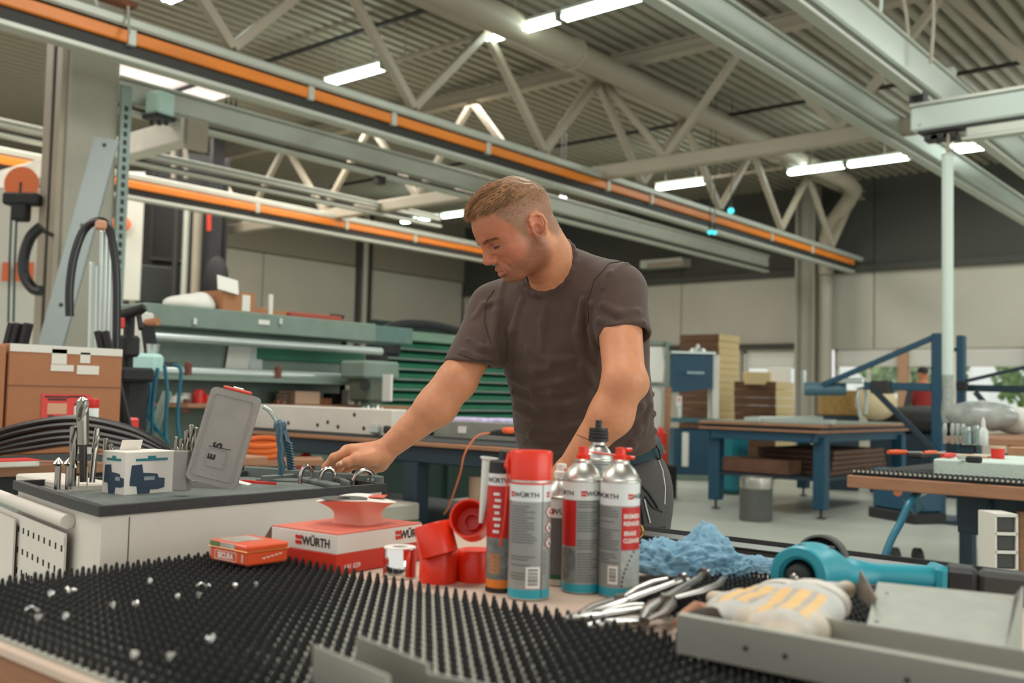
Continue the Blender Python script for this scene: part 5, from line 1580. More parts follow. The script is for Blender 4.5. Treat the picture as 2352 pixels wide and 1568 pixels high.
def drill_bit(label, base, top, r, flute0, flute1, mm=None, shank_r=None, name='drill_bit', tip=True):
    """twist drill between two points; flutes between the fractions flute0..flute1"""
    base = np.array(base); top = np.array(top); L = np.linalg.norm(top - base); A = axes(top - base)
    t = thing(name, label, 'drill bit', base, group='drill bits standing in the trolley')
    n_, nz = 20, 60
    vs = []
    def prof(u_, f0, f1):
        for i in range(nz + 1):
            s = f0 + (f1 - f0) * i / nz
            for j in range(n_):
                a = 2 * math.pi * j / n_
                g = 1 - .42 * max(0, math.cos(2 * a)) ** 2.2
                tw = (s * L) / (r * 5.6) * 2
                rr = r * g * (1 if s < f1 - .03 or not tip else max(.05, (f1 - s) / .03))
                vs.append(np.array([rr * math.cos(a + tw), rr * math.sin(a + tw), s * L]))
    prof(0, flute0, flute1)
    V_ = np.array(vs) @ A.T + base
    F_ = [(i * n_ + j, i * n_ + (j + 1) % n_, (i + 1) * n_ + (j + 1) % n_, (i + 1) * n_ + j) for i in range(nz) for j in range(n_)] + [tuple(range(n_)), tuple(nz * n_ + j for j in range(n_))]
    m = MB(); m.add(V_, F_); m.build('flutes', mm or m_hss, t)
    if flute0 > .02: MB().cyl(base, base + A[:, 2] * flute0 * L, shank_r or r * .9, n=18).build('shank', m_hss, t)
    if flute1 < .98: MB().cyl(base + A[:, 2] * flute1 * L, top, shank_r or r * .9, n=18).build('shank', m_hss, t)
    return t


dz = 2.13
fb = one('drill_block', MB().bar(onz(85, 1096, .975), onz(218, 1122, .975), .10, .022, bev=.004), mat('block_offwhite', (206, 200, 188), rough=.7), 'off-white block holding the upright drills', 'drill block')
for i, x in enumerate((132, 157)):
    b_ = P(x, 1113, dz); t_ = P(x, 1052, dz)
    t = thing('countersink', ['conical countersink leftmost on the drill block', 'conical countersink second from the left on the block'][i], 'countersink', b_)
    L_ = np.linalg.norm(t_ - b_)
    MB().lathe([(0, -.01), (.0065, -.01), (.0065, L_ * .7), (.008, L_ * .72), (.0135, L_ * .80), (.0005, L_ * 1.03), (0, L_ * 1.03)], 16, b_).build('cutter', m_hss, t)
drill_bit('slender twist drill left of the largest one', P(166, 1116, dz), P(171, 974, dz), .0088, .30, .985)
t = thing('drill_bit', 'largest drill with thick fluted head standing on the block', 'drill bit', P(192, 1106, dz), group='drill bits standing in the trolley')
b_, t_ = P(192, 1106, dz), P(189, 911, dz); A = axes(t_ - b_); L_ = np.linalg.norm(t_ - b_)
MB().tube([b_, b_ + A[:, 2] * L_ * .46], .0078, 12).build('shank', m_hssd, t)
MB().cyl(b_ + A[:, 2] * L_ * .44, b_ + A[:, 2] * L_ * .72, .0122, n=20).build('collar', m_hss, t)
vs = []; n_, nz = 24, 50
for i in range(nz + 1):
    s = .70 + .30 * i / nz
    for j in range(n_):
        a = 2 * math.pi * j / n_; g = 1 - .45 * max(0, math.cos(2 * a)) ** 2; rr = .0125 * g * (1 if s < .96 else max(.35, (1.02 - s) / .06)); tw = (s - .7) * L_ / .012 * .55
        vs.append(b_ + A @ np.array([rr * math.cos(a + tw), rr * math.sin(a + tw), s * L_]))
m = MB(); m.add(vs, [(i * n_ + j, i * n_ + (j + 1) % n_, (i + 1) * n_ + (j + 1) % n_, (i + 1) * n_ + j) for i in range(nz) for j in range(n_)] + [tuple(range(n_)), tuple(nz * n_ + j for j in range(n_))]); m.build('flutes', m_hss, t)
drill_bit('twist drill right of the largest one', P(211, 1108, dz + .02), P(224, 978, dz + .04), .0070, .35, .985, m_hss)
drill_bit('short drill behind the white printed box, left of two', P(240, 1060, dz + .1), P(243, 1004, dz + .1), .0055, .2, .98)
drill_bit('short drill behind the white printed box, right of two', P(254, 1060, dz + .1), P(255, 1017, dz + .1), .0052, .2, .98)
drill_bit('tiny drill stub behind the white printed box', P(266, 1060, dz + .1), P(266, 1030, dz + .1), .0050, .2, .98)
for i, x in enumerate((180, 200)):
    one('pin_rod', MB().cyl(P(x, 1120, dz - .05), P(x + 1, 1092 - 20 * i, dz - .05), .0016, n=6), m_steel, ['thin rod in front of the largest drill, left', 'thin rod in front of the largest drill, right'][i], 'rod')

# white printed box
N = onz(285, 1143, .966); d_n = (N - CAM) @ FW
L_ = onz(218, 1137, .966); R_ = onz(403, 1134, .966)
FB, lx, ly = frame3(N, R_, L_)
hB = .096
q = lambda a, b, c: N + FB @ np.array([a, b, c])
wbx = thing('printed_box', 'small white box printed with blue power drills standing in the trolley', 'box', N)
MB().box(q(lx / 2, ly / 2, hB / 2), (lx, ly, hB), FB, bev=.0012).build('box_body', m_wpaper, wbx)
MB().box(q(lx * .42, ly * .75, hB + .010), (lx * .40, .0012, .026), FB @ rot('X', 20)).build('flap', m_wpaper, wbx)
m_tealp = mat('print_teal', (36, 120, 128), rough=.5); m_navy = mat('print_navy', (42, 62, 82), rough=.5)
k = MB()
for fx, o_, xd, w_ in ((0, q(lx * .50, -.0006, hB * .82), FB[:, 0], lx * .62), (1, q(-.0006, ly * .50, hB * .82), -FB[:, 1], ly * .62)):
    k.box(o_, (w_, .0005, .0055) if fx == 0 else (.0005, w_, .0055), FB)
    k.box(o_ + ZZ * .005, (w_ * .25, .0005, .006) if fx == 0 else (.0005, w_ * .25, .006), FB)
k.build('brand_bar', m_tealp, wbx)
k = MB()
DR = [(-.5, .05), (-.46, .44), (-.16, .46), (-.12, .24), (.12, .22), (.30, .20), (.34, .10), (.52, .08), (.52, -.16), (.34, -.20), (.10, -.20), (.06, -.46), (-.24, -.46), (-.30, -.1), (-.5, -.08)]
put_poly(k, DR, q(lx * .42, -.0004, hB * .32), FB[:, 0], ZZ, lx * .66, lift=.0004)
put_poly(k, DR, q(-.0004, ly * .48, hB * .36), -FB[:, 1], ZZ, ly * .85, lift=.0004)
k.build('drill_picture', m_navy, wbx)
for c_, z_ in ((q(lx * .46, -.0012, hB * .40), (lx * .20, .0004, .008)), (q(-.0012, ly * .30, hB * .40), (.0004, ly * .2, .008))): MB().box(c_, z_, FB).build('picture_highlight', mat('print_grey', (150, 160, 164), rough=.5), wbx)

# open grey drill case
m_case = mat('case_grey', (142, 138, 132), rough=.6, var=.08, scale=20, bump=.08, bscale=180)
dc = thing('drill_case', 'open grey metal drill case with its lid standing up', 'drill case', onz(480, 1130, .964))
B0, T_ = P(483, 1112, 2.10), P(545, 900, 2.13)
up_ = T_ - B0; hL = np.linalg.norm(up_); up_ /= hL
xd_ = RH * .985 + FH * .10; xd_ -= up_ * (xd_ @ up_); xd_ /= np.linalg.norm(xd_); nd_ = np.cross(xd_, up_)
def rrect(w_, h_, r_, n=6):
    out = []
    for cx__, cy__, a0_ in ((w_ / 2 - r_, h_ / 2 - r_, 0), (-w_ / 2 + r_, h_ / 2 - r_, 90), (-w_ / 2 + r_, -h_ / 2 + r_, 180), (w_ / 2 - r_, -h_ / 2 + r_, 270)):
        for i in range(n + 1):
            a = rad(a0_ + 90 * i / n); out.append((cx__ + r_ * math.cos(a), cy__ + r_ * math.sin(a)))
    return out
RC = np.array([xd_, up_, nd_]).T
cL_ = (B0 + T_) / 2
wL = .107
lid_ = MB().prism(rrect(wL, hL, .012), .016, cL_ - nd_ * .010, RC).build('lid', m_case, dc)
k = MB(); ro_ = rrect(wL * .82, hL * .88, .008); ri_ = rrect(wL * .78, hL * .86, .007)
n_ = len(ro_)
vs = [cL_ + RC @ np.array([x, y, .006]) for x, y in ro_] + [cL_ + RC @ np.array([x, y, .0078]) for x, y in ro_] + [cL_ + RC @ np.array([x, y, .0078]) for x, y in ri_] + [cL_ + RC @ np.array([x, y, .006]) for x, y in ri_]
fs_ = [(a * n_ + i, a * n_ + (i + 1) % n_, ((a + 1) % 4) * n_ + (i + 1) % n_, ((a + 1) % 4) * n_ + i) for a in range(4) for i in range(n_)]
k.add(vs, fs_); k.build('pressed_rib', m_case, lid_)
k = MB(); ro_ = rrect(wL * .40, hL * .20, .006); ri_ = rrect(wL * .36, hL * .185, .005)
vs = [cL_ + RC @ np.array([x - .002, y - hL * .22, .006]) for x, y in ro_] + [cL_ + RC @ np.array([x - .002, y - hL * .22, .0075]) for x, y in ro_] + [cL_ + RC @ np.array([x - .002, y - hL * .22, .0075]) for x, y in ri_] + [cL_ + RC @ np.array([x - .002, y - hL * .22, .006]) for x, y in ri_]
k.add(vs, fs_); k.build('pressed_rib', m_case, lid_)
k = MB(); o_ = cL_ + RC @ np.array([.002, -hL * .09, .0062]); put_text(k, 'S', .026, o_, up_, -xd_, .001); o_ = cL_ + RC @ np.array([-.006, -hL * .22, .0062]); put_text(k, 'E', .022, o_, up_, -xd_, .0012)
k.bar(cL_ + RC @ np.array([-.024, -hL * .118, .0064]), cL_ + RC @ np.array([.022, -hL * .105, .0064]), .0008, .0016, up=up_)
k.build('marker_writing', m_ink, lid_)
k = MB(); k.bar(T_ + up_ * .004 - xd_ * .030, T_ + up_ * .004 + xd_ * .030, .016, .007, bev=.002); k.build('latch', mat('latch_red', (206, 62, 44), rough=.4), lid_)
k = MB(); k.bar(T_ + up_ * .008 - xd_ * .010, T_ + up_ * .008 + xd_ * .012, .010, .004, bev=.001); k.build('latch_plate', m_sil, lid_)
k = MB(); k.box(onz(478, 1128, .966) + FH * .035 + ZZ * .012, (.11, .05, .026), np.array([RH, FH, ZZ]).T, bev=.003); k.build('base', m_case, dc)
k = MB(); k.box(P(419, 1080, 2.12), (.030, .035, .085), np.array([RH, FH, ZZ]).T, bev=.002); k.build('index_holder', m_case, dc)
for i, (x, yt, r_) in enumerate([(402, 1000, .004), (414, 1005, .0045), (426, 985, .0055), (438, 972, .006), (448, 978, .005)]):
    drill_bit(['thin plain drill leftmost in the grey case', 'short drill second in the grey case', 'drill third in the grey case', 'tallest drill in the grey case', 'drill beside the lid of the grey case'][i], P(x + 4, 1085, 2.13), P(x + 2, yt, 2.13), r_, .35, .985, m_hss)
one('paper_slip', MB().box(onz(585, 1116, .968), (.11, .05, .003), np.array([xd_, np.cross(ZZ, xd_), ZZ]).T), m_paper, 'white paper slip beside the grey drill case', 'paper')
one('red_strip', MB().bar(onz(552, 1104, .975), onz(632, 1110, .975), .010, .006), m_red, 'narrow red strip across the tray', 'strip')
# blue-grey riveting tool with bent spout
rv = thing('hand_riveter', 'blue-grey hand tool with bent steel spout standing in the trolley', 'hand tool', P(655, 1090, 2.40))
m_riv = mat('riveter_blue', (62, 92, 106), rough=.45, var=.06, scale=30)
MB().tube([P(605, 934, 2.40), P(618, 942, 2.40), P(630, 958, 2.40), P(640, 976, 2.40)], [.0048, .0052, .0056, .006], 12).build('spout', m_sil, rv)
g1 = [(641, 972), (643, 990), (641, 1010), (646, 1030), (643, 1050), (648, 1070), (644, 1090)]
MB().tube([P(x, y, 2.39) for x, y in g1], [.010, .012, .0098, .0115, .0095, .0112, .008], 12, sq=.8).build('finger_grip', m_riv, rv)
MB().tube(lofted([P(646, 972, 2.41), P(655, 1000, 2.41), P(664, 1040, 2.41), P(668, 1078, 2.41)], 4), .011, 12, sq=.75).build('rear_grip', m_riv, rv)
k = MB()
for i in range(10):
    a = P(661 + i * .9, 1015 + 6.5 * i, 2.40); k.bar(a - RH * .006 + ZZ * .004, a + RH * .010 - ZZ * .004, .012, .003)
o = k.build('grip_rib', m_riv, rv); o['kind'] = 'stuff'
MB().ball(P(643, 978, 2.40), .016, 14).build('head', m_riv, rv)
for i, (x0, x1, yt, yb) in enumerate([(690, 716, 1073, 1094), (736, 768, 1077, 1098), (812, 858, 1081, 1106)]):
    a, b = P(x0, yb, 2.47 - .015 * i), P(x1, yb - 4, 2.49 - .015 * i)
    t = thing('hook', ['leftmost chrome hook arching over the trolley edge', 'middle chrome hook arching over the trolley edge', 'largest chrome hook at the right end of the trolley'][i], 'hook', (a + b) / 2 - ZZ * .03, group='chrome hooks on the trolley edge')
    pts = [a - ZZ * .05] + [(a + b) / 2 + (b - a) / 2 * -math.cos(t_) + ZZ * (math.sin(t_) * (yb - yt) / F_PX * 2.4 + 0) for t_ in np.linspace(0, math.pi, 12)] + [b - ZZ * .05]
    MB().tube(pts, .0056 if i < 2 else .0062, 10).build('bent_rod', mat('chrome_rod', (186, 178, 172), rough=.18, metal=1.0), t)
for i, (x, y) in enumerate(((846, 1103), (856, 1104), (871, 1102))):
    one('screw', MB().cyl(onz(x, y, .985), onz(x, y, .985) + ZZ * .006, .004, n=10), m_sil, ['small screw on the trolley rim, left', 'small screw on the trolley rim, middle', 'small screw on the trolley rim, right'][i], 'screw')
# ================================================================== THE FRONT BENCH
TZ = .89
def T0(x, y, z=TZ): return onz(x, y, z)
m_ply = mat('worn_plywood', (206, 184, 166), rough=.7, var=.10, scale=9, stretch=(1, .25, 1), bump=.05, bscale=40)
m_plyedge = mat('plywood_edge', (150, 104, 74), rough=.75, var=.18, scale=30, stretch=(.3, .3, 4))
m_blue = mat('frame_dark_blue', (34, 66, 84), rough=.5, var=.06, scale=4)
bench = thing('workbench', 'wooden front bench covered with a black pin mat, tools and spray cans', 'workbench', (1.19, .2, 0))
MB().box((1.187, .20, TZ - .006), (1.305, 2.76, .012), bev=.002).build('tabletop', m_ply, bench)
MB().box((1.187, .20, TZ - .031), (1.30, 2.755, .036), bev=.003).build('edge_board', m_plyedge, bench)
fr = MB(); fr.box((1.187, .2, TZ - .09), (1.2, 2.6, .08), bev=.004); fr.build('frame', m_blue, bench)
for lx in (.62, 1.74):
    for ly in (-1.02, 1.42):
        MB().box((lx, ly, (TZ - .13) / 2), (.08, .08, TZ - .13), bev=.006).build('leg', m_blue, bench)

m_pin = mat('black_rubber_pin', (16, 17, 17), rough=.55)


def pin_mesh():
    m = MB()
    prof = [(.0050, 0)]
    for i in range(4):
        z = .002 + i * .0042; r_ = .0048 - .00062 * i
        prof += [(r_, z), (r_ + .0003, z + .001), (r_ - .0005, z + .0028)]
    prof += [(.0018, .0192), (0, .0196)]
    m.lathe(prof, 7)
    o = m.build('pin', m_pin)
    me = o.data
    bpy.data.objects.remove(o)
    return me


PIN = pin_mesh()
PV = np.array([tuple(v.co) for v in PIN.vertices]); PF = [tuple(p.vertices) for p in PIN.polygons]


def pin_mat(name, label, x0, x1, y0, y1, z, pitch, nsep, cond=None):
    t = thing(name, label, 'pin mat', ((x0 + x1) / 2, (y0 + y1) / 2, z))
    b = MB().box(((x0 + x1) / 2, (y0 + y1) / 2, z + .002), (x1 - x0, y1 - y0, .004))
    b.build('backing', m_matbase, t)
    pts = []
    nx = int((x1 - x0 - .008) / pitch); ny = int((y1 - y0 - .008) / pitch)
    for i in range(nx + 1):
        for j in range(ny + 1):
            p = np.array([x0 + .008 + i * pitch, y1 - .008 - j * pitch, z + .003])
            pts.append(p)
    pts.sort(key=lambda p: float(np.linalg.norm(p - CAM)))
    def vis(p):
        v = p - CAM; d = v @ FW
        a = CX + F_PX * (v @ RT) / d; b_ = CY - F_PX * (v @ UP) / d
        return -10 < a < 2362 and b_ < 1575
    ins = [p for p in pts if vis(p)]; rest = [p for p in pts if not vis(p)]
    sep, joined = ins[:nsep], ins[nsep:] + rest
    for p in sep:
        o = bpy.data.objects.new('pin', PIN)
        o.parent = t; o.location = tuple(p - np.array(t.location))
        o.rotation_euler = (float(rng.normal()) * .03, float(rng.normal()) * .03, float(rng.uniform(0, 6)))
        COL.objects.link(o)
    if joined:
        m = MB(); 
        for p in joined:
            m.add(PV + p, PF)
        o = m.build('pin', m_pin, t, recalc=False); o['kind'] = 'stuff'
    return t


pin_mat('pin_mat', 'large black rubber pin mat with light backing covering the front of the bench', .545, 1.112, .02, 1.565, TZ, .0190, 300)
pin_mat('pin_mat', 'small black pin mat under the pliers and the blue cloths', 1.235, 1.60, .44, .835, TZ, .0165, 240)

# ------------------------------------------------------------------ boxes on the bench
# white and red carton
N, R_, L_ = T0(775, 1231, .957), T0(970, 1204, .957), T0(645, 1207, .957)
FB, lx, ly = frame3(N, R_, L_)
N[2] = TZ + .001
hB = .957 - TZ
bx = thing('carton', 'white and red cardboard carton carrying the pink disc stack', 'carton', N)
q = lambda a, b, c: N + FB @ np.array([a, b, c])
b = MB()
b.box(q(lx / 2, ly / 2, hB * .26), (lx, ly, hB * .52), FB, 1, bev=.001)
b.box(q(lx / 2, ly / 2, hB * .76), (lx, ly, hB * .48), FB, 0, bev=.001)
b.build('box_body', [m_wpaper, m_wred], bx)
MB().box(q(lx / 2, ly / 2, hB + .001), (lx * .995, ly * .995, .002), FB).build('lid_panel', mat('carton_pink_red', (214, 112, 92), rough=.55, var=.05), bx)
MB().add([q(-.001, ly, hB), q(-.001, ly + .022, hB - .028), q(-.001, ly, hB - .04), q(.002, ly, hB), q(.002, ly + .022, hB - .028), q(.002, ly, hB - .04)], [(0, 1, 2), (3, 5, 4), (0, 3, 4, 1), (1, 4, 5, 2), (0, 2, 5, 3)]).build('side_flap', mat('carton_brown', (110, 84, 66), rough=.8), bx)
mt = MB()
put_text(mt, 'WÜRTH', .0205, q(-.0005, ly * .305, hB * .655), -FB[:, 1], ZZ, .0006, squeeze=.9); mt.build('lettering', m_ink, bx); mt = MB()
put_text(mt, 'WÜRTH', .0205, q(lx * .875, -.0005, hB * .68), FB[:, 0], ZZ, .0006, squeeze=.9)
mt.build('lettering', m_ink, bx)
ml = MB()
put_logo(ml, q(-.0005, ly * .565, hB * .765), -FB[:, 1], ZZ, .0165); put_logo(ml, q(lx * .70, -.0005, hB * .79), FB[:, 0], ZZ, .0165)
ml.build('logo', m_logo, bx)
mt = MB(); put_text(mt, '641 039', .012, q(lx * .17, -.0005, hB * .12), FB[:, 0], ZZ, .0002); mt.build('number', m_white, bx)

# orange tin
N, R_, L_ = T0(567, 1301, TZ + .026), T0(661, 1288, TZ + .026), T0(478, 1283, TZ + .026)
FB, lx, ly = frame3(N, R_, L_)
q = lambda a, b, c: N + FB @ np.array([a, b, c])
tn = thing('tin_box', 'flat orange tin with a printed hinged lid lying on the pin mat', 'tin', N)
m_tin = mat('tin_orange', (222, 82, 36), rough=.35)
MB().box(q(lx / 2, ly / 2, .011), (lx, ly, .022), FB, bev=.003).build('base', m_tin, tn)
MB().box(q(lx / 2, ly / 2, .0275), (lx + .002, ly + .002, .011), FB, bev=.003).build('lid', m_tin, tn)
MB().box(q(lx / 2, ly / 2, .0224), (lx + .004, ly + .004, .0018), FB, bev=.0008).build('rim', mat('tin_rim', (226, 160, 96), rough=.35, metal=.6), tn)
k = MB(); k.box(q(lx * .45, ly * .66, .0334), (lx * .7, ly * .5, .0006), FB); k.build('lid_photo', mat('tin_photo', (176, 170, 160), rough=.3, var=.35, scale=40), tn)
MB().box(q(-.0012, ly * .84, .0275), (.0006, ly * .26, .009), FB).build('label', mat('tin_green', (92, 120, 70), rough=.5), tn)
MB().box(q(-.0012, ly * .50, .0275), (.0006, ly * .38, .009), FB).build('label', mat('tin_photo', (120, 116, 110)), tn)
mt = MB(); put_text(mt, 'SECURA', .0125, q(-.0006, ly * .56, .0065), -FB[:, 1], ZZ, .0005, squeeze=.95)
for a, b_, w_, h_ in ((.56, .0035, .56, .0008), (.56, .0178, .56, .0008)):
    mt.box(q(-.0005, ly * a, b_), (.0006, ly * w_, h_), FB)
for a in (.28, .84): mt.box(q(-.0005, ly * a, .0107), (.0006, .0008, .0145), FB)
mt.box(q(-.0005, ly * .12, .011), (.0006, .002, .014), FB)
for i in range(5): mt.box(q(lx * (.40 + .10 * i), -.0005, .010 + .0012 * i), (lx * .07, .0006, .0016), FB)
mt.build('lettering', m_white, tn)

# stack of pink backed abrasive discs
c0, c1 = T0(826, 1199, .9595), T0(818, 1146, 1.004)
st = thing('disc_stack', 'curled stack of pink-backed sanding discs lying on the carton', 'sanding discs', c0)
ang = math.atan2(RH[1], RH[0]) + rad(48)
def disc_side(u, v):
    a = 2 * math.pi * u
    h = v
    wst = 1 - .30 * (1 - h ** 4) * math.sin(math.pi * min(1, .18 + .82 * (1 - h))) * (.75 + .35 * math.cos(2 * a + .6))
    ex = 5.0
    ca, sa = math.cos(a), math.sin(a)
    rr = 1 / (abs(ca) ** ex + abs(sa) ** ex) ** (1 / ex)
    R0 = (.042 + .018 * h ** 1.5) * rr * wst
    tw = ang + .30 * (1 - h)
    c = c0 + (c1 - c0) * h
    return (c[0] + R0 * math.cos(a + tw), c[1] + R0 * math.sin(a + tw), c0[2] + (c1[2] - c0[2]) * h + .004 * math.sin(2 * a) * h)
m = MB(); m.grid(disc_side, 64, 14)
m.build('backing_sleeve', mat('pink_backing', (226, 150, 130), rough=.7, var=.04), st)
rim = [disc_side(i / 64, 1) for i in range(64)]
m = MB(); m.add([c1 + np.array([0, 0, .001])] + rim, [(0, 1 + i, 1 + (i + 1) % 64) for i in range(64)])
m.build('top_sheet', m_white, st)
bot = [disc_side(i / 64, 0) for i in range(64)]
m = MB(); m.add([c0] + bot, [(0, 1 + (i + 1) % 64, 1 + i) for i in range(64)]); m.build('bottom_sheet', mat('pink_backing'), st)
dv = (T0(790, 1145, 1.006))
m = MB(); m.lathe([(.0125, 0), (.043, 0), (.043, .0008), (.0125, .0008)], 40, dv + np.array([0, 0, .0005])); m.build('disc', mat('abrasive_grey', (92, 90, 84), rough=.9, var=.15, scale=300), st)
m = MB(); p_ = T0(868, 1139, 1.006); m.box(p_, (.05, .03, .0008), rot('Z', 40)); m.build('label', mat('label_orange_red', (222, 92, 66), rough=.6), st)

# ------------------------------------------------------------------ cans, caps, cartridge
m_capred = mat('cap_red', (232, 50, 20), rough=.32, sss=.0)
m_grey = mat('label_grey', (152, 154, 150), rough=.35, metal=.15)
m_lred = mat('label_red', (196, 28, 22), rough=.38)
m_teal = mat('label_teal', (46, 160, 178), rough=.35)
m_tinplate = mat('tinplate', (196, 196, 190), rough=.34, metal=1.0)
m_print = mat('fine_print', (96, 98, 96), rough=.5)
m_pict = mat('label_picture', (120, 124, 120), rough=.4, var=.55, scale=60)


def facing(p):
    return math.atan2(-p[1], -p[0])


def patch(mb, r, a0, a1, z0, z1, mi=0, lift=.0003, n=10):
    mb.grid(lambda u, v: ((r + lift) * math.cos(a0 + (a1 - a0) * u), (r + lift) * math.sin(a0 + (a1 - a0) * u), z0 + (z1 - z0) * v), n, 1, mi)


def small_print(parent, r, a0, a1, z0, z1, step=.0042, seed=1):
    m = MB(); g = np.random.default_rng(seed)
    z = z1
    while z > z0:
        if g.uniform() > .12:
            patch(m, r, a0, a0 + (a1 - a0) * g.uniform(.55, 1), z, z + step * .36, n=6, lift=.0005)
        z -= step
    o = m.build('fine_print', m_print, parent, local=True); o['kind'] = 'stuff'


def barcode(parent, r, a, z0, z1, w=.022):
    m = MB(); patch(m, r, a - w / 2 / r, a + w / 2 / r, z0, z1, lift=.0006); m.build('barcode_label', m_white, parent, local=True)
    m = MB(); g = np.random.default_rng(3)
    z = z0 + .004
    while z < z1 - .004:
        h = g.uniform(.0005, .0016)
        patch(m, r, a - w * .36 / r, a + w * .36 / r, z, z + h, lift=.0009, n=3); z += h + g.uniform(.0006, .0014)
    o = m.build('barcode', m_ink, parent, local=True); o['kind'] = 'stuff'


def can(label, base, r, bands, dome=True, hb=None):
    """bands: list of (z, material) from the bottom; hb = top of the cylinder"""
    t = thing('spray_can', label, 'spray can', base, facing(base), group=None)
    ms = []; prof = [(0, 0.0, 0), (r - .002, 0, 0), (r, .002, 0)]
    mats = [m_tinplate]
    for i, (z, mm) in enumerate(bands):
        if mm not in mats: mats.append(mm)
        k_ = mats.index(mm)
        prof.append((r, z, k_))
    prof += [(r, hb, 0), (r + .0012, hb + .001, 0), (r + .0012, hb + .004, 0), (r - .001, hb + .0055, 0)]
    if dome:
        prof += [(r * .93, hb + .010, 0), (r * .74, hb + .020, 0), (r * .52, hb + .027, 0), (r * .46, hb + .029, 0), (r * .46, hb + .034, 0), (r * .40, hb + .0355, 0), (0, hb + .0355, 0)]
    else:
        prof += [(0, hb + .0055, 0)]
    MB().lathe(prof, 48).build('can_body', mats, t, local=True)
    return t


# tall can with the big red cap
b0 = T0(1213, 1372)
r1 = .0323
c1_ = can('tallest spray can with a big red cap and red straw, front of the cans', b0, r1, [(.004, m_teal), (.0175, m_grey), (.150, m_lwhite), (.178, m_lwhite)], False, .178)
m = MB().lathe([(r1 + .0006, .176), (r1 + .0010, .180), (r1 + .0010, .2235), (r1 - .001, .2265), (0, .2268)], 48)
m.build('cap', m_capred, c1_, local=True)
m = MB(); m.tube([(-.005, -r1 - .001, .222), (-.004, -r1 - .0045, .2), (-.004, -r1 - .0045, .196)], [.004, .006, .003], 10)
m.tube([(.004, -r1 - .003, .215), (.006, -r1 - .004, .18), (.008, -r1 - .006, .13), (.006, -r1 - .011, .09), (.004, -r1 - .013, .078)], .0016, 8)
m.build('straw', m_capred, c1_, local=True)
m = MB(); put_text(m, 'WÜRTH', .0098, (-.20, .157), 0, 0, .00025, wrap=r1, squeeze=1.15); m.build('lettering', m_ink, c1_, local=True)
m = MB(); put_logo(m, (-.98, .1605), 0, 0, .0085, wrap=r1); put_logo(m, (1.02, .1605), 0, 0, .0085, wrap=r1); m.build('logo', m_logo, c1_, local=True)
m = MB(); patch(m, r1, .62, .66, .004, .176, n=1); m.build('seam', mat('can_seam', (70, 62, 60), rough=.4), c1_, local=True)
small_print(c1_, r1, -1.0, .42, .075, .142, seed=2); small_print(c1_, r1, -1.0, .40, .030, .066, seed=5); small_print(c1_, r1, .72, .95, .04, .10, seed=6)
barcode(c1_, r1, .20, .020, .052)
m = MB(); mk = MB()
for i in range(3):
    z_ = .134 - i * .0235
    put_poly(m, [(0, -.5), (.5, 0), (0, .5), (-.5, 0)], (1.12, z_), 0, 0, .021, 0, wrap=r1, lift=.0006)
    put_poly(mk, [(0, -.5), (.5, 0), (0, .5), (-.5, 0)], (1.12, z_), 0, 0, .0165, 0, wrap=r1, lift=.0010)
hz1 = m.build('hazard_sign', m_lred, c1_, local=True); mk.build('hazard_field', m_white, hz1, local=True)
m = MB()
for i in range(3): put_poly(m, [(-.1, -.25), (.12, -.2), (.16, .05), (0, .28), (-.14, .02)], (1.12, .134 - i * .0235), 0, 0, .0165, 0, wrap=r1, lift=.0013)
m.build('hazard_mark', m_ink, hz1, local=True)

# can in the middle of the right pair
r2 = .0318
b0 = T0(1334, 1357)
c2_ = can('spray can with red valve left of the brake cleaner can', b0, r2, [(.003, m_teal), (.016, m_grey), (.148, m_lwhite), (.176, m_lwhite)], True, .176)
m = MB(); m.lathe([(.011, .211), (.0115, .218), (.0085, .219), (.008, .230), (.0095, .231), (0, .232)], 20); m.build('valve', m_capred, c2_, local=True)
MB().tube([(0, .003, .224), (0, .055, .2185)], .0014, 8).build('straw', m_capred, c2_, local=True)
m = MB(); patch(m, r2, -1.5, -.30, .075, .147); m.build('label_panel', m_lred, c2_, local=True)
m = MB(); patch(m, r2, -1.5, -.30, .018, .072); m.build('label_picture', m_pict, c2_, local=True)
m = MB(); put_text(m, 'WÜRTH', .0100, (-1.12, .155), 0, 0, .00025, wrap=r2, squeeze=1.15); m.build('lettering', m_ink, c2_, local=True); m = MB(); put_text(m, 'WÜRTH', .0100, (.86, .155), 0, 0, .00025, wrap=r2, squeeze=1.15); m.build('lettering', m_ink, c2_, local=True)
m = MB(); put_logo(m, (.07, .1585), 0, 0, .0090, wrap=r2); m.build('logo', m_logo, c2_, local=True)
small_print(c2_, r2, -.22, .95, .088, .145, seed=7); small_print(c2_, r2, -.22, .95, .020, .084, seed=8)

# brake cleaner
b0 = T0(1420, 1366)
c3_ = can('brake cleaner spray can with red valve, rightmost of the cans', b0, r2, [(.003, m_teal), (.016, m_grey), (.143, m_lwhite), (.178, m_lwhite)], True, .178)
m = MB(); m.lathe([(.0115, .213), (.012, .220), (.0085, .221), (.008, .231), (.0095, .232), (0, .233)], 20); m.tube([(0, -.008, .229), (0, .018, .229)], .003, 8); m.tube([(.004, .006, .219), (.004, .022, .216)], .003, 8)
m.build('valve', m_capred, c3_, local=True)
m = MB(); patch(m, r2, .10, 1.5, .075, .141); lp3 = m.build('label_panel', m_lred, c3_, local=True)
m = MB()
for i, w_ in enumerate(('BREMSEN', 'REINIGER', 'BRAKE', 'CLEANER')):
    put_text(m, w_, .0094, (.70 if len(w_) > 5 else .58, .124 - i * .0112 - (.004 if i > 1 else 0)), 0, 0, .00025, wrap=r2, lift=.0008, squeeze=.80)
m.build('lettering', m_white, lp3, local=True)
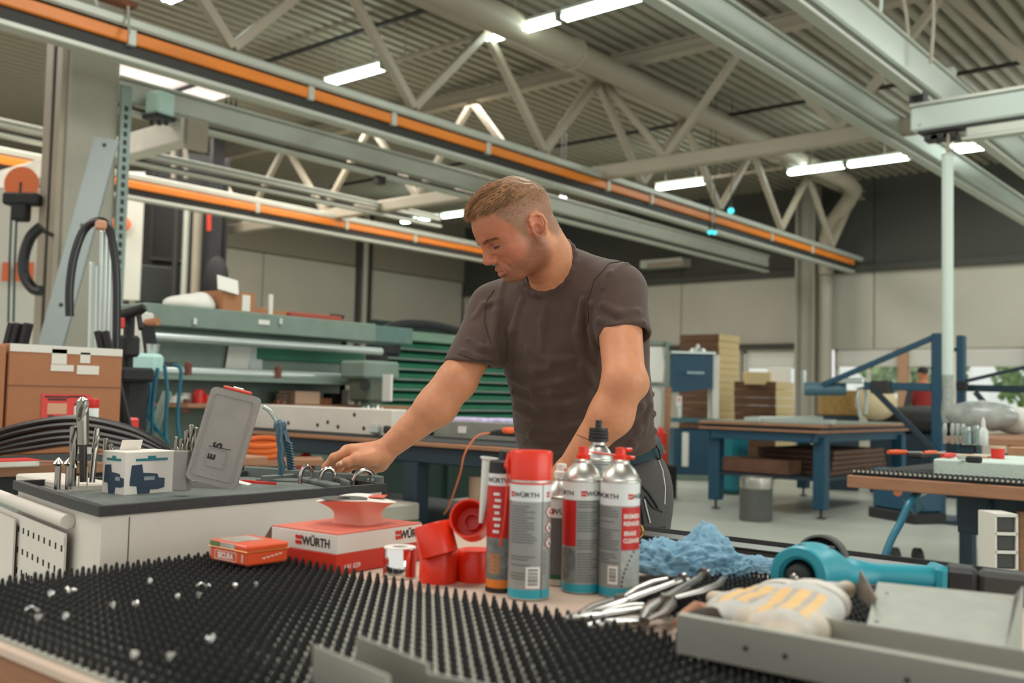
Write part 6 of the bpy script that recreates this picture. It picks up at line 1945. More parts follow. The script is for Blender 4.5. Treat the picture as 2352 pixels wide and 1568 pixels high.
m = MB(); put_text(m, 'WÜRTH', .0100, (-.72, .154), 0, 0, .00025, wrap=r2, squeeze=1.15); m.build('lettering', m_ink, c3_, local=True); m = MB(); put_text(m, 'WÜRTH', .0100, (1.28, .154), 0, 0, .00025, wrap=r2, squeeze=1.15); m.build('lettering', m_ink, c3_, local=True)
m = MB(); put_logo(m, (.56, .1575), 0, 0, .0088, wrap=r2); m.build('logo', m_logo, c3_, local=True)
m = MB(); patch(m, r2, .10, 1.5, .018, .074); m.build('label_picture', mat('brake_disc_picture', (178, 182, 176), rough=.3, var=.2, scale=50), c3_, local=True)
m = MB()
for i in range(9):
    t_ = i / 8; a_ = .16 + .62 * t_ ** 1.8; z_ = .020 + .052 * t_
    put_poly(m, [(-.5, -.7), (.3, -.7), (.5, .7), (-.3, .7)], (a_, z_), 0, 0, .0028, wrap=r2, lift=.0008)
m.build('disc_slot', m_ink, c3_, local=True)
small_print(c3_, r2, -1.2, .02, .052, .138, seed=9)
barcode(c3_, r2, -.30, .022, .050, .016)

# small can behind
b0 = T0(1284, 1341)
r4 = .0262
c4_ = can('small dark spray can with white nozzle squeezed behind the tallest can', b0, r4, [(.012, mat('label_green', (40, 92, 56), rough=.4)), (.020, mat('label_darkgrey', (104, 104, 102), rough=.4)), (.112, m_lwhite), (.142, m_lwhite)], True, .142)
m = MB().lathe([(.012, .176), (.012, .186), (.0085, .188), (.0085, .199), (0, .200)], 16); m.tube([(.004, .004, .194), (.012, .012, .184), (.02, .026, .168), (.024, .040, .150)], .0014, 8, 1)
m.build('nozzle', [m_white, m_capred], c4_, local=True)
m = MB(); put_text(m, 'WÜRTH', .0125, (.30, .118), 0, 0, .00025, wrap=r4); m.build('lettering', m_ink, c4_, local=True)
m = MB(); put_logo(m, (-.62, .1225), 0, 0, .0100, wrap=r4); m.build('logo', m_logo, c4_, local=True)
m = MB(); put_poly(m, [(0, -.5), (.5, 0), (0, .5), (-.5, 0)], (.52, .094), 0, 0, .022, wrap=r4); m.build('hazard_sign', m_lred, c4_, local=True)
m = MB(); put_poly(m, [(0, -.5), (.5, 0), (0, .5), (-.5, 0)], (.52, .094), 0, 0, .0165, wrap=r4, lift=.0009); m.build('hazard_field', m_white, c4_, local=True)

# can with black spray head behind the pair
b0 = T0(1369, 1306)
r5 = .0285
c5_ = can('metal can with ribbed black spray head standing behind the red valves', b0, r5, [(.004, m_grey), (.196, m_grey)], True, .196)
m = MB().lathe([(.014, .230), (.0185, .232), (.0185, .236), (.0172, .237), (.0182, .239), (.0182, .242), (.0170, .243), (.0178, .245), (.0178, .248), (.0165, .249), (.0172, .251), (.0168, .256), (.006, .257), (.006, .270), (0, .2705)], 24)
m.build('spray_head', m_dark, c5_, local=True)
MB().tube([(0, -.017, .234), (.004, -.030, .238), (.006, -.040, .243)], .0008, 6).build('wire', m_dark, c5_, local=True)
small_print(c5_, r5, -.8, .8, .10, .19, seed=12)

# sealant cartridge with its loose white nozzle
b0 = T0(1150, 1356)
ca = thing('sealant_cartridge', 'red and white sealant cartridge with black ends and a white nozzle beside it', 'cartridge', b0, facing(b0))
rk = .0248
m_orl = mat('label_orange', (226, 124, 36), rough=.4)
MB().lathe([(0, 0, 0), (rk - .001, 0, 0), (rk, .001, 0), (rk, .008, 1), (rk, .021, 2), (rk, .086, 3), (rk, .168, 4), (rk, .187, 0), (rk, .205, 0), (rk - .003, .208, 0), (.008, .209, 0), (.007, .222, 0), (0, .224, 0)], 40).build('tube', [m_dark, m_orl, m_pict, m_lred, m_lwhite], ca, local=True)
m = MB(); put_text(m, 'WÜRTH', .0105, (-.40, .173), 0, 0, .00025, wrap=rk); m.build('lettering', m_ink, ca, local=True)
m = MB()
for i in range(7):
    patch(m, rk, -.62 + (.10 if i % 2 else 0), -.20 + .05 * (i % 3), .094 + i * .0098, .0985 + i * .0098, n=4, lift=.0006)
m.build('vertical_print', m_white, ca, local=True)
m = MB(); patch(m, rk, -.9, -.1, .030, .062); m.build('picture', mat('cartridge_wood', (170, 120, 86), rough=.5, var=.3, scale=120, stretch=(1, 1, 4)), ca, local=True)
m = MB()
m.lathe([(.0150, .1035), (.0152, .1055), (.0120, .1000), (.0030, .0), (.0016, .0), (0, .0005)], 20, (-.005, -.0345, .106), axes((.03, .12, 1)))
m.lathe([(.0034, .0), (.0125, .100), (.0165, .1045), (.0150, .1045)], 20, (-.005, -.0345, .106), axes((.03, .12, 1)))
m.build('nozzle', mat('nozzle_white', (228, 230, 224), rough=.35), ca, local=True)

# loose red caps: shells open at one end
def cap(label, pos, R):
    t = thing('loose_cap', label, 'cap', pos, group='loose red caps left of the cartridge')
    m = MB().lathe([(.0285, .0), (.0315, .0), (.0316, .010), (.0308, .048), (.0285, .0515), (0, .052)], 40, pos, R)
    m.lathe([(.0285, .0), (.0283, .044), (.026, .0485), (0, .049)], 40, pos, R)
    sh_ = m.build('shell', m_capred, t)
    MB().lathe([(.0120, .030), (.0135, .030), (.0135, .049), (.012, .049)], 20, pos, R).build('inner_ring', m_capred, sh_)
    return t


pA = T0(1006, 1335)
cap('red cap standing upright next to the foil tape roll', pA, np.eye(3))
pC = T0(1090, 1332)
cap('red cap standing upright against the cartridge', pC, np.eye(3))
def tilted(px, py, d, nx_px, ny_px, away):
    """cap centred at a point; its axis leans by (nx, ny) in the picture and by 'away' from us"""
    ax = RT * nx_px - UP * ny_px + FW * away
    R = axes(ax / np.linalg.norm(ax))
    return P(px, py, d) - R[:, 2] * .026, R
p_, R_ = tilted(1001, 1238, 1.625, -.24, -.93, .22)
cap('red cap tipped over on top of the upright one beside the tape roll', p_, R_)
p_, R_ = tilted(1082, 1196, 1.63, .12, .34, .90)
cap('red cap lying with its open mouth towards us on another cap', p_, R_)

tp = thing('foil_tape_roll', 'shiny roll of foil tape standing beside the red caps', 'tape roll', T0(917, 1325))
a0 = facing(T0(917, 1325))
m = MB().lathe([(.0120, .001, 1), (.0275, .001, 0), (.0275, .050, 1), (.0265, .0515, 1), (.0130, .0515, 1), (.0120, .001, 1)], 40)
m.build('tape', [mat('foil_mirror', (226, 226, 222), rough=.08, metal=1.0), m_white], tp, local=True)
m = MB(); patch(m, .0275, a0 + .75, a0 + 1.9, .002, .049, lift=.0004); patch(m, .0275, a0 - 1.9, a0 - 1.15, .002, .049, lift=.0004); m.build('label', m_lred, tp, local=True)

# ------------------------------------------------------------------ black profile along the rear edge, wooden handle
pr_ = thing('black_profile', 'long black rubber-edged profile lying along the rear edge of the bench', 'profile', (1.78, .4, TZ))
sec = [(0, 0), (.062, 0), (.062, .030), (.050, .044), (.046, .044), (.044, .034), (.016, .026), (.010, .020), (0, .018)]
RY = np.array([[1, 0, 0], [0, 0, -1], [0, 1, 0]], float)
m = MB(); m.prism(sec, 2.0, (1.752, 1.42, TZ + .0005), RY)
m.build('rubber_bar', mat('profile_black', (24, 25, 25), rough=.35), pr_)
MB().bar((1.778, 1.41, TZ + .0325), (1.778, -.57, TZ + .0325), .022, .003, up=(-.27, 0, .96)).build('web_strip', mat('profile_satin', (88, 90, 86), rough=.35, metal=.4), pr_)
fh_ = thing('file', 'brown wooden tool handle poking out behind the brake cleaner can', 'hand tool', T0(1450, 1262, TZ + .03))
m = MB(); m.tube([P(1425, 1224, 1.83), P(1462, 1219, 1.86), P(1470, 1219, 1.865), P(1476, 1219, 1.868)], [.011, .013, .0125, .006], 14); m.build('handle', mat('handle_brown', (128, 66, 42), rough=.45), fh_)
MB().cyl(P(1462, 1219, 1.858), P(1465, 1219, 1.861), .0136, n=14).build('ferrule', mat('brass', (196, 156, 80), rough=.3, metal=1), fh_)
MB().bar(P(1425, 1224, 1.83), P(1340, 1240, 1.78), .012, .004).build('blade', m_tinplate, fh_)

# ------------------------------------------------------------------ blue cloths
m_cloth = mat('blue_wipe', (132, 172, 194), rough=.9, var=.07, scale=60, bump=.08, bscale=500)


def crumple(name, label, c, size, seed, group=None, peaks=()):
    g = np.random.default_rng(seed)
    n1, n2 = 120, 60
    u = np.linspace(0, 2 * np.pi, n1, endpoint=False); v = np.linspace(0, np.pi / 2, n2)
    U, V_ = np.meshgrid(u, v, indexing='ij')
    dirs = np.stack([np.cos(U) * np.cos(V_), np.sin(U) * np.cos(V_), np.sin(V_)], -1)
    q = dirs.reshape(-1, 3)
    rr = 1.0
    for f_, am in ((3.2, .26), (6.5, .17), (13, .085), (27, .035)):
        for k_ in range(2):
            w = g.normal(size=(3, 3)) * .55
            ph = g.uniform(0, 6.28, 3)
            s_ = sum(np.sin((q + .35 * np.sin(q[:, [1, 2, 0]] * f_ * .8 + ph)) @ (g.normal(size=3) * f_ / 1.6) + ph[i]) for i in range(3)) / 3
            rr = rr + am * (1 - 2 * np.abs(s_) ** .8) * .7
    rr = np.clip(rr, .30, None)
    p = q * rr[:, None] * np.array(size)
    for (ax_, ay_, sx, hz) in peaks:
        w = np.exp(-(((p[:, 0] - ax_) ** 2 + (p[:, 1] - ay_) ** 2) / sx ** 2))
        p[:, 2] += hz * w * (.55 + .45 * rr)
    p[:, 2] = np.maximum(p[:, 2], 0)
    p = p @ np.array([RH, FH, ZZ])        # local x = rightwards, y = away
    p = p + np.array(c)
    fs = []
    for i in range(n1):
        i2 = (i + 1) % n1
        for j in range(n2 - 1):
            fs.append((i * n2 + j, i2 * n2 + j, i2 * n2 + j + 1, i * n2 + j + 1))
    o = big_mesh(name, p, np.array(fs), m_cloth, origin=c)
    return tag(o, label, 'cloth', group)


crumple('cloth', 'crumpled light blue paper cloth with a tall peak behind the pliers', T0(1620, 1306, TZ + .018), (.055, .045, .040), 21, 'crumpled blue cloths', [(-.002, .008, .034, .026)])
crumple('cloth', 'broad crumpled light blue cloth next to the brake cleaner can', T0(1530, 1308, TZ + .018), (.072, .055, .042), 22, 'crumpled blue cloths')
crumple('cloth', 'flat torn strip of light blue cloth near the turquoise tool', T0(1735, 1312, TZ + .002), (.052, .022, .020), 25, 'crumpled blue cloths')
crumple('cloth', 'small shredded blue cloth end hanging over the small mat', T0(1672, 1322, TZ + .012), (.030, .03, .026), 27, 'crumpled blue cloths')

# ------------------------------------------------------------------ locking pliers
m_chrome = mat('chrome_steel', (150, 146, 140), rough=.3, metal=1.0, var=.1, scale=60)
m_chrdk = mat('worn_steel', (110, 104, 98), rough=.4, metal=.9)


def pliers(label, p0, p1, open_=.12, flip=1, lift=.0, scale=1.0):
    """p0 = screw end of the handle, p1 = tip of the jaws"""
    t = thing('locking_pliers', label, 'pliers', p0, group='chrome pliers lying on the bench')
    d = np.array(p1) - np.array(p0); L = np.linalg.norm(d); x = d / L
    y = np.cross(ZZ, x); y /= np.linalg.norm(y); y *= flip
    zz = np.cross(x, y) * (1 if flip > 0 else -1)
    w = lambda a, b, c=0: np.array(p0) + x * a * L + y * b * L + zz * (c * L + lift)
    MB().tube([w(.06, .0), w(.30, .02), w(.52, .035), (w(.60, .05))], [0.0063, 0.0070, 0.0078, 0.0074], 10, sq=.75).build('fixed_handle', m_chrome, t)
    MB().tube([w(.04, -.05 - open_, .01), w(.18, -.085 - open_ * .8, .01), w(.38, -.07 - open_ * .4, .01), w(.56, -.02, .01)], [0.0044, 0.0063, 0.0063, 0.0044], 10, sq=.7).build('lever_handle', m_chrome, t)
    MB().tube([w(.56, .03), w(.68, .055), w(.82, .055), w(.97, .02)], [0.0081, 0.0100, 0.0081, 0.0041], 10, sq=.6).build('upper_jaw', m_chrome, t)
    MB().tube([w(.56, .0), w(.68, -.035), w(.84, -.04 - open_ * .1), w(.98, -.005 - open_ * .1)], [0.0074, 0.0092, 0.0074, 0.0037], 10, sq=.6).build('lower_jaw', m_chrdk, t)
    MB().cyl(w(.62, .01, -.035), w(.62, .01, .045), .0075, n=12).build('rivet', m_chrome, t)
    MB().tube([w(.30, -.02, .0), w(.50, -.01, .0)], .0035, 8).build('link', m_chrdk, t)
    k = MB(); k.cyl(w(-.02, .0), w(.07, .002), .0055, n=10); k.cyl(w(-.05, -.001), w(-.02, 0), .0105, n=14); k.build('adjusting_screw', m_chrome, t)
    return t


Z1 = TZ + .031
pliers('locking pliers with long bright handle pointing at the blue cloths', T0(1562, 1334, Z1 + .012), T0(1330, 1408, TZ + .016), .05, 1)
pliers('open locking pliers with raised curved handle beside the glove', T0(1612, 1322, Z1 + .014), T0(1478, 1425, TZ + .022), .10, -1)
pliers('locking pliers nearest the tallest can, jaws towards it', T0(1500, 1395, TZ + .022), T0(1290, 1420, TZ + .016), .07, 1)
pliers('flat pliers half hidden under the long-handled ones', T0(1475, 1420, TZ + .012), T0(1340, 1440, TZ + .012), .10, -1)

# ------------------------------------------------------------------ work gloves
m_glove = vcol_mat('glove_leather', rough=.9, bump=.12, bscale=260, var=.06, vscale=60)
def glove(label, wrist, knuck, tips, rad_, th, fl, band, cuff_c):
    """flat leather glove: palm from wrist to knuckles, five fingers"""
    wv = np.array(wrist); kv = np.array(knuck)
    t_ = thing('work_glove', label, 'glove', (wv[0], wv[1], wv[2] - .02), group='pair of white leather work gloves')
    up = (ZZ, th)
    pr = [rc(wv, kv, rad_, rad_ * .96, .02, 'u', up)]
    side = np.cross(ZZ, kv - wv); side /= np.linalg.norm(side)
    for k_, (off, tip, r_) in enumerate(tips):
        b_ = kv + side * off - (kv - wv) * .12
        tip = np.array(tip); mid = (b_ + tip) / 2 + ZZ * .008
        pr += [rc(b_, mid, r_ * 1.05, r_, .012), rc(mid, tip, r_, r_ * .82, .008)]
    pr.append(rc(wv, wv - (kv - wv) * .35, rad_ * 1.0, rad_ * 1.0, .02, 'u', up))
    pr.append(disp(lambda p: .0022 * noise3(p, 70, fl) + .0016 * np.abs(noise3(p, 150, fl + 1))))
    lo = np.min([wv - (kv - wv), kv] + [np.array(x[1]) for x in tips], 0) - .09
    hi = np.max([wv - (kv - wv), kv] + [np.array(x[1]) for x in tips], 0) + .09
    v, f = sdf_mesh(pr, .0032, lo, hi)
    v = relax(v, f, 1, .4)
    ax = (kv - wv); Lk = np.linalg.norm(ax); ax = ax / Lk
    s_ = (v - wv) @ ax / Lk
    l_ = (v - wv) @ side
    col = np.tile(np.array(lin((190, 190, 184))), (len(v), 1))
    stripe = np.sin(l_ * 2 * np.pi / .024 + .6)
    inb = (s_ > band[0]) & (s_ < band[1]) & (np.abs(l_) < .030)
    m_y = (inb & (stripe > -.55))[:, None]
    col = np.where(m_y, np.array(lin((222, 186, 130))), col)
    m_g = (inb & (stripe <= -.55))[:, None]
    col = np.where(m_g, np.array(lin((170, 168, 162))), col)
    tipm = np.zeros(len(v))
    for off, tip, r_ in tips:
        tipm = np.maximum(tipm, np.exp(-(np.linalg.norm(v - np.array(tip), axis=1) / .026) ** 2))
    col = col * (1 - .65 * tipm[:, None]) + np.array(lin((222, 192, 150))) * .65 * tipm[:, None]
    big_mesh('shell', v, f, m_glove, t_, tint=col)
    c_ = wv - (kv - wv) * .38
    kk = MB(); kk.lathe([(rad_ * .5, 0), (rad_ * 1.05, 0), (rad_ * 1.1, .012), (rad_ * 1.05, .026), (rad_ * .5, .026)], 28, c_, axes(-ax) @ np.diag([1, 1 / th * 1.1, 1]) if abs(axes(-ax)[2, 1]) > .5 else axes(-ax) @ np.diag([1 / th * 1.1, 1, 1]))
    kk.build('cuff_edge', mat(cuff_c[0], cuff_c[1], rough=.9, bump=.2, bscale=300), t_)
    return t_


zg = TZ + .030
g1k, g1w = T0(1696, 1412, zg + .010), T0(1768, 1382, zg + .010)
glove('white leather work glove with yellow stripes, fingers curled towards the pliers', g1w, g1k,
      [(.036, T0(1640, 1375, zg), .0150), (.013, T0(1632, 1402, zg - .006), .0155), (-.011, T0(1650, 1428, zg - .010), .0155), (-.034, T0(1690, 1440, zg - .010), .0145), (.048, T0(1722, 1366, zg), .0130)],
      .038, 2.0, 31, (.05, 1.0), ('glove_cuff_white', (214, 208, 198)))
zg = TZ + .056
g2k, g2w = T0(1795, 1440, zg), T0(1848, 1398, zg + .002)
glove('white leather work glove with yellow stripes lying over the channel by the turquoise tool', g2w, g2k,
      [(.036, T0(1728, 1452, zg - .010), .0150), (.013, T0(1762, 1474, zg - .008), .0155), (-.011, T0(1812, 1480, zg - .008), .0155), (-.036, T0(1872, 1455, zg - .006), .0150), (-.046, T0(1946, 1352, zg + .006), .0145)],
      .041, 1.9, 41, (.05, 1.05), ('glove_cuff_white', (214, 208, 198)))
v_, f_ = sdf_mesh([el(T0(1632, 1432, TZ + .030), (.034, .026, .020), np.array([RH, FH, ZZ]).T, .01), disp(lambda p: .0025 * noise3(p, 220, 5))], .003, T0(1632, 1432, TZ + .03) - .07, T0(1632, 1432, TZ + .03) + .08)
o = big_mesh('knit_cuff', v_, f_, mat('knit_dark', (62, 54, 48), rough=.95, bump=.4, bscale=260), origin=T0(1632, 1432, TZ + .03) - np.array([0, 0, .02]))
tag(o, 'dark knitted cuff rolled up in front of the curled glove', 'cuff')
one('leather_loop', MB().tube([T0(1562, 1432, TZ + .012), T0(1580, 1412, TZ + .030), T0(1606, 1398, TZ + .036), T0(1628, 1398, TZ + .03)], [.012, .013, .012, .008], 10, sq=.5), mat('tan_leather', (190, 142, 112), rough=.8),
    'tan leather loop between the pliers and the knitted cuff', 'leather loop')

# ------------------------------------------------------------------ turquoise power tool
m_turq = mat('tool_turquoise', (42, 150, 166), rough=.38, var=.04, scale=20, bump=.03, bscale=300)
m_tblk = mat('tool_black', (34, 36, 36), rough=.5)
tl = thing('power_tool', 'turquoise cordless power tool with a black motor cap lying on the bench', 'power tool', T0(1900, 1372, TZ))
hc = P(1835, 1322, 1.52); ax_ = (P(1905, 1296, 1.66) - hc); ax_ /= np.linalg.norm(ax_)
RH_ = axes(ax_)
D3 = lambda a: hc + ax_ * a
prims = [rc(D3(.0), D3(.075), .044, .042, .01), rc(D3(.06), D3(.12), .040, .036, .012),
         rc(D3(.055) - ZZ * .005, P(1960, 1330, 1.62), .034, .026, .03),
         rc(P(1950, 1322, 1.62), P(2150, 1330, 1.62), .0185, .0185, .02, 'u', (ZZ, .85)),
         rc(D3(-.03), D3(-.001), .060, .060, .002, 's'), rc(D3(-.012), D3(.016), .024, .024, .003, 's')]
prims[4] = halfspace(D3(.0), -ax_, .006)
v_, f_ = sdf_mesh(prims, .0030, hc - .16, hc + .36)
v_ = relax(v_, f_, 1, .4)
big_mesh('housing', v_, f_, m_turq, tl)
m = MB().lathe([(.030, .0), (.0425, .0), (.0445, .004), (.0445, .010), (.030, .012)], 40, D3(-.004), RH_); m.build('front_ring', m_turq, tl)
m = MB().lathe([(0, -.026), (.009, -.026), (.010, -.022), (.010, -.018), (.017, -.016), (.019, .004), (.024, .010), (.0, .012)], 28, D3(.004), RH_); m.build('chuck', m_tblk, tl)
m = MB().lathe([(0, -.001), (.006, -.001), (.007, -.006), (.004, -.010), (0, -.010)], 16, D3(-.020), RH_); m.build('spindle', m_chrome, tl)
m = MB().lathe([(0, .163), (.020, .162), (.034, .155), (.040, .140), (.0415, .112), (.038, .11)], 32, D3(0) + UP * .012, RH_); m.build('motor_cap', mat('cap_grey_black', (74, 74, 70), rough=.6, bump=.1, bscale=500), tl)
k = MB().box(D3(.050) + UP * .0435 - RT * .006, (.030, .012, .002), np.array([ax_, np.cross(UP, ax_), UP]).T, bev=.0005); k.build('badge', m_tblk, tl)
k = MB().box(D3(.078) + UP * .036 + RT * .020, (.034, .020, .004), np.array([ax_, np.cross(UP, ax_), UP]).T, bev=.001); k.build('switch', m_tblk, tl)
m = MB().bar(P(2138, 1334, 1.62), P(2168, 1336, 1.62), .056, .056, bev=.007); m.build('handle_collar', m_turq, tl)
m = MB().bar(P(2168, 1338, 1.62), P(2245, 1346, 1.60), .058, .060, bev=.008); m.build('battery_shoe', m_tblk, tl)
m = MB().bar(P(2246, 1346, 1.60), P(2420, 1366, 1.56), .054, .056, bev=.008); m.build('battery', mat('battery_grey', (58, 58, 56), rough=.55), tl)
m = MB().bar(P(1940, 1352, 1.56), P(2165, 1364, 1.60), .028, .018, bev=.004); m.build('trigger_bar', m_tblk, tl)

# ------------------------------------------------------------------ sheet metal and aluminium
m_zinc = mat('galvanised_sheet', (158, 160, 150), rough=.6, metal=.25, var=.10, scale=30, bump=.02, bscale=100)
m_alu = mat('satin_aluminium', (178, 178, 168), rough=.38, metal=.75, var=.05, scale=50, stretch=(1, .1, 1))
def sheet(mb, quad, t=.002):
    q = np.array(quad, float); n = np.cross(q[1] - q[0], q[3] - q[0]); n /= np.linalg.norm(n)
    if n[2] < 0: n = -n
    v = np.concatenate([q, q - n * t])
    mb.add(v, [(0, 1, 2, 3), (7, 6, 5, 4), (0, 4, 5, 1), (1, 5, 6, 2), (2, 6, 7, 3), (3, 7, 4, 0)])
br = thing('sheet_metal_bracket', 'bent galvanised bracket with screw holes at the right end of the bench', 'bracket', T0(2150, 1500, TZ + .01))
A_, B_, C_, D_ = T0(2016, 1336, TZ + .075), T0(2330, 1367, TZ + .075), T0(2308, 1494, TZ + .052), T0(1990, 1438, TZ + .052)
m = MB(); sheet(m, [A_, B_, C_, D_]); m.build('upper_plate', m_zinc, br)
E_, F_ = T0(2294, 1562, TZ + .034), T0(1972, 1492, TZ + .034)
m = MB(); sheet(m, [D_, C_, E_, F_]); m.build('lower_plate', m_zinc, br)
m = MB(); sheet(m, [B_, B_ + RH * .010 + ZZ * .012, C_ + RH * .016 - ZZ * .040, C_]); m.build('side_flange', m_zinc, br)
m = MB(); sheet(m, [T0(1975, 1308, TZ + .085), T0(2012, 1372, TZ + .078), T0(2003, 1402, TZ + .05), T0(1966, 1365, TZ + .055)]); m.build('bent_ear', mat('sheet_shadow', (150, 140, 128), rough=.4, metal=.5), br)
for i, (x, y) in enumerate([(2038, 1363), (2014, 1428), (2297, 1474), (2074, 1388)]):
    nn = np.cross(B_ - A_, D_ - A_); nn /= np.linalg.norm(nn); nn *= np.sign(nn[2])
    v = ray(x, y); d_ = ((A_ - CAM) @ nn) / (v @ nn)
    pp = CAM + v * d_
    m = MB(); m.cyl(pp - nn * .001, pp + nn * .0006, .0035 if i < 3 else .006, n=14)
    m.build('screw_hole' if i < 3 else 'rust_spot', m_dark if i < 3 else mat('rust_spot', (168, 120, 88), rough=.8), br)
ch = thing('aluminium_channel', 'long silver aluminium channel lying across the bench under the gloves', 'aluminium profile', (1.05, .2, TZ + .024))
zc = TZ + .0255
m = MB(); m.bar((1.000, .585, zc + .021), (1.000, -.6, zc + .021), .003, .042); m.build('front_wall', m_alu, ch)
m = MB(); m.bar((1.056, .585, zc + .0015), (1.056, -.6, zc + .0015), .112, .003); m.build('web', m_alu, ch)
m = MB(); m.bar((1.112, .55, zc + .021), (1.112, -.6, zc + .021), .003, .042); m.build('rear_wall', m_alu, ch)
m = MB(); m.bar((1.004, .585, zc + .0425), (1.004, -.6, zc + .0425), .011, .003, bev=.001); m.build('lip', m_alu, ch)
for y_ in (.50, .455, .33):
    m = MB(); m.cyl((.9975, y_, zc + .020), (.9990, y_, zc + .020), .003, n=10); m.build('hole', m_dark, ch)
for i, (a, b, z_, lab) in enumerate([((722, 1481), (893, 1552), TZ + .062, 'front one of two thin silver angle strips standing on the pin mat'),
                                     ((821, 1459), (985, 1524), TZ + .064, 'rear one of two thin silver angle strips standing on the pin mat')]):
    p0, p1 = T0(*a, z_), T0(*b, z_)
    t = thing('angle_strip', lab, 'metal strip', ((p0[0] + p1[0]) / 2, (p0[1] + p1[1]) / 2, TZ + .02), group=None)
    dd = (p1 - p0); p2 = p0 + dd * 2.2
    bend = (p1 - p0) / np.linalg.norm(p1 - p0)
    p3 = p1 + np.array([bend[0] * math.cos(.35) - bend[1] * math.sin(.35), bend[0] * math.sin(.35) + bend[1] * math.cos(.35), 0]) * .12
    m = MB(); hh = z_ - (TZ + .026)
    m.bar(p0 - ZZ * hh / 2, p1 - ZZ * hh / 2, .0035, hh); m.build('web', m_alu, t)
    m = MB(); m.bar(p1 - ZZ * (hh / 2 + .004), p3 - ZZ * (hh / 2 + .004), .0035, hh - .008); m.build('bent_end', m_alu, t)
# swarf on the mat
SWL = ['long bright swarf curl at the left edge of the pin mat', 'long bright swarf curl on the mat, nearest the trolley corner', 'bright chip right of the left edge swarf curl', 'bright chip just below the left edge swarf curl', 'bright chip between the trolley seam and the mat middle, left of two', 'bright chip near the mat middle, right of two',
       'long bright swarf curl in front of the orange tin', 'bright chip under the swarf curl before the tin', 'bright chip near the front of the mat, left of two', 'bright chip near the front of the mat, right of two', 'largest chip, left of the front angle strips', 'bright chip left of the curl before the tin',
       'tiny bright chip below the right end of the tin, left of two', 'tiny bright chip below the right end of the tin, right of two', 'bright chip behind the mat middle near the trolley', 'bright chip beside the curl nearest the trolley corner']
m_swarf = mat('bright_swarf', (206, 206, 200), rough=.3, metal=.8)
for i, (x, y, w_) in enumerate([(78, 1402, 34), (160, 1357, 30), (152, 1416, 7), (90, 1419, 8), (258, 1391, 7), (312, 1389, 8), (470, 1346, 34), (456, 1367, 7), (310, 1505, 9), (393, 1508, 9), (484, 1468, 12), (408, 1372, 5), (540, 1346, 5), (588, 1343, 5), (345, 1335, 6), (118, 1364, 7)]):
    p0 = T0(x, y, TZ + .028)
    g = np.random.default_rng(i); s_ = w_ * .0006
    m = MB(); m.tube([p0 + RH * s_ * (t - .5) * 2 * .55 + FH * s_ * .5 * math.sin(5 * t + i) + ZZ * (.003 * math.sin(9 * t) + .001) for t in np.linspace(0, 1, 7)], .0018 if w_ > 20 else .0028, 6, sq=.5)
    one('swarf', m, m_swarf, SWL[i], 'swarf', p0, group='long swarf curls on the pin mat' if w_ > 20 else 'small metal chips on the pin mat')
# ================================================================== THE MAN
K = P
FP = -RH * math.cos(rad(46)) - FH * math.sin(rad(46))     # the way his chest faces
LP = np.cross(ZZ, FP)                                      # his left
RP = np.array([LP, FP, ZZ]).T
foot = K(1385, 1115, 2.74); foot[2] = 0.0
man = thing('person', 'man in a dark brown T-shirt and grey work trousers leaning over the bench, looking down', 'person', foot)

# head frame (x out of the face, y to his left, z up)
ps, th, ro, hs = .377, .566, -.083, .985
_F0 = -RH * math.cos(ps) - FH * math.sin(ps); _L0 = np.cross(ZZ, _F0)
_Fd = _F0 * math.cos(th) - ZZ * math.sin(th); _Ud = _F0 * math.sin(th) + ZZ * math.cos(th)
HR = np.array([_Fd, _L0 * math.cos(ro) + _Ud * math.sin(ro), -_L0 * math.sin(ro) + _Ud * math.cos(ro)]).T
HO = P(1189.2, 522.5, 2.45)


def H(x, y, z):
    return HO + hs * (HR @ np.array([x, y, z]))


def to_head(p):
    return ((p - HO) @ HR) / hs


def hel(c, r, k=.02, op='u', R=I3):
    return el(H(*c), np.array(r) * hs, HR @ np.array(R), k, op)


def hrc(a, b, ra, rb, k=.02, op='u', sq=None):
    return rc(H(*a), H(*b), ra * hs, rb * hs, k, op, None if sq is None else (HR @ np.array(sq[0], float), sq[1]))


head = [
    hel((-.006, 0, .030), (.100, .077, .089), .02),
    hel((.040, 0, .030), (.067, .066, .064), .03),
    hel((.030, 0, -.040), (.054, .058, .072), .03),
    hel((.064, 0, -.066), (.032, .037, .036), .025),            # muzzle
    hel((.074, 0, -.092), (.023, .026, .019), .018),            # chin
]
for s in (1, -1):
    head += [
        hrc((-.008, s * .056, -.056), (.058, s * .022, -.090), .021, .018, .025),      # jaw
        hrc((-.010, s * .060, -.02), (-.008, s * .056, -.058), .020, .020, .025),
        hel((.052, s * .043, -.026), (.030, .024, .022), .02),                          # cheek
        hel((.030, s * .046, -.055), (.030, .020, .034), .025),
        hrc((.096, s * .012, .013), (.066, s * .049, .006), .0098, .010, .014),         # brow
        hel((.099, s * .032, -.008), (.014, .019, .0105), .014, 's'),                   # eye socket
        hel((.0765, s * .031, -.006), (.0145, .0150, .0140), .004),                     # lidded eyeball
        hrc((.0925, s * .019, -.0105), (.085, s * .047, -.0115), .0012, .0012, .002, 's'),
        hrc((.092, s * .014, -.022), (.062, s * .050, -.030), .004, .010, .014),
    ]
head += [
    hrc((.098, 0, .006), (.1120, 0, -.029), .0074, .0100, .012),
    hel((.112, 0, -.036), (.0125, .0118, .0100), .008),
]
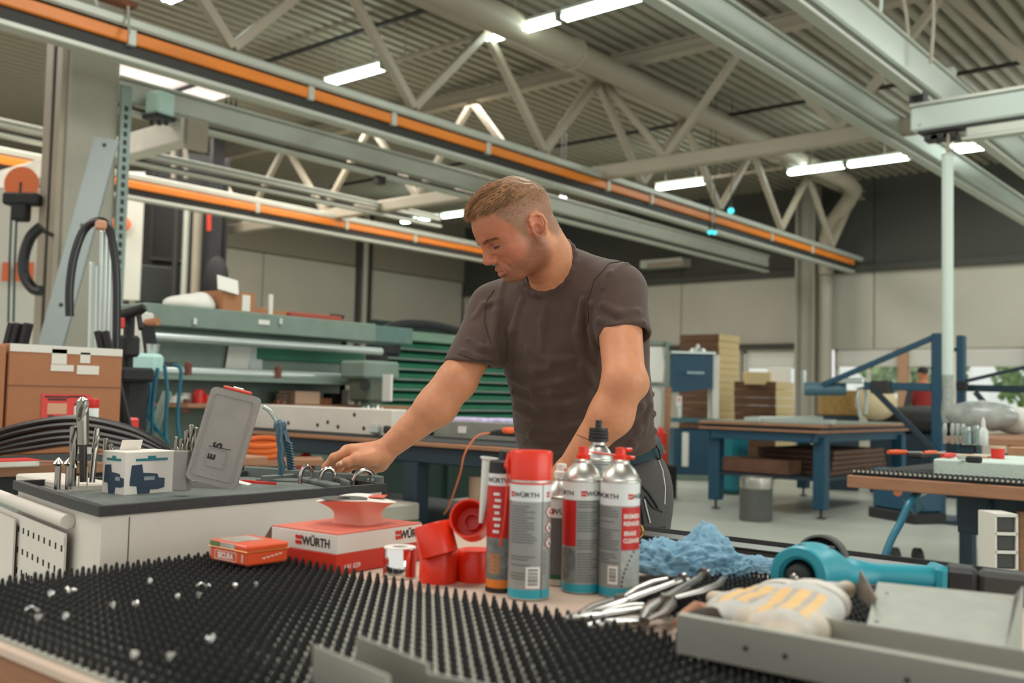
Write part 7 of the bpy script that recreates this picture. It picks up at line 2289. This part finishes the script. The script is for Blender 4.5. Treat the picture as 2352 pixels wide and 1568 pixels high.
for s in (1, -1):
    head += [
        hel((.099, s * .0125, -.0405), (.0125, .0080, .0085), .006),
        hel((.104, s * .0065, -.0475), (.0055, .0035, .0035), .003, 's'),
        hrc((.094, s * .021, -.044), (.080, s * .034, -.070), .0028, .0018, .010, 's'),   # nose-to-mouth fold
        hrc((.0985, s * .003, -.0655), (.083, s * .025, -.0735), .0062, .0035, .006),
        hrc((.0955, s * .002, -.0800), (.082, s * .023, -.0765), .0075, .0040, .006),
    ]
head += [
    hrc((.104, -.020, -.0735), (.1035, 0, -.0722), .0022, .0028, .003, 's'),
    hrc((.1035, 0, -.0722), (.104, .020, -.0735), .0028, .0022, .003, 's'),
    hrc((.080, .028, -.0755), (.096, .012, -.0732), .0018, .0024, .003, 's'),
    hrc((.080, -.028, -.0755), (.096, -.012, -.0732), .0018, .0024, .003, 's'),
    hrc((.094, -.015, -.0905), (.094, .015, -.0905), .004, .004, .010, 's'),
]
for s in (1, -1):                                                                        # ears
    E_ = rot('Y', -14)
    head += [hel((-.014, s * .0790, -.014), (.0195, .0075, .0335), .008, 'u', E_ @ rot('Z', s * 14)),
             hel((-.004, s * .0780, -.043), (.010, .0065, .0110), .006)]
    ring = [(-.004, -.030), (-.024, -.036 + .01), (-.0345, -.006), (-.033, .012), (-.024, .0225), (-.010, .0240), (.000, .016), (.003, .004)]
    for a, b in zip(ring[:-1], ring[1:]):
        ya = s * (.0835 + .25 * max(0, -a[0] - .012)); yb = s * (.0835 + .25 * max(0, -b[0] - .012))
        head.append(hrc((a[0], ya, a[1] - .004), (b[0], yb, b[1] - .004), .0044, .0044, .003))
    head += [hel((-.010, s * .0870, -.016), (.0110, .0120, .0150), .003, 's'),
             hel((-.018, s * .0890, .004), (.0090, .0085, .0095), .003, 's'),
             hel((.0035, s * .0800, -.019), (.0045, .0055, .0065), .004)]

# limbs measured on the photograph: (x, y, distance)
Lsh, Lel, Lwr = K(1418, 678, 2.47), K(1434, 872, 2.33), K(1303, 1080, 2.42)
Lfa = K(1404, 952, 2.35)
Rsh, Rel, Rwr = K(1136, 718, 2.71), K(1052, 872, 2.56), K(884, 1035, 2.57)
Rfa = K(1005, 932, 2.555)
neck = [rc(H(-.030, 0, -.055), K(1287, 655, 2.60), .060, .066, .03),
        rc(H(-.020, .030, -.065), K(1262, 648, 2.55), .034, .030, .03),
        rc(H(-.050, 0, -.045), K(1287, 608, 2.60), .045, .052, .02)]
torso = [el(K(1285, 775, 2.64), (.172, .112, .17), RP, .05),
         rc(K(1158, 722, 2.71), K(1396, 690, 2.53), .068, .068, .05),
         el(K(1338, 950, 2.68), (.175, .135, .19), RP, .05),
         el(K(1375, 1100, 2.73), (.165, .13, .12), RP, .05)]
arms = [rc(Lsh, Lel, .056, .049, .02), rc(Lel, Lfa, .048, .0515, .02), rc(Lfa, Lwr, .0505, .0285, .02),
        el(K(1469, 884, 2.345), (.020, .020, .024), I3, .025),
        rc(Rsh, Rel, .056, .049, .02), rc(Rel, Rfa, .047, .0490, .02), rc(Rfa, Rwr, .0490, .0290, .02),
        rc(K(1040, 868, 2.545), K(985, 936, 2.545), .036, .034, .02)]


def finger(pts, r, k=.005, k0=.012):
    out = []
    for i, (a, b) in enumerate(zip(pts[:-1], pts[1:])):
        out.append(rc(K(*a), K(*b), r[i], r[i + 1], k0 if i == 0 else k))
    return out


W = (882, 1037, 2.57)
hand_r = [rc(K(*W), K(806, 1034, 2.545), .0255, .0150, .014), rc(K(*W), K(797, 1036, 2.562), .0255, .0155, .014),
          rc(K(878, 1046, 2.575), K(802, 1048, 2.582), .0240, .0150, .014), rc(K(874, 1058, 2.585), K(814, 1063, 2.600), .0240, .0145, .014),
          rc(K(880, 1050, 2.560), K(838, 1052, 2.532), .0215, .0175, .014),
          rc(K(872, 1066, 2.590), K(838, 1078, 2.600), .0195, .0160, .014)]
hand_r += finger([(806, 1034, 2.545), (766, 1050, 2.535), (748, 1072, 2.540), (739, 1092, 2.545)], [.0130, .0108, .0095, .0078])
hand_r += finger([(797, 1036, 2.562), (763, 1060, 2.556), (753, 1084, 2.560), (749, 1104, 2.566)], [.0132, .0108, .0095, .0080])
hand_r += finger([(802, 1048, 2.582), (775, 1074, 2.578), (768, 1096, 2.582), (766, 1112, 2.588)], [.0130, .0104, .0092, .0078])
hand_r += finger([(814, 1063, 2.600), (793, 1083, 2.598), (786, 1100, 2.600), (784, 1112, 2.604)], [.0120, .0092, .0082, .0070])
hand_r += finger([(848, 1052, 2.535), (818, 1053, 2.520), (797, 1061, 2.515), (778, 1068, 2.515)], [.0190, .0138, .0122, .0088], .006)
WL = (1303, 1080, 2.42)
hand_l = [rc(K(*WL), K(1280, 1128, 2.40), .0255, .0155, .014), rc(K(*WL), K(1268, 1126, 2.42), .0255, .0155, .014),
          rc(K(*WL), K(1258, 1120, 2.44), .0250, .0150, .014), rc(K(*WL), K(1250, 1110, 2.46), .0240, .0140, .014)]
hand_l += finger([(1280, 1128, 2.40), (1266, 1160, 2.375), (1262, 1186, 2.375), (1262, 1203, 2.385)], [.0125, .0105, .0092, .0078])
hand_l += finger([(1268, 1126, 2.42), (1250, 1160, 2.395), (1245, 1187, 2.395), (1244, 1205, 2.405)], [.0128, .0105, .0092, .0078])
hand_l += finger([(1258, 1120, 2.44), (1237, 1150, 2.42), (1231, 1176, 2.42), (1230, 1194, 2.43)], [.0125, .0102, .0090, .0076])
hand_l += finger([(1250, 1110, 2.46), (1228, 1134, 2.455), (1220, 1156, 2.455), (1218, 1172, 2.46)], [.0115, .0092, .0082, .0070])
hand_l += finger([(1300, 1098, 2.39), (1294, 1130, 2.36), (1286, 1156, 2.35), (1280, 1176, 2.35)], [.0180, .0130, .0115, .0088])

body = head + neck + torso + arms + hand_r + hand_l
bv, bf = sdf_mesh(body, .0024, foot + np.array([-1.1, -1.0, .78]), foot + np.array([.75, .85, 1.95]))
bv = relax(bv, bf, 2, .4)


def sst(x, a, b):
    t = np.clip((x - a) / (b - a), 0, 1)
    return t * t * (3 - 2 * t)


hq = to_head(bv)
HX = [-.14, -.055, -.040, -.034, .000, .004, .026, .034, .046, .060, .075, .095, .13]
HZ = [-.066, -.062, -.045, .016, .018, -.030, -.034, -.006, .014, .046, .070, .080, .080]


def hair_mask(q):
    zl = np.interp(q[:, 0], HX, HZ)
    zl = zl + np.where(q[:, 0] > .05, 1.2 * np.clip(.03 - np.abs(np.abs(q[:, 1]) - .042), 0, .03) * .35, 0)
    return q[:, 2] - zl + .004 * noise3(q, 160, 8) + .003 * noise3(q, 500, 9)


near = np.linalg.norm(hq - np.array([0, 0, 0]), axis=1) < .16
skin = np.tile(np.array(lin((204, 140, 102))), (len(bv), 1))
face = np.array(lin((178, 110, 79)))
m_ = (near * sst(hq[:, 0], -.03, .03) * sst(-hq[:, 2], -.09, -.05))[:, None]
skin = skin * (1 - m_) + face * m_


def zone(c, r, col, amt):
    global skin
    d_ = np.linalg.norm((hq - np.array(c)) / np.array(r), axis=1)
    w = (near * (1 - sst(d_, .45, 1.0)) * amt)[:, None]
    skin = skin * (1 - w) + np.array(lin(col)) * w


for s in (1, -1):
    zone((.055, s * .048, -.032), (.035, .03, .026), (190, 104, 82), .75)
    zone((-.013, s * .080, -.008), (.03, .02, .044), (196, 112, 84), .6)
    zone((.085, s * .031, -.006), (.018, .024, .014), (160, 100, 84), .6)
zone((.110, 0, -.036), (.02, .02, .018), (196, 112, 92), .8)
# stubble: along jaw, chin, moustache, side whiskers
jz = np.interp(hq[:, 0], [-.02, .01, .03, .05, .075, .1], [-.005, -.014, -.034, -.056, -.056, -.056])
jz = jz + .006 * noise3(hq, 110, 4)
st_ = near * sst(jz - hq[:, 2], -.012, .026) * sst(hq[:, 0], -.034, .002) * (1 - sst(np.linalg.norm(hq - np.array([.03, 0, -.15]), axis=1), .10, .135) * 0)
st_ = st_ * np.clip(.80 + .35 * noise3(hq, 900, 3), 0, 1)
lipd = np.linalg.norm((hq - np.array([.096, 0, -.0735])) / np.array([.022, .026, .0085]), axis=1)
st_ = st_ * sst(lipd, .8, 1.15)
st_ = st_ * sst(-hq[:, 2], .0, .005) * sst(hq[:, 2], -.135, -.108)
w = (st_ * .72)[:, None]
skin = skin * (1 - w) + np.array(lin((98, 66, 48))) * w
w = (near * (1 - sst(lipd, .65, .95)) * .75)[:, None]
skin = skin * (1 - w) + np.array(lin((178, 98, 84))) * w
hm = hair_mask(hq)
w = (near * sst(hm, -.008, .022) * (np.linalg.norm((hq - np.array([-.012, 0, -.012])) / np.array([.026, 1, .036]), axis=1) > 1) * .85)[:, None]
scalp = np.array(lin((140, 102, 76)))
skin = skin * (1 - w) + scalp * w
for c in ((775, 1070, 2.51),):
    d_ = np.linalg.norm(bv - K(*c), axis=1)
m_skin = vcol_mat('skin', rough=.50, sss=.10, bump=.05, bscale=420, var=.06, vscale=55)
big_mesh('body', bv, bf, m_skin, man, tint=skin)
m_nail = mat('nail', (226, 186, 166), rough=.28)
nd = (K(776, 1067, 2.515) - K(797, 1060, 2.515)); nd /= np.linalg.norm(nd)
MB().ball(K(784, 1062.5, 2.5065), (.0075, .0058, .0028), 12, R=axes((K(784, 1060, 2.49) - K(784, 1066, 2.515)), nd)).build('nail', m_nail, man)

# eyes, lashes, brows
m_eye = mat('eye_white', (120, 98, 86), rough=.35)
m_lash = mat('lash_brown', (52, 36, 28), rough=.7)
for s in (1, -1):
    MB().ball(H(.0772, s * .031, -.0065), .0139 * hs, 16).build('eye', m_eye, man)
    pts = [H(.0925 - .009 * t * t, s * (.031 + .0135 * t), -.0100 - .0014 * (1 - t * t)) for t in np.linspace(-1, 1, 9)]
    MB().tube(pts, [.0006, .0011, .0014, .0015, .0015, .0015, .0015, .0013, .0008], 6).build('eyelashes', m_lash, man)


def strands(roots, dirs, lens, normal, bend, wid, seg=3, jit=.25):
    """hair tufts as thin three-sided tapering tubes"""
    N = len(roots)
    d = dirs + rng.normal(size=(N, 3)) * jit
    d /= np.linalg.norm(d, axis=1, keepdims=True)
    pts = [roots - normal * .0015]
    for i in range(seg):
        pts.append(pts[-1] + d * (lens / seg)[:, None])
        d = d + bend; d /= np.linalg.norm(d, axis=1, keepdims=True)
    a1 = np.cross(dirs, normal); a1 /= (np.linalg.norm(a1, axis=1, keepdims=True) + 1e-9)
    a2 = normal
    V = []
    for i, p in enumerate(pts):
        r_ = wid * (1 - .85 * (i / seg) ** 1.5)
        for k_ in range(3):
            an = 2.094 * k_
            V.append(p + (math.cos(an) * a1 + math.sin(an) * a2) * r_)
    V = np.stack(V, 1)
    M_ = V.shape[1]
    fs = []
    for i in range(seg):
        for k_ in range(3):
            fs.append((i * 3 + k_, i * 3 + (k_ + 1) % 3, (i + 1) * 3 + (k_ + 1) % 3, (i + 1) * 3 + k_))
    F_ = (np.array(fs)[None] + (np.arange(N) * M_)[:, None, None]).reshape(-1, 4)
    return V.reshape(-1, 3), F_, M_


# vertex normals of the body
e1 = bv[bf[:, 2]] - bv[bf[:, 0]]; e2 = bv[bf[:, 3]] - bv[bf[:, 1]]
fn = np.cross(e1, e2)
vn = np.zeros_like(bv)
for c in range(4): np.add.at(vn, bf[:, c], fn)
vn /= (np.linalg.norm(vn, axis=1, keepdims=True) + 1e-12)
ear_d = np.linalg.norm((hq - np.array([-.014, 0, -.010])) / np.array([.026, 1, .040]), axis=1)
cand = np.nonzero(near & (hm > .001) & ((ear_d > 1) | (hq[:, 2] > .03)) & (np.abs(hq[:, 1]) < .086))[0]
topm = sst(hq[cand, 2], .062, .088) * sst(hq[cand, 0], -.085, -.045)
# long hair on top, combed forward
ct = cand[topm > .3]
pick = rng.choice(ct, 6500)
q = hq[pick]
side_y = np.sign(q[:, 1]) * .25
comb = np.stack([np.full(len(q), 1.0), -.22 + .5 * q[:, 1] / .08 * .6, .10 - 2.5 * np.clip(q[:, 0] - .02, 0, .1)], 1)
L_ = .012 + .026 * sst(hq[pick, 2], .06, .10) * sst(q[:, 0], -.08, .02) * rng.uniform(.7, 1.15, len(q))
lift = .55 - 3.0 * np.clip(q[:, 0], 0, .09)
dirw = comb @ HR.T + vn[pick] * np.clip(lift, .22, .6)[:, None]
cl_ = np.sin(q @ np.array([0, 190, 0]) + 2.0 * np.sin(q @ np.array([60, 0, 40])))
dirw = dirw + (HR[:, 1][None] * (cl_ * .14)[:, None])
V1, F1, M1 = strands(bv[pick], dirw, L_, vn[pick], (HR @ np.array([.12, 0, -.20]))[None], .0011, 4, .16)
tone = rng.uniform(.72, 1.25, len(pick)) * (1 + .22 * cl_)
C1 = np.repeat(np.array(lin((172, 130, 92)))[None] * tone[:, None], M1, 0)
# clipped sides and back
cs = cand[topm <= .75]
pick2 = rng.choice(cs, 9000)
q = hq[pick2]
down = np.stack([-.35 + 0 * q[:, 0], 0 * q[:, 0], -.8 + 0 * q[:, 0]], 1) @ HR.T + vn[pick2] * .5
L2_ = (.0035 + .007 * sst(q[:, 2], .02, .075)) * rng.uniform(.7, 1.2, len(q))
V2, F2, M2 = strands(bv[pick2], down, L2_, vn[pick2], np.zeros((1, 3)), .00050, 2, .25)
C2 = np.repeat(np.array(lin((152, 116, 86)))[None] * rng.uniform(.75, 1.25, len(pick2))[:, None], M2, 0)
# body of the top hair
cap = [hel((-.002, 0, .038), (.098, .0755, .0885), .01), hrc((-.035, 0, .100), (.045, 0, .094), .016, .018, .02, 'u', ((0, 1, 0), .5)),
       hrc((.040, -.010, .096), (.092, -.012, .080), .018, .005, .02, 'u', ((0, 1, 0), .45)),
       (lambda p: -(hair_mask(to_head(p)) - .010) * hs, .012, 's')]
cap[-1] = ((lambda p: (hair_mask(to_head(p)) - .022) * hs), .014, 's')
cap.append(disp(lambda p: .0012 * np.sin(to_head(p) @ np.array([0, 520, 0]) + 3 * np.sin(to_head(p) @ np.array([45, 0, 70])))))
hv, hf = sdf_mesh(cap, .0026, HO - .19, HO + .19)
C3 = np.tile(np.array(lin((136, 100, 68))), (len(hv), 1))
HV = np.concatenate([V1, V2, hv]); HF = np.concatenate([F1, F2 + len(V1), hf + len(V1) + len(V2)])
hair = big_mesh('hair', HV, HF, vcol_mat('hair_blond', rough=.5, bump=.15, bscale=300), man, tint=np.concatenate([C1, C2, C3]))
# brows
for s in (1, -1):
    bm_ = np.nonzero(near & (np.abs(hq[:, 1] - s * .031) < .021) & (np.abs(hq[:, 2] - (.0125 - 2.2 * (hq[:, 1] * s - .030) ** 2 * 4)) < .0036) & (hq[:, 0] > .05))[0]
    if len(bm_):
        pk = rng.choice(bm_, 260)
        dr = np.tile(HR @ np.array([-.25, s * 1.0, .1]), (len(pk), 1)) + vn[pk] * .35
        V_, F_, M_ = strands(bv[pk], dr, np.full(len(pk), .008), vn[pk], np.zeros((1, 3)), .0004, 2, .2)
        big_mesh('eyebrow', V_, F_, mat('brow_hair', (122, 86, 58), rough=.7), man)

# ------------------------------------------------------------------ clothes
def march(prims, x, y, d0=2.0, d1=3.2):
    v = ray(x, y); d = d0
    for _ in range(60):
        p = (CAM + v * d).astype(np.float32)[None]
        D_ = np.full(1, 9., np.float32)
        for ev, k, op in prims:
            D_ = _fold(D_, ev(p), k, op)
        if D_[0] < .0008: break
        d += float(D_[0]) * .8
        if d > d1: return None
    return d


base = [el(K(1286, 775, 2.64), (.196, .130, .185), RP, .05),
        rc(K(1150, 722, 2.71), K(1404, 682, 2.52), .070, .074, .05),
        rc(K(1302, 615, 2.60), K(1408, 668, 2.51), .058, .062, .05),
        rc(K(1262, 640, 2.61), K(1150, 708, 2.71), .050, .062, .05),
        el(K(1336, 930, 2.68), (.208, .158, .17), RP, .06),
        el(K(1345, 1015, 2.70), (.205, .158, .11), RP, .05),
        el(K(1432, 790, 2.66), (.07, .07, .13), RP, .06)]
sl = [rc(K(1416, 676, 2.475), K(1437, 800, 2.40), .0735, .0665, .035),
      rc(K(1138, 716, 2.705), K(1070, 864, 2.572), .0690, .0700, .04)]
shirt0 = base + sl
folds = [  # ridges as image polylines: points, radius, sink
    ([(1160, 650), (1140, 720), (1128, 800), (1140, 850)], .012, .007), ([(1200, 690), (1180, 760), (1172, 830)], .013, .009),
    ([(1262, 672), (1250, 740), (1246, 800)], .012, .0095), ([(1358, 700), (1362, 760), (1372, 830)], .012, .006),
    ([(1340, 690), (1330, 760), (1340, 840), (1362, 880)], .012, .008),
    ([(1178, 868), (1225, 888), (1290, 876), (1350, 852)], .013, .007), ([(1182, 902), (1240, 930), (1310, 928), (1350, 905)], .014, .006),
    ([(1186, 938), (1230, 965), (1290, 985), (1330, 975)], .013, .007), ([(1188, 985), (1225, 1000), (1270, 1010)], .014, .006),
    ([(1205, 1018), (1250, 1030), (1300, 1032)], .012, .007), ([(1440, 945), (1470, 935), (1496, 905)], .012, .006),
    ([(1420, 1000), (1462, 985), (1500, 950)], .013, .006), ([(1400, 1028), (1450, 1022), (1502, 990)], .013, .006),
    ([(1215, 800), (1270, 830), (1320, 822)], .012, .009), ([(1190, 836), (1230, 850), (1262, 846)], .011, .008),
    ([(1385, 700), (1420, 720), (1465, 715)], .010, .0075), ([(1378, 735), (1420, 752), (1478, 742)], .010, .0075),
    ([(1075, 780), (1105, 800), (1135, 806)], .010, .007), ([(1062, 806), (1095, 824), (1136, 828)], .010, .007),
    ([(1385, 660), (1402, 628), (1440, 606)], .008, .006), ([(1090, 730), (1112, 700), (1150, 690)], .009, .006),
    ([(1480, 870), (1488, 930), (1478, 985)], .013, .008), ([(1225, 905), (1270, 900), (1318, 896)], .010, .007)]
fp = []
for pts, r_, sink in folds:
    q = []
    for x, y in pts:
        d_ = march(shirt0, x, y)
        if d_ is not None: q.append(K(x, y, d_ + sink - .0045))
    for i, (a, b) in enumerate(zip(q[:-1], q[1:])):
        n_ = len(q) - 1
        ra = r_ * (.72 if i == 0 else 1); rb = r_ * (.72 if i == n_ - 1 else 1)
        fp.append(rc(a, b, ra, rb, .008))
# collar
ncen, nax = K(1259, 612, 2.555), (K(1222, 548, 2.47) - K(1285, 650, 2.62)); nax = nax / np.linalg.norm(nax)
CA = axes(nax, FP)
ringp = [ncen + CA[:, 0] * .078 * math.cos(t) + CA[:, 1] * .074 * math.sin(t) - nax * (.012 * math.cos(t)) for t in np.linspace(0, 2 * math.pi, 21)]
col = [rc(a, b, .0085, .0085, .006) for a, b in zip(ringp[:-1], ringp[1:])]
hem = FP * .34 * 0 + ZZ
shirt = shirt0 + fp + [disp(lambda p: .0022 * noise3(p, 30, 5) + .0012 * noise3(p, 80, 6))]
shirt += [rc(K(1222, 545, 2.47), ncen, .085, .072, .006, 's'), rc(ncen, K(1283, 645, 2.61), .072, .060, .006, 's')] + col
shirt += [halfspace(K(1452, 1036, 2.6), -(ZZ * math.cos(rad(17)) + FP * math.sin(rad(17))), .006)]
aL = (K(1437, 800, 2.40) - K(1416, 676, 2.475)); aR = (K(1070, 864, 2.572) - K(1138, 716, 2.705))
sv_all = []


def sleeve_cut(c, ax, r_):
    """removes the sleeve beyond its hem, but only near the arm"""
    c = _n(c); ax = _n(ax / np.linalg.norm(ax))

    def ev(p):
        q = p - c
        h = q @ ax
        rad_ = np.linalg.norm(q - h[:, None] * ax, axis=1)
        return np.maximum(-h, rad_ - r_)
    return (ev, .004, 's')


cL, cR = K(1437, 776, 2.413), K(1080, 836, 2.600)
aR2 = K(1080, 905, 2.61) - K(1090, 825, 2.62)
shirt += [sleeve_cut(cL, aL, .084), sleeve_cut(cR, aR2, .098)]
shirt += [rc(cL - aL * .16, cL + aL * .2, .0520, .0600, .004, 's'), rc(cR - aR * .14, cR + aR * .2, .0500, .0590, .004, 's')]
tv, tf = sdf_mesh(shirt, .0036, foot + np.array([-.62, -.75, .9]), foot + np.array([.55, .75, 1.95]))
tv = relax(tv, tf, 1, .4)
m_shirt = mat('brown_jersey', (76, 59, 51), rough=.92, var=.10, scale=26, bump=.10, bscale=900, sheen=.12)
big_mesh('t_shirt', tv, tf, m_shirt, man)
# sewn seams: arm holes, sleeve hems, shoulder
m_seam = mat('shirt_seam', (60, 46, 40), rough=.95)
for pts in ([(1352, 742), (1350, 690), (1366, 642), (1400, 604), (1448, 598)], [(1378, 776), (1430, 770), (1490, 762)], [(1052, 812), (1095, 828), (1140, 830)],
            [(1318, 560), (1360, 572), (1412, 594)], [(1128, 790), (1112, 740), (1118, 690), (1140, 660)]):
    q = []
    for (x0, y0), (x1, y1) in zip(pts[:-1], pts[1:]):
        for t in np.linspace(0, 1, 6)[:-1]:
            d_ = march(shirt, x0 + (x1 - x0) * t, y0 + (y1 - y0) * t)
            if d_: q.append(K(x0 + (x1 - x0) * t, y0 + (y1 - y0) * t, d_ + .0006))
    if len(q) > 2:
        MB().tube(q, .0017, 6).build('seam', m_seam, man)

# trousers, belt, shoes
hipL, hipR = K(1438, 1105, 2.66), K(1330, 1118, 2.82)
kneeL, kneeR = hipL * np.array([1, 1, 0]) + np.array([.06, -.02, .52]), hipR * np.array([1, 1, 0]) + np.array([.06, .02, .52])
ankL, ankR = kneeL * np.array([1, 1, 0]) + np.array([.03, -.02, .10]), kneeR * np.array([1, 1, 0]) + np.array([.03, .02, .10])
bn = ZZ * math.cos(rad(17)) + FP * math.sin(rad(17))
tr = [el(K(1385, 1120, 2.735), (.188, .150, .14), RP, .05), rc(hipL, kneeL, .108, .082, .05), rc(hipR, kneeR, .105, .082, .05),
      rc(kneeL, ankL, .082, .072, .03), rc(kneeR, ankR, .082, .072, .03), el(K(1460, 1170, 2.64), (.08, .07, .12), RP, .05)]
tr0 = list(tr)
tr += [disp(lambda p: .003 * noise3(p, 26, 9)), halfspace(K(1452, 1060, 2.6), bn, .004)]
pv, pf = sdf_mesh(tr, .0055, np.array([min(hipL[0], hipR[0]) - .35, min(hipL[1], hipR[1]) - .35, .06]), np.array([max(hipL[0], hipR[0]) + .4, max(hipL[1], hipR[1]) + .4, 1.25]))
pv = relax(pv, pf, 1, .4)
m_tr = mat('grey_workwear', (76, 74, 72), rough=.85, var=.08, scale=20, bump=.12, bscale=700)
big_mesh('trousers', pv, pf, m_tr, man)
bel = [el(K(1382, 1078, 2.735), (.188, .147, .20), RP, .02), halfspace(K(1452, 1036, 2.6), bn, .003), halfspace(K(1452, 1072, 2.6), -bn, .003)]
ev_, ef_ = sdf_mesh(bel, .004, foot + np.array([-.4, -.4, .85]), foot + np.array([.4, .4, 1.25]))
big_mesh('belt', ev_, ef_, mat('teal_webbing', (34, 62, 68), rough=.8, bump=.2, bscale=900), man)


def on_trousers(pts, r_, name, m, lift=.001):
    q = []
    for (x0, y0), (x1, y1) in zip(pts[:-1], pts[1:]):
        for t in np.linspace(0, 1, 5)[:-1]:
            d_ = march(tr0, x0 + (x1 - x0) * t, y0 + (y1 - y0) * t)
            if d_: q.append(K(x0 + (x1 - x0) * t, y0 + (y1 - y0) * t, d_ - lift))
    if len(q) > 2:
        MB().tube(q, r_, 6).build(name, m, man)


m_blk = mat('trim_black', (24, 24, 25), rough=.6)
m_pipe = mat('reflective_piping', (190, 190, 184), rough=.4)
on_trousers([(1476, 1118), (1490, 1132), (1505, 1155), (1514, 1172)], .0035, 'zipper', m_blk)
on_trousers([(1480, 1146), (1486, 1172), (1496, 1210)], .0022, 'piping', m_pipe)
on_trousers([(1512, 1056), (1522, 1080), (1528, 1120), (1526, 1170)], .0022, 'piping', m_pipe)
on_trousers([(1482, 1140), (1500, 1165), (1528, 1178)], .0026, 'pocket_edge', m_blk)
on_trousers([(1500, 1215), (1518, 1213), (1532, 1210)], .0026, 'pocket_edge', m_blk)
on_trousers([(1468, 1130), (1474, 1170), (1480, 1215)], .0035, 'pocket_edge', m_blk)
MB().tube([K(1506, 1020, 2.62), K(1514, 1032, 2.60), K(1517, 1050, 2.60), K(1512, 1056, 2.61), K(1506, 1046, 2.61)], .003, 6).build('cord', m_blk, man)
MB().bar(K(1486, 1019, 2.59), K(1500, 1013, 2.60), .003, .006).build('belt_tab', mat('tab_red', (220, 50, 36)), man)
for a in (ankL, ankR):
    sh = [el(np.array([a[0], a[1], .055]) + FP * .05, (.050, .145, .055), RP, .02), el(np.array([a[0], a[1], .10]) - FP * .02, (.048, .06, .06), RP, .03), halfspace((0, 0, .0), -ZZ, .003)]
    v_, f_ = sdf_mesh(sh, .006, np.array([a[0] - .25, a[1] - .25, -.02]), np.array([a[0] + .25, a[1] + .25, .2]))
    big_mesh('shoe', v_, f_, mat('work_shoe', (40, 38, 36), rough=.6), man)
